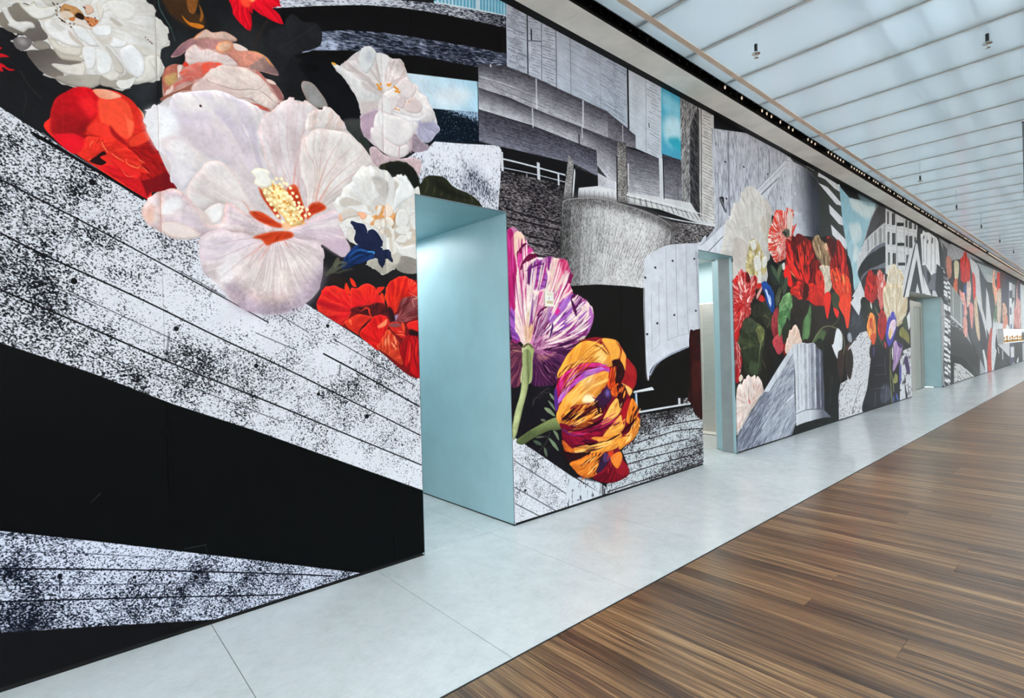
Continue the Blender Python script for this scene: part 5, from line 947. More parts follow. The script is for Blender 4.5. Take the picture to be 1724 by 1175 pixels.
('F','3238 893 111 342 506 174',[(204,118,34),(186,96,28)],{'n':16,'x':33.2,'w':2.0,'d':(133,195),'cv':0.5,'o':60}),
('F','3238 893 111 331 505 173',[(255,212,132),(250,190,96)],{'n':14,'x':33.2,'w':2.2,'d':(133,195),'cv':0.5,'o':65}),
('F','3241 748 167 267 483 111',[(204,118,34),(186,96,28)],{'n':18,'x':26.5,'w':2.0,'d':(131,193),'cv':0.4,'o':70}),
('F','3241 748 167 267 483 111',[(255,212,132),(250,190,96)],{'n':16,'x':26.5,'w':2.4,'d':(131,193),'cv':0.4,'o':75}),
('F','3279 681 238 70 276 90',[(48,12,20),(70,16,22),(30,10,18)],{'n':18,'x':26.5,'w':2.7,'d':(127,190),'cv':0.25,'o':85}),
('F','3279 681 238 70 276 90',[(255,212,132),(250,190,96),(204,118,34),(186,96,28)],{'n':14,'x':28.8,'w':2.4,'d':(127,190),'cv':0.25,'o':85}),
('F','3294 657 342 -49 404 98',[(76,8,32),(196,44,96),(56,8,26)],{'n':16,'x':19.9,'w':2.4,'d':(123,187),'cv':0.4,'o':75}),
('F','4093 524 -297 -70 -375 43',[(204,118,34),(186,96,28),(48,12,20),(70,16,22),(30,10,18)],{'n':14,'x':15.5,'w':2.2,'d':(118,183),'cv':0.5,'o':70}),
('F','4093 524 -297 -58 -358 29',[(255,212,132),(250,190,96)],{'n':12,'x':13.3,'w':2.4,'d':(118,183),'cv':0.5,'o':75}),
('F','3813 421 -152 -90 -197 -60',[(48,12,20),(70,16,22),(30,10,18)],{'n':14,'x':28.8,'w':2.4,'d':(122,186),'cv':0.7,'o':85,'t':(0,0.5),'ln':(0.15,0.35)}),
('F','3813 421 -152 -90 -197 -60',[(255,212,132),(250,190,96),(204,118,34),(186,96,28)],{'n':14,'x':28.8,'w':2.4,'d':(122,186),'cv':0.7,'o':85}),
('F','3898 145 -14 137 23 82',[(80,8,20),(160,30,40)],{'n':8,'x':13.3,'w':2.7,'d':(115,181),'cv':0.8,'o':85}),
('F','4238 492 7 153 113 131',[(48,12,20),(70,16,22),(30,10,18),(255,212,132),(250,190,96)],{'n':10,'x':13.3,'w':2.2,'d':(105,172),'cv':0.8,'o':85}),
('F','4108 396 151 106 116 155',[(255,212,132),(250,190,96),(204,118,34),(186,96,28)],{'n':10,'x':15.5,'w':2.4,'d':(104,172),'cv':0.8,'o':85}),
('F','3933 989 84 106 -16 100',[(120,20,16),(246,130,50)],{'n':8,'x':11.1,'w':2.2,'d':(111,178),'cv':0.8,'o':85}),
('F','4086 814 24 99 66 96',[(230,110,40),(30,10,14)],{'n':8,'x':15.5,'w':2.2,'d':(108,175),'cv':0.8,'o':85}),
('F','3824 669 178 78 65 107',[(204,118,34),(186,96,28),(255,212,132),(250,190,96)],{'n':8,'x':13.3,'w':2.0,'d':(111,178),'cv':0.6,'o':65}),
('F','3819 560 177 39 146 96',[(204,118,34),(186,96,28),(255,212,132),(250,190,96)],{'n':8,'x':13.3,'w':2.0,'d':(112,178),'cv':0.6,'o':65}),
('F','3208 929 155 226 559 31',[(216,50,150),(110,8,40),(170,100,190)],{'n':14,'x':15.5,'w':2.0,'d':(133,194),'cv':0.7,'o':65}),
('S','3274 772 84 36 98 56',(38,10,17),{'w':4.4,'d':(133,194),'tp':2}),
('S','3297 741 101 34 88 49',(38,10,17),{'w':2.7,'d':(132,193),'tp':2}),
('S','3721 896 52 -89 -11 -35',(38,10,17),{'w':3.5,'d':(119,184),'tp':2}),
('S','3812 840 16 -63',(38,10,17),{'w':3.1,'d':(117,182),'tp':2}),
('S','3879 852 -12 -54',(38,10,17),{'w':2.7,'d':(115,181),'tp':2}),
('S','3584 661 147 30 95 32',(38,10,17),{'w':4.0,'d':(120,185),'tp':2}),
('S','3553 542 79 -29 101 8',(38,10,17),{'w':3.5,'d':(123,187),'tp':2}),
('S','3855 506 118 21 111 26',(38,10,17),{'w':2.7,'d':(112,179),'tp':2}),
('S','3280 501 139 -55 157 -1',(38,10,17),{'w':7.5,'d':(131,193),'tp':2}),
('S','4137 588 106 32 89 54',(38,10,17),{'w':4.0,'d':(105,173),'tp':2}),
('K','5992 3957 1075 198 1277 -42 -211 -87 -1226 -873 -503 -712 -817 -75 8 163 128 30 292 219 -21 572',((198,201,209),(96,98,110)),{'c':0.14,'a':0.14,'b':12,'g':1.0,'d':(63,133),'sf':0.45,'t':0.1,'q':-1.585,'st':10}),
('S','6409 4028 -25 -604 -3 -458',(112,112,124),{'w':2.6,'d':(64,135),'m':24,'o':80}),
('S','6146 3962 -52 -1174',(120,120,130),{'w':1.0,'d':(68,139),'m':24,'o':80}),
('S','6619 3973 -17 -651',(130,130,140),{'w':0.7,'d':(62,132),'m':24,'o':80}),
('S','7242 4046 -13 -518',(110,110,120),{'w':1.0,'d':(55,125),'m':24,'o':80}),
('S','7369 4056 -13 -447',(120,120,130),{'w':0.7,'d':(53,123),'m':24,'o':80}),
('S','7585 4066 -7 -336',(86,86,96),{'w':1.2,'d':(51,121),'m':24,'o':80}),
('S','6265 3888 -25 -665',(140,140,150),{'w':0.5,'d':(66,137),'m':24,'o':80}),
('S','6877 4034 -18 -593',(140,140,150),{'w':0.5,'d':(59,129),'m':24,'o':80}),
('S','7842 4064 8 -180',(140,140,150),{'w':0.5,'d':(49,118),'m':24,'o':80}),
('D','6308 3622 496 41 -488 -493 1211 540 -1411 -974 2177 989',(36,36,42),{'r':1.67,'d':(65,136),'o':100}),
('P','6148 3159 100 13 2 -95 61 -65 -40 -13 -98 92',(28,28,32),{'s':1}),
('S','6172 3143 124 -137',(200,200,205),{'w':0.7,'d':(66,137)}),
('P','5591 2439 6 114 142 5 694 416 1701 1062 132 -3 11 -311 -1046 -747 -715 -524 -669 -11',(204,207,214),{'m':6}),
('S','5596 2537 143 21 694 416 1701 1062',(150,150,160),{'w':1.0,'d':(63,134)}),
('S','7290 3381 430 253 456 260',(60,60,68),{'w':1.0,'d':(50,119)}),
('S','7596 3276 561 320',(60,60,68),{'w':1.0,'d':(49,118)}),
('S','5832 2463 369 227',(70,70,78),{'w':1.0,'d':(70,141)}),
('S','7170 3384 959 579',(140,140,150),{'w':0.6,'d':(51,120)}),
('K','8235 4027 103 0 -69 -1081 -759 262 -174 70',((200,203,210),(96,98,110)),{'c':0.1,'a':0.1,'b':14,'g':1.0,'d':(48,117),'sf':0.45,'t':0.1,'q':-1.583,'st':8}),
('P','8185 4045 288 28 300 2 343 -37 328 -82 33 -865 -781 -180 -568 225',(196,199,206),{'s':1,'g':(8362,3590,9334,3712,38,42,52),'m':8}),
('L','8337 4006 19 -923 1068 851 21 -847',(84,86,98),{'n':18,'w':1.19,'o':55,'br':0.3,'j':1.19,'d':(41,108)}),
('S','8185 4045 288 28 300 2 343 -37 328 -82',(160,160,166),{'w':1.0,'d':(42,109)}),
('P','8190 4121 1817 -7 432 -12 278 -509 301 -575 297 -312 -118 -453 -1313 173 -439 661 -1 869 -328 87 -342 36 -301 -2',(48,51,49),{'g':(9510,3557,10403,3819,58,62,58),'m':6}),
('S','8320 4150 -11 -97',(190,192,196),{'w':1.4,'d':(45,113)}),
('S','8949 4156 3 -121',(120,122,126),{'w':1.2,'d':(41,108)}),
('S','8975 4117 295 -7',(150,150,150),{'w':1.2,'d':(40,106)}),
('P','9455 4117 812 -27 162 -113 -226 9 -465 76 -319 -14',(212,214,218),{'e':(19,226,228,232,60)}),
('P','9424 3945 437 3 649 -156 69 -49 -325 -17 -688 183',(212,214,218),{'e':(19,226,228,232,60)}),
('P','9894 3671 669 -138 117 -127 -308 -6 -442 122',(212,214,218),{'e':(20,226,228,232,60)}),
('P','9964 3340 817 -189 -58 -164 -703 188',(212,214,218),{'e':(20,226,228,232,60)}),
('P','10762 2700 303 -92 117 -343 -353 321',(212,214,218),{'e':(20,226,228,232,60)}),
('P','10208 4055 221 -78 134 30 -124 102',(206,210,212),{}),
('P','10455 4026 420 -844 266 -828 64 4 -285 906 -358 731',(206,210,212),{}),
('P','10423 4078 536 -121 1815 163 -73 -151 -1007 -741 -333 -326 -23 -290 139 -152 -362 -180 -85 153 -170 253 -72 271 -234 508',(140,180,192),{'g':(10949,3830,11238,2605,160,192,200),'m':6}),
('P','11246 3941 726 85 559 4 -363 -276 -639 -26',(206,214,212),{'s':1,'f':67,'o':80}),
('P','10921 3468 593 80 84 -233 -416 -176 -182 137',(206,214,212),{'s':1,'f':64,'o':80}),
('P','10957 3941 389 16 188 -163 -399 -29',(206,214,212),{'s':1,'f':48,'o':80}),
('P','11182 3139 240 -102 -116 -204 -244 10',(206,214,212),{'s':1,'f':48,'o':80}),
('P','11460 4137 1323 90 -71 -134 -851 -118',(120,150,160),{'s':1,'f':34,'o':70}),
('P','6472 2409 418 -134 505 93 602 175 458 397 924 108 604 71 951 -318 64 -859 -555 -588 -579 -641 -1409 514 -746 -48 -924 -741 -415 118',(27,23,20),{'s':1,'m':20}),
('P','6137 2435 56 257 74 167 118 69 48 136 119 105 117 19 29 104 150 113 150 40 203 -21 155 -54 213 -84 54 -111 -16 -267 -59 -198 -52 -171 -87 -79 -71 -287 -930 -55 18 334',(206,202,196),{'s':1,'v':(7050,2589,12,1,190,184,176,60,0.52,0.15),'m':7}),
('P','6551 3158 118 30 92 -52 -127 -151 -112 49',(198,192,184),{'s':1,'f':28,'o':75}),
('P','6698 3281 150 120 125 28 19 -98 -131 -134 -120 14',(202,196,188),{'s':1,'f':29,'o':75}),
('P','6998 3440 203 -18 127 -69 -87 -142 -180 18',(212,209,204),{'s':1,'f':30,'o':75}),
('P','7356 3370 213 -84 35 -102 -151 13 -103 78',(196,186,176),{'s':1,'f':31,'o':75}),
('P','7450 3149 111 16 48 -136 -90 -108 -76 109',(176,166,154),{'s':1,'f':31,'o':75}),
('P','7253 2981 101 130 58 -156 -33 -98',(184,172,156),{'s':1,'f':31,'o':75}),
('P','6456 2670 140 48 164 -25 93 -57 -33 -159 -245 -131 -111 55',(186,176,168),{'s':1,'f':28,'o':75}),
('P','6590 2608 216 46 44 -85 -152 -125 -114 55',(200,190,180),{'s':1,'f':29,'o':75}),
('P','6720 2832 147 41 68 -93 -127 -82 -92 56',(196,190,180),{'s':1,'f':29,'o':75}),
('P','6267 2859 114 69 152 -109 -99 -141 -132 27',(204,199,193),{'s':1,'f':28,'o':75}),
('P','7110 3191 184 28 48 -86 -140 -136 -100 55',(214,211,206),{'s':1,'f':30,'o':75}),
('P','7376 2809 172 140 21 -117 -115 -84',(180,172,150),{'s':1,'f':31,'o':75}),
('P','6647 2373 147 68 44 -74 -101 -75',(192,184,176),{'s':1,'f':29,'o':75}),
('S','6552 3169 64 -88 30 -94',(170,160,148),{'w':1.4,'d':(62,132),'tp':2,'f':4,'o':70}),
('S','6698 3281 91 -62 45 -71',(170,160,148),{'w':1.4,'d':(60,130),'tp':2,'f':4,'o':70}),
('S','6998 3434 43 -117 174 -98',(170,160,148),{'w':1.4,'d':(56,126),'tp':2,'f':5,'o':70}),
('S','7200 3413 73 -104 19 -113',(170,160,148),{'w':1.4,'d':(55,124),'tp':2,'f':5,'o':70}),
('S','7568 3274 -116 -101 -63 -139',(170,160,148),{'w':1.4,'d':(52,122),'tp':2,'f':5,'o':70}),
('S','7340 3110 47 -111 5 -141',(170,160,148),{'w':1.4,'d':(53,123),'tp':2,'f':5,'o':70}),
('S','6432 3053 110 -59 16 -128',(170,160,148),{'w':1.4,'d':(63,134),'tp':2,'f':4,'o':70}),
('S','6288 2851 153 -44 63 -89',(170,160,148),{'w':1.4,'d':(64,135),'tp':2,'f':4,'o':70}),
('S','6456 2659 140 54 164 -26 93 -62',(170,160,148),{'w':1.4,'d':(61,132),'tp':2,'f':4,'o':70}),
('S','6590 2608 18 -96 115 -55',(170,160,148),{'w':1.4,'d':(61,132),'tp':2,'f':4,'o':70}),
('S','6869 2907 66 -127 -16 -69',(170,160,148),{'w':1.4,'d':(58,129),'tp':2,'f':4,'o':70}),
('S','7110 3191 155 -11 20 -102',(170,160,148),{'w':1.4,'d':(55,125),'tp':2,'f':5,'o':70}),
('S','6381 2928 110 -28 42 -81',(170,160,148),{'w':1.4,'d':(63,134),'tp':2,'f':4,'o':70}),
('S','6720 2832 50 40 147 13',(170,160,148),{'w':1.4,'d':(59,130),'tp':2,'f':4,'o':70}),
('S','6847 3384 46 -47 -30 -95',(170,160,148),{'w':1.4,'d':(59,129),'tp':2,'f':4,'o':70}),
('P','6789 2352 143 360 191 33 136 -112 147 -220 -114 -114 -361 -26',(192,178,132),{'s':1,'v':(7089,2387,14,1,150,130,70,60,0.52,0.14),'m':24,'f':11}),
('P','6931 2707 179 48 26 -89 -106 -70 -90 47',(216,214,206),{'s':1,'e':(9,176,160,110,60)}),
('P','7019 2489 131 66 105 -85 -34 -121 -160 -10',(216,214,206),{'s':1,'e':(9,176,160,110,60)}),
('P','7279 2519 136 38 4 -120 -127 -48',(216,214,206),{'s':1,'e':(9,176,160,110,60)}),
('P','6950 2602 74 -27 35 -42 -87 14',(216,214,206),{'s':1,'e':(9,176,160,110,60)}),
('P','7153 2599 78 -4 -18 -82',(216,214,206),{'s':1,'e':(9,176,160,110,60)}),
('P','7136 2322 105 8 -8 -140 -105 -6',(216,214,206),{'s':1,'e':(9,176,160,110,60)}),
('S','7084 2741 47 -75 -57 -97',(150,110,60),{'w':0.9,'d':(56,126)}),
('S','6930 2690 20 -88 97 -59',(130,90,50),{'w':0.9,'d':(57,128),'tp':2}),
('S','7258 2621 -35 -154',(120,80,50),{'w':0.7,'d':(55,125),'tp':2}),
('P','7513 2921 126 136 79 144 134 69 239 -2 50 71 203 -7 53 -69 -100 -168 163 48 -139 -172 -41 -132 -222 -99 29 -110 -192 -98 -205 -30 -130 96 -82 93',(224,206,200),{'s':1,'v':(8034,2849,28,2,204,48,28,96,0.46,0.08),'m':8}),
('P','8154 3290 204 18 -29 -208 -74 -162 -118 86',(222,208,198),{'s':1,'v':(8219,2858,20,1,200,160,150,60,0.55,0.12),'f':8}),
('S','8126 3343 45 -25 -52 -96',(206,54,32),{'w':1.7,'d':(47,115),'tp':2}),
('S','8345 3351 -35 -50',(206,54,32),{'w':1.7,'d':(45,113),'tp':2}),
('S','7764 3250 -2 -43',(206,54,32),{'w':1.7,'d':(50,119),'tp':2}),
('S','7852 3270 84 -74',(206,54,32),{'w':1.7,'d':(49,118),'tp':2}),
('S','8373 3291 -18 -34',(206,54,32),{'w':1.7,'d':(45,113),'tp':2}),
('S','8494 3160 -104 -104 -71 -111',(206,54,32),{'w':1.7,'d':(45,113),'tp':2}),
('S','8321 2984 29 -48',(206,54,32),{'w':1.7,'d':(45,113),'tp':2}),
('S','7517 2897 87 59',(206,54,32),{'w':1.7,'d':(52,121),'tp':2}),
('S','7485 2822 85 34',(206,54,32),{'w':1.7,'d':(52,121),'tp':2}),
('S','7493 2728 100 35',(206,54,32),{'w':1.7,'d':(52,121),'tp':2}),
('S','7532 2673 114 36',(206,54,32),{'w':1.7,'d':(51,121),'tp':2}),
('S','7583 2606 116 48',(206,54,32),{'w':1.7,'d':(51,120),'tp':2}),
('S','7720 2523 90 56',(206,54,32),{'w':1.7,'d':(50,119),'tp':2}),
('S','7703 3186 24 -69 -60 -57',(206,54,32),{'w':1.7,'d':(50,120),'tp':2}),
('S','7934 3159 117 -46 -35 -80',(206,54,32),{'w':1.7,'d':(48,116),'tp':2}),
('S','7551 2997 112 3',(206,54,32),{'w':1.7,'d':(51,121),'tp':2}),
('P','8014 3008 185 24 26 -73 -96 -61 -89 39',(96,96,76),{'s':1,'m':30,'f':6}),
('P','7951 2963 152 19 -4 -75',(30,40,34),{'s':1,'f':5}),
('P','8080 2870 233 1 134 93 141 52 296 -40 217 -43 97 -167 22 -108 156 0 105 -131 144 -159 165 -347 -1593 29 298 156 -350 -7 -154 177 89 257',(120,14,15),{'s':1,'m':14}),
('P','8080 2870 165 -70 151 -125 89 -133 -253 54 -144 62',(214,30,26),{'s':1,'v':(8506,2362,10,1,150,14,18,70,0.5,0.15)}),
('P','8293 2806 121 141 174 68 260 -56 -70 -128 -141 25 -217 -63 -8 -116 -108 53',(72,12,14),{'s':1,'v':(8617,2553,12,1,130,20,20,70,0.55,0.14)}),
('P','8470 2818 173 25 35 -127 -139 -92 -93 69',(150,20,20),{'s':1,'g':(8569,2835,8557,2639,80,10,14)}),
('P','8813 2941 175 20 140 -52 69 -157 -50 -100 -276 136',(150,18,18),{'s':1,'v':(8924,2525,14,1,60,8,10,85,0.5,0.12)}),
('P','8862 2640 81 168 133 -27 -31 -138 -147 -80',(206,28,24),{'s':1}),
('P','8573 2640 122 64 127 -134 24 -158 -131 96',(196,24,22),{'s':1}),
('P','8712 2455 134 -43 59 -156 -135 45',(216,32,26),{'s':1}),
('P','8853 2519 106 9 5 -188 -86 21',(200,26,22),{'s':1}),
('P','8105 2635 217 -107 287 -107 77 -99 -215 5 -278 140',(226,36,26),{'s':1,'e':(10,170,20,18,50)}),
('P','8422 2575 130 -2 43 -100 -81 19',(230,50,30),{'s':1}),
('P','7972 2362 131 148 122 -117 45 -187 -126 -10',(228,30,26),{'s':1}),
('S','8206 2430 107 -56 124 -68',(240,140,90),{'w':2.0,'d':(45,113),'tp':2}),
('P','8249 2370 157 -41 76 -72 -176 15',(60,30,20),{'s':1,'f':4}),
('P','8468 2282 230 -38 144 -152 -196 -114 -174 123',(232,48,28),{'s':1,'v':(8817,1985,12,1,180,24,18,65,0.5,0.14)}),
('P','8869 2240 253 56 134 -75 -105 -142 -257 2',(232,46,30),{'s':1,'e':(14,180,20,18,60),'v':(8892,2054,14,1,190,26,20,60,0.5,0.14)}),
('P','9148 2406 72 252 156 0 117 -130 -214 -85',(150,16,18),{'s':1,'v':(9309,2335,12,1,70,8,12,80,0.5,0.12)}),
('P','9204 2424 232 114 189 -170 -44 -228 -314 123',(220,52,34),{'s':1,'v':(9480,2079,14,1,170,22,18,70,0.5,0.14)}),
('P','8230 2077 196 74 93 -86 -39 -93',(232,60,30),{'s':1}),
('S','9142 2583 -121 -185 -78 -113',(36,8,8),{'w':2.0,'d':(40,107),'tp':2}),
('S','8816 2729 -61 -138 93 -152',(36,8,8),{'w':2.0,'d':(42,109),'tp':2}),
('S','8737 2827 -42 -110',(36,8,8),{'w':2.0,'d':(42,110),'tp':2}),
('S','9017 2856 -27 -137',(36,8,8),{'w':2.0,'d':(40,107),'tp':2}),
('P','8183 2136 385 97 617 36 440 -100 95 -289 -664 62 -265 -86 -241 108',(212,40,26),{'s':1,'v':(9086,2383,16,1,150,20,16,75,0.5,0.14),'m':12}),
('P','8542 2212 328 58 41 -155 -210 -107',(60,14,12),{'s':1,'f':16}),
('F','8664 2242 -405 281 -75 296',[(236,44,30),(244,70,44),(60,8,10),(90,12,14),(36,6,8)],{'n':14,'x':13.0,'w':1.7,'d':(46,114),'cv':0.5,'o':85}),
('F','8803 2276 -216 326 -9 365',[(60,8,10),(90,12,14),(36,6,8)],{'n':20,'x':21.7,'w':1.9,'d':(43,111),'cv':0.5,'o':85}),
('F','8803 2276 -182 329 -13 313',[(236,44,30),(244,70,44)],{'n':16,'x':21.7,'w':1.7,'d':(43,111),'cv':0.5,'o':80}),
('F','8907 2283 58 326 22 325',[(60,8,10),(90,12,14),(36,6,8),(236,44,30),(244,70,44)],{'n':16,'x':15.9,'w':1.7,'d':(41,107),'cv':0.6,'o':85}),
('F','9260 2166 55 252 14 208',[(60,8,10),(90,12,14),(36,6,8),(236,44,30),(244,70,44)],{'n':14,'x':13.0,'w':1.7,'d':(38,105),'cv':0.7,'o':85}),
('F','8648 2005 -23 156 -92 125',[(236,44,30),(244,70,44),(170,20,18)],{'n':10,'x':11.6,'w':1.7,'d':(43,110),'cv':0.7,'o':85}),
('F','8963 2071 77 84 44 111',[(236,44,30),(244,70,44),(160,18,16)],{'n':10,'x':13.0,'w':1.6,'d':(40,107),'cv':0.8,'o':85}),
('P','9113 2948 204 145 199 -72 269 -69 154 -114 -37 -177 -308 -68 -224 76 -142 100',(160,132,98),{'s':1,'v':(9670,2556,18,1,96,76,60,75,0.52,0.14),'m':26}),
('P','9619 2948 122 56 53 -94 -102 -39',(216,170,140),{'s':1,'f':4}),
('P','9382 2575 253 49 271 -21 36 -287 -183 -171 -166 -5 -12 268',(206,196,178),{'s':1,'v':(9553,2012,16,1,160,144,120,65,0.52,0.14),'m':14}),
('P','9725 3060 309 57 162 -77 126 81 317 -139 118 -249 117 -285 55 -385 -549 -21 -246 168 -227 191 -42 199 64 208',(186,24,22),{'s':1,'v':(10342,2116,22,1,96,12,14,85,0.5,0.12),'m':12}),
('P','9725 3060 309 57 161 -92 -12 -164 -215 -78 -113 133',(64,22,22),{'s':1,'m':20,'f':12}),
('P','10196 3040 134 74 300 -133 33 -165 -307 62',(120,20,20),{'s':1,'v':(10342,2116,26,1,200,40,30,75,0.55,0.12),'f':12}),
('P','9890 2559 275 65 175 -79 266 11 236 -110 27 -246 -294 -59 -395 112 -234 119',(234,88,40),{'s':1,'e':(15,200,50,28,50),'v':(10652,2083,18,1,200,44,24,75,0.5,0.14),'m':8}),
('S','9983 2420 337 -22 212 -108',(248,150,80),{'w':2.0,'d':(33,97),'tp':2,'f':4,'o':80}),
('S','10418 2539 169 -124 79 -148',(250,160,90),{'w':1.4,'d':(32,95),'tp':2,'f':5,'o':70}),
('S','9822 2456 330 -2 393 6',(50,30,24),{'w':0.4,'d':(34,98)}),
('P','9960 2314 413 90 532 -35 -6 -252 -103 -265 -123 -273 -164 211 -168 194 -177 168',(228,66,30),{'s':1,'v':(10642,1613,14,1,186,30,22,70,0.5,0.14),'m':10}),
('F','10342 2116 -182 434 -131 501',[(110,12,14),(70,10,12),(226,50,36)],{'n':20,'x':24.6,'w':1.9,'d':(34,98),'cv':0.4,'o':85}),
('F','10386 2117 123 459 -56 432',[(110,12,14),(230,50,36)],{'n':14,'x':15.9,'w':1.7,'d':(32,96),'cv':0.4,'o':85}),
('F','10565 2125 -160 248 -244 192',[(250,150,84),(200,44,24),(246,120,60)],{'n':14,'x':17.4,'w':1.6,'d':(33,96),'cv':0.6,'o':85}),
('F','10701 2131 -28 228 -77 178',[(250,150,84),(200,44,24)],{'n':8,'x':10.1,'w':1.6,'d':(32,95),'cv':0.6,'o':85}),
('F','9669 2542 -254 231 -57 272',[(100,78,58),(206,180,140),(70,54,44)],{'n':14,'x':13.0,'w':1.7,'d':(38,104),'cv':0.6,'o':85}),
('F','9683 2187 15 215 -26 183',[(226,218,202),(160,146,122)],{'n':12,'x':13.0,'w':1.7,'d':(36,102),'cv':0.8,'o':85}),
('P','6278 1983 188 208 25 21 80 53 61 61 128 -37 31 -28 34 44 86 -85 87 46 100 -13 2 -81 -68 -155 -75 -73 -58 -52 -14 -129 -161 -121 -151 -88 -30 -172 -297 4',(178,24,24),{'s':1,'v':(6761,1936,26,1,232,196,188,75,0.62,0.08),'m':14}),
('P','6780 2261 49 42 82 -83 -29 -51 -86 4',(84,12,16),{'s':1}),
('P','6903 2150 117 118 77 -25 -6 -102 -126 -57',(190,30,28),{'s':1,'v':(6761,1936,20,1,110,12,16,70,0.5,0.12)}),
('S','6672 2214 -67 -81 34 -134',(232,206,198),{'w':1.8,'d':(61,132),'tp':2}),
('S','6879 2109 -111 -65 -63 17',(232,206,198),{'w':1.5,'d':(60,130),'tp':2}),
('S','6567 2188 14 -115',(232,206,198),{'w':1.1,'d':(62,133),'tp':2}),
('S','6473 1944 98 -63',(232,206,198),{'w':1.1,'d':(63,134),'tp':2}),
('S','6732 2169 41 -26 -66 -43',(232,206,198),{'w':1.8,'d':(60,131),'tp':2}),
('S','6416 1648 123 40',(232,206,198),{'w':1.1,'d':(63,134),'tp':2}),
('S','6598 1997 58 -74',(232,206,198),{'w':2.6,'d':(61,132),'tp':2}),
('S','6894 1991 -68 -52 -13 -40',(232,206,198),{'w':2.6,'d':(59,129),'tp':2}),
('S','6756 1848 89 42',(232,206,198),{'w':1.1,'d':(59,130),'tp':2}),
('S','6644 1709 -86 -59',(232,206,198),{'w':1.1,'d':(62,132),'tp':2}),
('S','6607 1805 38 -76',(232,206,198),{'w':0.9,'d':(61,132),'tp':2}),
('S','6510 1898 205 -32 37 -96',(150,14,20),{'w':2.0,'d':(61,132),'tp':2}),
('S','6464 1782 145 42',(150,14,20),{'w':1.5,'d':(63,133),'tp':2}),
('S','6705 2061 152 47 178 30',(150,14,20),{'w':1.8,'d':(59,129),'tp':2}),
('S','6656 2300 58 -73 -26 -89',(150,14,20),{'w':2.0,'d':(61,131),'tp':2}),
('P','7084 2020 156 120 2 -52 -150 -128',(206,150,140),{'s':1,'f':3}),
('P','7125 1951 85 75 114 -47 8 -61 -127 15',(190,40,36),{'s':1,'m':22}),
('P','7104 2162 115 17 21 -39 -141 -49',(190,40,34),{'s':1,'f':4}),
('P','7238 2180 53 28 76 9 89 -36 142 -85 33 -104 -5 -159 -92 -47 -121 82 -81 163 -71 74',(16,60,132),{'s':1,'e':(15,10,40,104,60),'m':14}),
('P','7343 2104 60 -7 44 -60 60 -19 30 -104 -51 -35 -88 134',(206,214,236),{'s':1,'v':(7487,1892,16,1,60,110,190,75,0.55,0.12),'f':5}),
('S','7443 1963 57 -60',(240,238,232),{'w':1.8,'d':(52,122),'tp':2}),
('P','7470 2412 100 48 102 -43 96 -78 101 -120 -110 -31 -175 13 -92 97',(34,42,36),{'s':1,'m':10}),
('P','7558 2458 122 -40 96 -78 103 -134 -71 20 -195 125',(66,84,62),{'s':1}),
('P','7766 2384 116 117 74 -70 -37 -255 -104 88',(80,94,68),{'s':1,'m':12}),
('P','7810 2263 125 -84 38 188 -49 62',(40,52,40),{'s':1}),
('P','7928 2070 71 211 110 32 -38 -171',(62,74,58),{'s':1}),
('P','7928 2494 87 30 5 -88 -70 -16',(206,206,204),{'s':1}),
('P','7666 1993 138 168 49 -30 -61 -165 -82 -88',(66,70,52),{'s':1,'m':14}),
('S','7935 2179 -112 -125 -33 -109',(110,110,80),{'w':0.9,'d':(49,118)}),
('P','7152 1820 147 127 138 -78 138 -143 -60 -169 -257 102',(40,44,30),{'s':1,'m':30,'f':6}),
('P','6925 1774 118 123 160 6 40 -101 -189 -106',(38,40,28),{'s':1,'m':30,'f':6}),
('S','7251 1740 106 -8 117 -50 -103 -105',(112,108,72),{'w':0.8,'d':(53,123)}),
('S','7311 1762 70 -29',(130,126,90),{'w':0.6,'d':(54,123)}),
('P','6547 1458 198 194 285 14 246 -100 30 -82 -178 -273 -594 18',(42,50,34),{'s':1,'v':(7148,1363,16,1,76,84,54,70,0.55,0.15),'m':34}),
('P','7023 1555 116 51 136 -50 -31 -144 -118 -29 -39 102',(98,102,60),{'s':1,'m':34,'f':4}),
('P','6661 1651 173 62 195 -57 -74 -121 -217 -19',(58,66,48),{'s':1,'m':26,'f':5}),
('S','7183 1377 -39 -85 -39 -80',(136,138,100),{'w':1.5,'d':(56,126)}),
('P','7529 1693 80 107 126 72 42 -143 -26 -215 -163 -65 -72 116',(160,56,62),{'s':1,'v':(7667,1600,14,1,110,24,34,75,0.5,0.14),'m':18}),
('P','7614 1557 102 22 44 -129 -104 -31',(120,20,30),{'s':1,'f':6}),
('P','7543 1409 220 89 139 -55 17 -147 -175 -93 -169 111',(194,74,82),{'s':1,'v':(7728,1354,18,1,150,34,46,75,0.5,0.14),'m':18}),
('P','7911 1384 107 -2 -23 -142 -96 -52',(130,22,24),{'s':1,'f':5}),
('P','7945 1929 279 132 140 -5 209 -106 36 -356 -160 11 -241 199',(46,38,32),{'s':1,'m':12}),
('P','7733 1632 53 248 62 78 78 79 191 66 121 -47 17 -161 -72 -47 -38 -162 -98 70 -61 -111 -63 -76 -163 -114',(86,128,78),{'s':1,'v':(7782,1815,14,1,128,164,110,60,0.55,0.14),'m':26}),
('P','7722 1664 59 130 212 49 111 47 76 -87 -35 -123 -105 54 -118 -176 -126 64',(70,112,66),{'s':1,'m':30,'f':5}),
('S','7781 1794 137 112 245 52 50 -65',(150,176,130),{'w':1.1,'d':(48,116),'tp':2,'o':70}),
('S','7933 1732 81 23 10 -65',(170,196,150),{'w':1.1,'d':(48,117),'tp':2,'o':70}),
('P','7870 1558 221 133 104 -88 -119 -155 -167 -97',(36,42,30),{'s':1,'m':16,'f':6}),
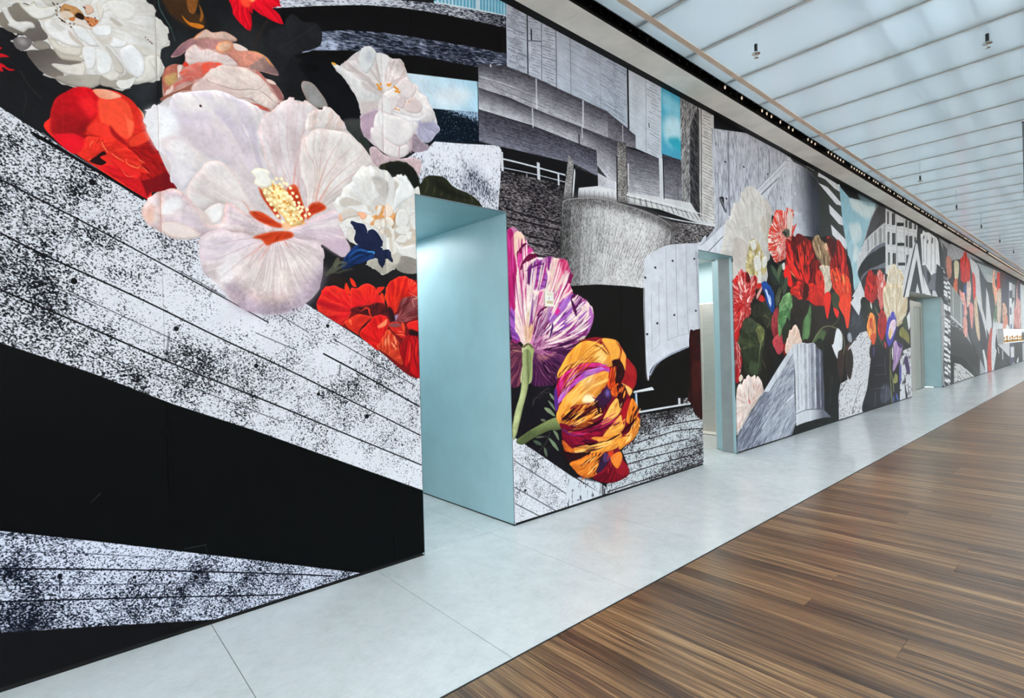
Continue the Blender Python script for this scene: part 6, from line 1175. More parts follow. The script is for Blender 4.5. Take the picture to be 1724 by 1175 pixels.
('P','7980 1208 34 196 62 44 47 110 68 -11 146 93 138 -81 82 -80 25 -288',(226,202,188),{'s':1,'e':(13,214,150,120,50),'v':(8176,1313,14,1,196,160,140,65,0.52,0.14)}),
('P','6423 1412 119 -50 54 -126 -182 6',(150,22,26),{'s':1,'m':10}),
('S','6443 1407 98 -54 35 -106',(226,200,190),{'w':1.0,'d':(63,134),'tp':2}),
('S','6431 1374 78 -59 16 -77',(226,200,190),{'w':1.0,'d':(63,134),'tp':2}),
('S','6429 1326 37 -57',(226,200,190),{'w':1.0,'d':(64,134),'tp':2}),
('P','6424 1391 98 -62 74 -75 20 -110 -60 -144 -53 -109 -69 7 -32 110',(150,22,28),{'s':1,'v':(6477,1438,10,2,220,190,180,80,0.6,0.08),'m':16}),
('S','6470 1318 87 -63 -18 -84',(226,200,190),{'w':1.1,'d':(63,134),'tp':2}),
('S','6562 1121 -44 -107 -43 -82',(190,60,60),{'w':1.5,'d':(63,134),'tp':2}),
('P','6624 1290 498 14 75 -208 -153 -147 -330 43 -72 151',(38,46,30),{'s':1,'m':30,'f':8}),
('S','7168 1355 -51 -128 -38 -165 -91 -97',(120,122,86),{'w':1.3,'d':(56,126),'tp':1}),
('P','6859 1159 222 -59 -65 -137 -193 48',(54,64,42),{'s':1,'m':26,'f':10}),
('S','7201 1160 110 -147',(110,104,70),{'w':0.8,'d':(55,124),'tp':2}),
('P','6511 939 70 47 50 -51 -81 -44',(214,196,176),{'s':1}),
('P','6401 290 37 452 98 135 64 -26 35 71 75 6 62 51 80 -45 107 22 31 -42 95 10 136 -169 -138 -115 -291 -175 -335 -213',(224,210,203),{'s':1,'v':(6772,591,20,1,196,160,146,60,0.54,0.12),'m':8}),
('S','6751 705 37 -78 25 -39',(200,60,46),{'w':1.9,'d':(60,130),'tp':2,'f':2}),
('S','6925 855 -5 -88',(170,120,90),{'w':1.3,'d':(58,128),'tp':2}),
('K','6447 248 772 469 496 277 491 316 65 -87 -16 -681 35 -345 -167 -178 -1650 -40 -76 12',((182,187,196),(92,95,110)),{'c':0.36,'a':0.3,'b':14,'g':1.1,'d':(52,121),'sf':0.4,'t':0.1,'q':0.907,'st':8,'gr':[(7219,717,7439,610,0.2,-0.05)]}),
('P','7734 1040 472 270 47 -93 -199 -114 -671 -396 -179 7',(196,200,206),{'m':8}),
('S','6765 -4 537 364 587 268 362 284',(74,76,88),{'w':0.6,'d':(52,121),'m':24,'o':75}),
('S','7415 718 426 215 375 263',(74,76,88),{'w':0.6,'d':(49,118),'m':24,'o':75}),
('S','7113 163 570 319 522 262',(74,76,88),{'w':0.6,'d':(51,120),'m':24,'o':75}),
('S','6581 48 487 338 371 224',(74,76,88),{'w':0.6,'d':(57,127),'m':24,'o':75}),
('P','8232 615 -213 -67 -341 -147 134 69 417 103',(204,207,212),{}),
('P','8224 1338 384 22 461 -6 114 -56 291 -42 -32 -1007 298 -134 -3 -46 -672 73 -779 -13 3 777',(200,203,208),{'g':(8676,886,9417,847,96,98,112),'m':6}),
('S','8413 1344 -13 -482 -4 -501',(150,150,160),{'w':1.7,'d':(45,113),'m':24,'f':4,'o':70}),
('S','8533 1342 -12 -487 -5 -505',(170,170,180),{'w':1.1,'d':(44,111),'m':24,'f':4,'o':70}),
('S','8706 1340 -13 -494 -4 -513',(150,152,162),{'w':4.3,'d':(42,110),'m':24,'f':4,'o':70}),
('S','8858 1337 -13 -500 -4 -519',(120,120,132),{'w':1.3,'d':(41,109),'m':24,'f':4,'o':70}),
('S','8973 1336 -14 -505 -4 -524',(110,112,126),{'w':3.8,'d':(41,108),'m':24,'f':4,'o':70}),
('S','9099 1334 -13 -510 -5 -529',(214,216,220),{'w':2.1,'d':(40,106),'m':24,'f':4,'o':70}),
('S','9202 1332 -14 -514 -5 -533',(70,72,86),{'w':5.5,'d':(39,106),'m':24,'f':4,'o':70}),
('S','9317 1330 -15 -518 -4 -538',(140,142,154),{'w':2.1,'d':(39,105),'m':24,'f':4,'o':70}),
('S','9394 1329 -14 -521 -4 -542',(52,54,66),{'w':3.8,'d':(38,104),'m':24,'f':4,'o':70}),
('S','8274 304 241 17 275 4 643 -44',(80,80,90),{'w':1.1,'d':(42,109),'m':24}),
('P','8287 288 502 21 643 -49 19 -125 -412 10 -753 -11',(198,201,206),{'g':(8785,255,9597,172,70,72,80)}),
('P','9461 1318 390 -87 204 -134 72 -288 14 -823 -1219 -2 -691 30 79 117 1000 5 460 -24 -167 142 -131 178',(21,23,22),{'s':1}),
('L','9585 1212 18 -958 303 908 -127 -925',(110,112,116),{'n':4,'w':0.64,'o':50,'br':0.6,'j':0.0,'d':(36,102)}),
('P','8853 2014 283 -69 500 -25 171 -312 -350 -187 -441 -66 -407 25 -176 277 -177 184 199 158',(36,31,25),{'s':1,'m':16}),
('P','8601 1409 69 289 170 120 123 141 16 -217 -113 -297 -155 -28',(72,104,62),{'s':1,'m':16}),
('P','8687 1427 71 311 130 41 6 -295',(90,126,80),{'s':1,'f':8}),
('P','8990 1365 309 179 309 -16 -142 -138 -343 -27',(66,86,52),{'s':1,'m':18}),
('P','9178 1383 222 28 99 -197 -301 68',(30,34,24),{'s':1}),
('P','9921 2184 368 -48 -83 -265 -213 59',(54,62,40),{'s':1,'m':18}),
('S','9005 1355 321 189 259 67 294 2 429 -79 193 -189 -61 -198 -71 -86',(112,114,76),{'w':1.5,'d':(35,100)}),
('S','9849 1612 281 84 133 100',(96,96,66),{'w':0.9,'d':(34,99)}),
('P','9575 2125 238 64 64 -114 -167 -331 -108 112',(222,38,26),{'s':1}),
('P','9993 1935 264 -58 -84 -111 -126 58',(222,40,26),{'s':1}),
('P','10247 2003 374 215 280 -78 -64 -280 -144 -281 -172 200',(228,62,30),{'s':1,'m':10}),
('P','9867 1290 82 41 185 251 246 -107 -18 -238 -195 -61 -47 -118',(216,219,222),{'s':1}),
('P','10119 1048 67 139 173 6 117 -180 -204 -375 -138 268',(52,38,34),{'s':1,'m':18}),
('K','10123 420 117 209 465 60 218 124 -40 390 604 308 549 12 -333 -652 -178 -946 -1410 53',((208,208,211),(64,58,58)),{'c':0.14,'a':0.2,'b':10,'g':1.0,'d':(30,93),'sf':0.1,'t':0.1,'q':1.226,'st':2,'bl':[(11111,1407,4.3,0.45),(10960,1294,3.0,0.3)]}),
('S','10197 480 371 172',(40,36,36),{'w':0.9,'d':(33,97)}),
('S','10793 48 160 259 696 374',(80,74,74),{'w':0.9,'d':(30,92),'m':20}),
('P','10546 1233 209 98 126 -150 58 -162 -45 -216 -125 -5 -118 -110 -86 98',(62,44,37),{'s':1,'m':22}),
('P','10663 1456 119 226 233 302 -135 64 370 200 238 202 300 -79 -68 -824 -756 -208',(44,48,55),{'m':14}),
('L','10775 1591 381 374 108 -466 252 357',(120,124,132),{'n':8,'w':0.85,'o':50,'br':0.4,'j':0.0,'d':(30,92)}),
('P','10866 2047 384 201 221 177 115 -256 -252 -345',(211,214,218),{}),
('P','10665 1478 172 22 57 -160 -204 25',(150,152,160),{'s':1,'f':11}),
('K','10690 1228 677 274 388 40 284 -197 -114 -307 90 -65 -486 -985 -878 -5 -55 758',((208,208,211),(70,64,64)),{'c':0.12,'a':0.18,'b':10,'g':1.0,'d':(29,90),'sf':0.1,'t':0.1,'q':1.348,'st':2,'bl':[(11112,1375,2.5,0.5),(11428,1472,2.1,0.4)]}),
('S','10801 62 356 355 195 124',(80,74,74),{'w':0.7,'d':(30,92)}),
('S','11410 1253 268 157',(60,56,56),{'w':0.5,'d':(28,89)}),
('P','10625 1117 180 109 133 -157 -32 -191 -144 -203 -163 104',(40,34,32),{'s':1}),
('P','12765 4364 552 -13 -51 -569 -896 -291 -634 -267 487 520 305 251',(66,66,68),{'s':1,'m':14}),
('L','11857 3279 849 743 -217 -482 779 622',(104,104,108),{'n':8,'w':0.58,'o':45,'br':0.5,'j':0.0,'d':(25,84)}),
('S','11747 3234 476 510 490 357',(170,172,176),{'w':1.4,'d':(26,85),'m':14,'o':80}),
('P','13269 3819 -36 -405 -771 -190 -796 -346 -350 -228 45 252 331 293 679 307',(158,158,156),{'s':1,'g':(13093,3598,11452,2782,196,198,200),'m':8}),
('S','13011 3721 -13 -362',(206,207,208),{'w':1.3,'d':(23,81)}),
('S','12658 3605 -18 -345',(206,207,208),{'w':1.3,'d':(24,83)}),
('S','12370 3488 -16 -327',(206,207,208),{'w':1.3,'d':(25,85)}),
('S','12138 3395 -25 -302',(206,207,208),{'w':1.3,'d':(26,86)}),
('S','11922 3286 -24 -285',(206,207,208),{'w':1.3,'d':(27,87)}),
('S','11734 3199 73 -206',(206,207,208),{'w':1.3,'d':(27,88)}),
('S','12852 3639 -16 -319',(120,120,120),{'w':3.2,'d':(24,82),'f':7,'o':60}),
('S','12486 3506 4 -293',(120,120,120),{'w':3.2,'d':(25,84),'f':7,'o':60}),
('S','11996 3328 2 -300',(120,120,120),{'w':3.2,'d':(26,87),'f':7,'o':60}),
('S','13268 3804 -897 -302 -458 -192 -232 -116',(214,215,216),{'w':0.9,'d':(25,85)}),
('S','13234 3417 -711 -163 -521 -176 -443 -239',(214,215,216),{'w':0.9,'d':(25,85)}),
('P','13233 3408 -10 -111 -1000 -217 -666 -274 -154 -141 87 -171 -177 116 299 242 850 372',(104,104,114),{'s':1,'m':16}),
('P','13223 3301 22 -532 -821 4 -455 -85 -430 -227 -191 144 47 91 269 160 615 229',(38,41,42),{'s':1,'m':10}),
('P','13227 2987 -622 -127 -632 -132 -436 -158 -6 -82 547 191 521 111 630 86',(104,106,116),{'s':1,'m':18}),
('P','11490 2494 137 -90 -60 -101 -101 141',(90,92,96),{'s':1}),
('P','11529 2464 452 228 442 76 848 2 -79 -167 -583 -385 -1052 -45',(40,40,40),{'s':1,'m':18}),
('P','10961 2155 518 330 94 -116 248 -177',(208,211,213),{}),
('P','13283 4327 2734 -29 -22 -465 -299 -201 -1059 -995 -1495 106',(205,206,206),{}),
('P','13388 4072 131 19 -25 -269 -130 -18',(34,37,38),{}),
('S','13460 4082 -25 -268',(150,154,154),{'w':0.6,'d':(22,79)}),
('P','13750 4092 255 38 -25 -267 -254 -34',(34,37,38),{}),
('S','13889 4113 -24 -266',(150,154,154),{'w':0.6,'d':(21,77)}),
('P','14854 4098 186 26 -17 -178 -186 -25',(34,37,38),{}),
('S','14956 4112 -17 -177',(150,154,154),{'w':0.6,'d':(19,73)}),
('P','15178 4099 274 37 -16 -165 -274 -35',(34,37,38),{}),
('S','15328 4119 -17 -164',(150,154,154),{'w':0.6,'d':(18,71)}),
('P','15687 4111 186 24 -13 -126 -186 -24',(34,37,38),{}),
('S','15789 4124 -13 -126',(150,154,154),{'w':0.6,'d':(17,70)}),
('P','13375 3640 144 18 -25 -270 -143 -16',(34,37,38),{}),
('S','13454 3650 -25 -269',(150,154,154),{'w':0.6,'d':(22,79)}),
('P','13730 3659 262 32 -25 -259 -260 -28',(34,37,38),{}),
('S','13873 3676 -24 -257',(150,154,154),{'w':0.6,'d':(21,77)}),
('P','14857 3742 194 23 -26 -270 -194 -21',(34,37,38),{}),
('S','14964 3755 -27 -269',(150,154,154),{'w':0.6,'d':(19,73)}),
('P','15168 3765 299 36 -28 -283 -298 -31',(34,37,38),{}),
('S','15331 3785 -28 -281',(150,154,154),{'w':0.6,'d':(18,71)}),
('P','15663 3798 169 20 -13 -127 -169 -19',(34,37,38),{}),
('S','15756 3809 -13 -126',(150,154,154),{'w':0.6,'d':(17,70)}),
('P','13374 3206 131 13 -25 -272 -130 -11',(34,37,38),{}),
('S','13446 3213 -25 -271',(150,154,154),{'w':0.6,'d':(22,79)}),
('P','13724 3224 261 25 -24 -251 -260 -21',(34,37,38),{}),
('S','13866 3238 -23 -250',(150,154,154),{'w':0.6,'d':(21,77)}),
('P','14867 3296 218 21 -28 -287 -218 -17',(34,37,38),{}),
('S','14986 3307 -28 -285',(150,154,154),{'w':0.6,'d':(19,73)}),
('P','15187 3319 169 16 -11 -111 -169 -15',(34,37,38),{}),
('S','15279 3327 -11 -110',(150,154,154),{'w':0.6,'d':(18,72)}),
('P','13368 2778 71 5 -6 -74 -72 -5',(34,37,38),{}),
('S','13407 2781 -7 -74',(150,154,154),{'w':0.6,'d':(22,79)}),
('P','14125 3935 586 80 -8 -80 -585 -77',(36,39,40),{}),
('P','14126 3489 600 67 -7 -70 -600 -64',(36,39,40),{}),
('P','14141 3053 601 52 -6 -65 -601 -50',(36,39,40),{}),
('S','14093 4111 -13 -655 14 -606',(120,122,122),{'w':0.6,'d':(20,76)}),
('S','14743 4118 -12 -670 63 -743',(120,122,122),{'w':0.6,'d':(19,74)}),
('S','15083 4086 -44 -766',(120,122,122),{'w':0.6,'d':(18,72)}),
('S','13298 3777 2664 157',(150,152,152),{'w':0.4,'d':(19,74)}),
('S','13289 3686 2665 163',(150,152,152),{'w':0.4,'d':(19,74)}),
('S','13323 3355 2343 150',(150,152,152),{'w':0.4,'d':(20,75)}),
('S','13347 3257 1357 70',(150,152,152),{'w':0.4,'d':(21,77)}),
('S','14113 3953 596 42',(150,152,152),{'w':0.4,'d':(20,75)}),
('S','13325 4089 733 17',(150,152,152),{'w':0.4,'d':(21,78)}),
('S','13374 2851 1439 53',(150,152,152),{'w':0.4,'d':(20,76)}),
('S','14086 3513 640 37',(150,152,152),{'w':0.4,'d':(20,75)}),
('S','14101 3078 657 28',(150,152,152),{'w':0.4,'d':(20,75)}),
('S','14362 2832 521 8',(150,152,152),{'w':0.4,'d':(19,74)}),
('P','11744 2164 85 384 209 182 263 -57 299 -212 37 -259',(184,28,24),{'s':1,'v':(12202,2167,20,1,120,14,16,80,0.5,0.12),'m':12}),
('S','11980 2492 69 -164',(230,70,40),{'w':1.7,'d':(26,86),'tp':2,'f':3}),
('P','12464 2573 254 218 264 -95 212 -219 -250 -218 -265 84',(206,166,156),{'s':1,'v':(12798,2331,22,1,190,40,30,95,0.48,0.08),'m':10}),
('P','13045 2219 123 256 133 280 171 104 347 148 266 -101 176 -5 315 -132 66 -230 74 -251',(216,208,192),{'s':1,'e':(30,200,180,140,55),'v':(13883,2235,16,1,184,160,120,60,0.54,0.14),'m':8}),
('S','14085 2906 414 -161 130 -187',(196,166,112),{'w':2.0,'d':(20,75),'tp':2,'f':8}),
('P','11759 2386 650 36 -71 -257 -237 -89 -239 131',(200,26,22),{'s':1,'v':(12068,2092,14,1,140,14,16,70,0.5,0.14)}),
('P','12590 2432 488 28 -27 -311 -281 -184 -170 167',(206,170,160),{'s':1,'v':(12773,2009,20,1,190,36,28,95,0.46,0.08)}),
('P','13040 2457 1653 93 138 -505 -399 -303 -579 -99 -721 110 -168 283',(214,203,180),{'s':1,'e':(37,190,168,126,55),'v':(13687,1669,18,1,176,150,108,65,0.54,0.14)}),
('S','13908 2228 59 -277 -107 -234',(170,140,100),{'w':1.6,'d':(21,77),'tp':2,'f':5,'o':70}),
('S','13242 2112 335 148 335 14',(180,150,110),{'w':1.3,'d':(22,79),'tp':2,'f':5,'o':70}),
('P','11976 995 96 329 218 123 411 -261 387 80 228 -93 80 -182 765 259 -141 -1306 -2523 47 235 484',(25,25,31),{'s':1,'m':14}),
('P','11446 2089 296 93 322 -132 357 97 170 -122 -79 -323 216 -214 289 -154 -670 -56 -645 416',(30,36,28),{'s':1,'m':28}),
('P','12633 413 457 13 292 -290 -777 -43',(70,72,90),{'s':1,'m':26,'f':44,'o':70}),
('S','12913 1028 20 -197 23 -177',(120,130,150),{'w':0.7,'d':(23,82),'o':60}),
('S','12224 672 808 -26',(120,130,150),{'w':0.7,'d':(24,83),'o':60}),
('S','12132 406 800 -24',(120,130,150),{'w':0.7,'d':(25,84),'o':60}),
('S','12240 860 656 -17',(120,130,150),{'w':0.7,'d':(25,83),'o':60}),
('S','12230 336 -57 -268',(120,130,150),{'w':0.7,'d':(26,85),'o':60}),
('S','12940 41 69 346',(120,130,150),{'w':0.7,'d':(23,81),'o':60}),
('P','11963 1243 318 99 55 -190 -292 -159 -129 86',(40,30,36),{'s':1,'m':26}),
('S','12187 1218 0 -168',(90,80,160),{'w':1.8,'d':(26,86),'f':4,'o':80}),
('P','11783 1644 125 144 130 106 163 -17 132 -96 60 -292 -174 -219 -211 113 -165 108',(230,152,70),{'s':1,'v':(12068,1282,14,1,196,96,40,70,0.52,0.14)}),
('P','11972 1758 172 20 43 -230 -126 56',(186,40,24),{'s':1,'m':20}),
('P','12014 1449 351 40 -87 -189 -176 -18',(206,80,40),{'s':1,'f':6}),
('P','12515 1734 255 242 332 -123 32 -244 -329 -262 -281 159',(188,26,24),{'s':1,'v':(12714,1337,18,1,120,14,18,75,0.5,0.12)}),
('S','12341 2038 200 -164 139 -84',(96,112,70),{'w':1.8,'d':(25,84),'tp':2}),
('S','12070 2113 56 -144',(206,206,196),{'w':2.5,'d':(26,86),'tp':2}),
('S','12436 1489 277 -173 213 -135',(70,84,56),{'w':1.6,'d':(24,83),'tp':2}),
('S','12940 1334 101 -155',(170,60,70),{'w':2.9,'d':(23,81),'tp':2}),
('P','13053 1483 174 283 337 180 277 -72 25 -277 -363 -319 -324 -44',(66,62,160),{'s':1,'e':(32,44,44,138,60)}),
('P','13233 1487 214 248 351 46 0 -185 -401 -233',(226,212,220),{'s':1,'v':(13384,1487,14,1,206,160,180,60,0.54,0.14)}),
('P','13274 1420 121 179 74 -67 -95 -158',(216,180,90),{'s':1,'f':9}),
('P','13653 1303 693 15 -94 -236 -349 -269 -405 -124 126 295',(192,170,192),{'s':1,'v':(13594,666,12,1,130,90,150,65,0.52,0.14)}),
('P','13829 1382 547 -29 -80 -177 -313 30',(56,36,88),{'s':1,'f':7}),
('S','13498 693 203 220 103 204',(110,60,130),{'w':1.3,'d':(22,78),'tp':2}),
('P','14078 1480 299 159 503 -156 33 -245 -462 50',(112,108,50),{'s':1,'m':18}),
('P','13745 1394 347 44 802 -200 -730 35',(24,24,22),{'s':1}),
('P','14389 1770 428 128 116 -268 -380 -50',(40,54,34),{'s':1,'m':16}),
('P','14352 913 251 238 338 -214 -362 -31',(100,98,44),{'s':1,'m':16}),
('P','14767 1873 321 154 -18 -371 -164 -99',(214,216,218),{}),
('K','14113 922 257 181 908 79 -125 -1241 -1159 5',((206,206,209),(50,46,48)),{'c':0.26,'a':0.3,'b':10,'g':1.3,'d':(19,74),'sf':0.1,'t':0.1,'q':-1.542,'st':4}),
('P','14442 910 281 39 222 -351 -259 -23',(60,46,84),{'s':1,'m':14}),
('P','14030 784 170 -54 -66 -326 -105 6',(80,74,140),{'s':1,'f':7}),
('P','14439 408 197 -350 -141 -13',(30,28,32),{'s':1}),
('S','13380 1172 -65 -357 2 -337 85 -478',(104,108,64),{'w':1.6,'d':(22,80)}),
('S','13323 724 171 -257 44 -230',(120,122,76),{'w':1.3,'d':(22,79)}),
('P','13508 444 183 183 188 -68 -55 -135',(130,130,76),{'s':1,'m':14}),
('S','13718 201 152 -197',(70,90,160),{'w':2.5,'d':(21,78),'tp':2}),
('S','13508 171 7 -182',(60,80,150),{'w':2.1,'d':(22,79),'tp':2}),
('S','13522 1214 13 -295',(214,214,210),{'w':2.1,'d':(22,79),'tp':2}),
('P','14485 2307 664 736 697 625 154 426 693 35 1678 32 662 -488 -291 -1210',(58,60,63),{'m':6}),
('P','14629 2314 1162 1348 144 16 725 -1189 -354 -17 -477 816 -738 -822 -115 -137',(214,215,216),{}),
('P','14485 2307 1194 1316 -494 -211 -668 -773',(204,205,206),{}),
('P','15635 2454 200 253 242 -246',(212,213,214),{}),
('P','16276 3937 190 51 128 100 187 -33 397 49 906 -38 265 -91 326 -243 226 -541 -296 -53 -352 5 -549 -77 -211 -126 -304 124 -358 116 -117 33 -334 -42 -26 414',(222,223,223),{}),
('S','16980 3994 -143 -757',(170,171,174),{'w':1.9,'d':(15,66),'o':80}),
('S','17489 4055 -144 -950',(170,171,174),{'w':1.9,'d':(15,64),'o':80}),
('S','17880 4042 -42 -960',(170,171,174),{'w':1.9,'d':(14,63),'o':80}),
('S','16549 3886 5 -617',(170,171,174),{'w':1.9,'d':(16,67),'o':80}),
('S','17055 3888 -60 -93',(50,52,55),{'w':1.7,'d':(15,65)}),
('S','16675 3957 -57 -91',(50,52,55),{'w':1.7,'d':(16,67)}),
('S','17613 4011 -82 -157',(50,52,55),{'w':1.7,'d':(14,64)}),
('P','16412 3146 304 81 525 -261 465 121 458 -118 33 -316 -356 -138 -380 129 -324 -46 -355 124 -160 187',(104,103,112),{'m':10}),
('P','16822 3094 363 -59 112 -138 -331 -165',(46,48,50),{}),
('P','16453 2982 332 -232 588 -318 -743 -1',(214,215,216),{}),
('P','17457 2615 667 4 -87 -158 -664 -29',(196,196,200),{}),
('P','18022 3357 1919 -182 -402 -3246 -1267 88 86 2324 -595 291',(44,46,48),{'m':8}),
('P','18889 3271 511 -19 -63 -89 -495 31',(216,216,216),{}),
('P','19377 3251 364 -33 -48 -88 -366 42',(216,216,216),{}),
('P','18880 3090 510 -23 -63 -88 -495 34',(110,110,114),{}),
('P','19376 3115 364 -35 -48 -88 -366 44',(216,216,216),{}),
('P','18879 2958 510 -26 -63 -88 -495 37',(216,216,216),{}),
('P','19412 2991 365 -37 -48 -88 -367 46',(216,216,216),{}),
('P','18951 2841 514 -29 -64 -87 -498 40',(216,216,216),{}),
('P','19463 2850 367 -39 -49 -88 -368 48',(216,216,216),{}),
('P','18852 2708 508 -32 -62 -87 -494 43',(216,216,216),{}),
('P','19456 2718 367 -41 -48 -88 -369 50',(216,216,216),{}),
('P','18866 2620 510 -35 -63 -86 -494 44',(216,216,216),{}),
('P','19477 2578 368 -43 -49 -88 -369 53',(216,216,216),{}),
('P','18969 2525 514 -37 -63 -87 -499 47',(110,110,114),{}),
('P','19368 2394 365 -46 -49 -87 -365 56',(110,110,114),{}),
('P','18816 2315 507 -41 -62 -85 -492 51',(216,216,216),{}),
('P','19413 2278 365 -48 -48 -87 -367 58',(216,216,216),{}),
('P','18842 2241 508 -42 -63 -86 -493 53',(216,216,216),{}),
('P','19402 2212 365 -49 -48 -87 -367 59',(216,216,216),{}),
('P','18764 2069 505 -46 -62 -85 -490 57',(110,110,114),{}),
('P','19448 2030 366 -52 -48 -87 -368 62',(110,110,114),{}),
('P','18851 1937 509 -50 -63 -85 -494 60',(216,216,216),{}),
('P','19279 1892 361 -54 -48 -85 -363 63',(216,216,216),{}),
('P','18828 1828 508 -52 -63 -84 -492 62',(216,216,216),{}),
('P','19350 1747 363 -57 -48 -85 -365 66',(216,216,216),{}),
('P','18882 1735 511 -54 -63 -84 -495 64',(216,216,216),{}),
('P','19283 1629 361 -58 -47 -85 -363 68',(216,216,216),{}),
('P','18855 1585 510 -58 -63 -84 -494 68',(216,216,216),{}),
('P','19382 1499 365 -61 -48 -85 -366 70',(110,110,114),{}),
('P','18682 1434 501 -60 -62 -83 -486 70',(216,216,216),{}),
('P','19190 1364 359 -62 -48 -84 -360 71',(216,216,216),{}),
('P','18772 1352 505 -62 -62 -83 -490 72',(216,216,216),{}),
('P','19325 1265 362 -63 -48 -85 -364 74',(216,216,216),{}),
('P','18682 1244 501 -65 -62 -82 -486 74',(216,216,216),{}),
('P','19353 1169 364 -66 -49 -84 -365 75',(110,110,114),{}),
('P','18739 1114 503 -68 -62 -82 -488 77',(216,216,216),{}),
('P','19209 1021 359 -67 -48 -84 -360 77',(216,216,216),{}),
('P','18692 948 501 -72 -62 -81 -486 80',(216,216,216),{}),
('P','19148 892 357 -69 -47 -83 -359 79',(216,216,216),{}),
('P','18679 811 501 -75 -62 -81 -486 84',(216,216,216),{}),
('P','19183 774 359 -71 -48 -83 -360 81',(216,216,216),{}),
('P','18663 680 501 -78 -62 -80 -485 86',(110,110,114),{}),
('P','19175 608 358 -73 -48 -83 -359 84',(216,216,216),{}),
('P','18713 575 503 -80 -62 -81 -488 89',(216,216,216),{}),
('P','19164 474 358 -76 -47 -82 -359 85',(216,216,216),{}),
('P','18696 445 502 -82 -62 -80 -487 91',(216,216,216),{}),
('P','19145 368 357 -77 -48 -82 -358 87',(110,110,114),{}),
('P','18616 291 498 -86 -61 -80 -483 95',(110,110,114),{}),
('P','19093 211 355 -79 -47 -82 -357 90',(216,216,216),{}),
('P','18693 226 501 -87 -62 -80 -486 97',(216,216,216),{}),
('P','19182 69 358 -82 -47 -82 -360 92',(216,216,216),{}),
('P','18624 55 499 -92 -62 -79 -483 101',(216,216,216),{}),
('P','19013 -24 353 -83 -47 -81 -354 93',(216,216,216),{}),
('P','18282 4060 586 -97 -1 -657 -414 7',(60,62,64),{}),
('P','18377 2503 359 -148 252 -321 -464 -1468 127 -535 -245 17 -77 928',(206,207,208),{'o':60}),
('P','19996 4301 7620 -302 -691 -4246 -7458 265 336 3062',(152,154,158),{'m':8}),
('P','18379 4111 1568 -31 949 -300 -696 -238 -1210 145',(140,141,144),{'m':18}),
('L','18468 4081 1738 -495 731 512 4058 -778',(190,190,192),{'n':9,'w':0.99,'o':60,'br':0.4,'j':0.0,'d':(10,53)}),
('P','18873 4005 578 -105 -92 -765 -423 94',(70,72,74),{}),
('P','19143 3327 1747 408 2528 79 1081 -525 91 -1439 -153 -1028 -1659 380 -1158 891 -1518 660',(40,36,34),{'s':1,'m':24}),
('P','19277 3623 357 105 364 -95 -10 -420 -436 -158 -294 240',(176,112,92),{'s':1,'m':20}),
('P','20379 3579 394 123 377 -102 -197 -444 -462 -83',(196,186,152),{'s':1,'m':18}),
('P','20588 3132 267 -27 -104 -452 -486 21 -33 260',(190,96,62),{'s':1,'m':18}),
('P','21410 3791 322 66 611 270 331 -231 504 -224 -378 -393 -751 -200 -626 86',(196,36,30),{'s':1,'v':(22120,3046,14,1,140,18,20,70,0.5,0.14),'m':14}),
('P','21940 3012 463 50 -150 -349 -398 38',(42,74,126),{'s':1}),
('P','22357 3098 491 146 368 -85 -108 -373 -630 -316',(214,196,180),{'s':1,'m':14}),
('P','21116 2805 401 -25 731 -105 128 -565 -522 -105 -548 446',(206,120,112),{'s':1,'v':(21867,2099,10,1,226,196,184,70,0.55,0.14),'m':20}),
('P','21644 1909 507 55 76 -566 -510 -44',(206,120,104),{'s':1,'m':18}),
('P','22806 2361 430 161 365 -384 -213 -499 -522 191',(206,170,160),{'s':1,'e':(30,190,70,60,50),'m':18}),
('P','23480 3463 454 -8 250 -287 -289 -380 -379 142',(196,62,54),{'s':1,'m':14}),
('P','23802 2142 322 210 451 -193 -16 -928 -569 208',(206,190,160),{'s':1,'m':18}),
('P','21480 2319 226 54 -50 -371 -237 41',(40,60,120),{'s':1}),
('P','23817 2644 606 127 60 -408 -550 -117',(196,70,60),{'s':1,'m':16}),
('S','19339 2974 1197 -243 1270 -345',(214,216,216),{'w':1.5,'d':(11,56)}),
('P','19740 2905 373 -65 1507 -378 -57 -794 -1874 318',(122,127,124),{'m':8}),
('S','20113 2840 -26 -890',(176,180,178),{'w':1.2,'d':(11,57)}),
('S','21309 2474 -28 -753',(190,193,192),{'w':1.2,'d':(10,54)}),
('S','19689 1986 956 -159 916 -173',(210,212,212),{'w':1.5,'d':(11,56)}),
('K','19681 1922 1925 -300 -21 -152 -1870 218',((150,150,154),(50,50,54)),{'c':0.5,'a':0.2,'b':8,'g':1.4,'d':(11,56),'sf':0.1,'t':0.1}),
('P','19637 1730 1951 -237 3005 -856 -119 -793 -5010 153',(48,49,48),{'m':6}),
('S','19558 924 1881 -187 1760 -423 1294 -342',(84,84,84),{'w':1.0,'d':(10,52),'o':60}),
('P','19568 839 1871 -102 2869 -780 166 -113 -5010 153',(38,38,37),{}),
('K','20005 610 931 -82 1191 -236 1447 -319 -3645 37',((204,203,202),(90,84,80)),{'c':0.3,'a':0.2,'b':8,'g':1.0,'d':(10,54),'sf':0.25,'t':0.1,'q':-0.969,'st':5}),
('P','22928 4000 17591 294 -533 -2333 -547 -2397 -13448 409 -3035 1302 -990 1429',(60,62,66),{'m':8}),
('P','22928 4000 1486 -94 1114 -431 652 -659 12 -1571 -1135 726 -832 644 -752 835',(196,197,198),{'m':8}),
('P','24845 3705 1345 0 -101 -1800 -728 473',(70,74,78),{}),
('P','24420 3945 6076 99 -1037 -352 -3181 -250 -959 260',(150,160,162),{'m':12}),
('P','26317 3694 1994 55 -258 -325 -1526 -50',(170,176,176),{}),
('P','26531 3395 1610 34 -328 -586 -964 44',(64,68,70),{}),
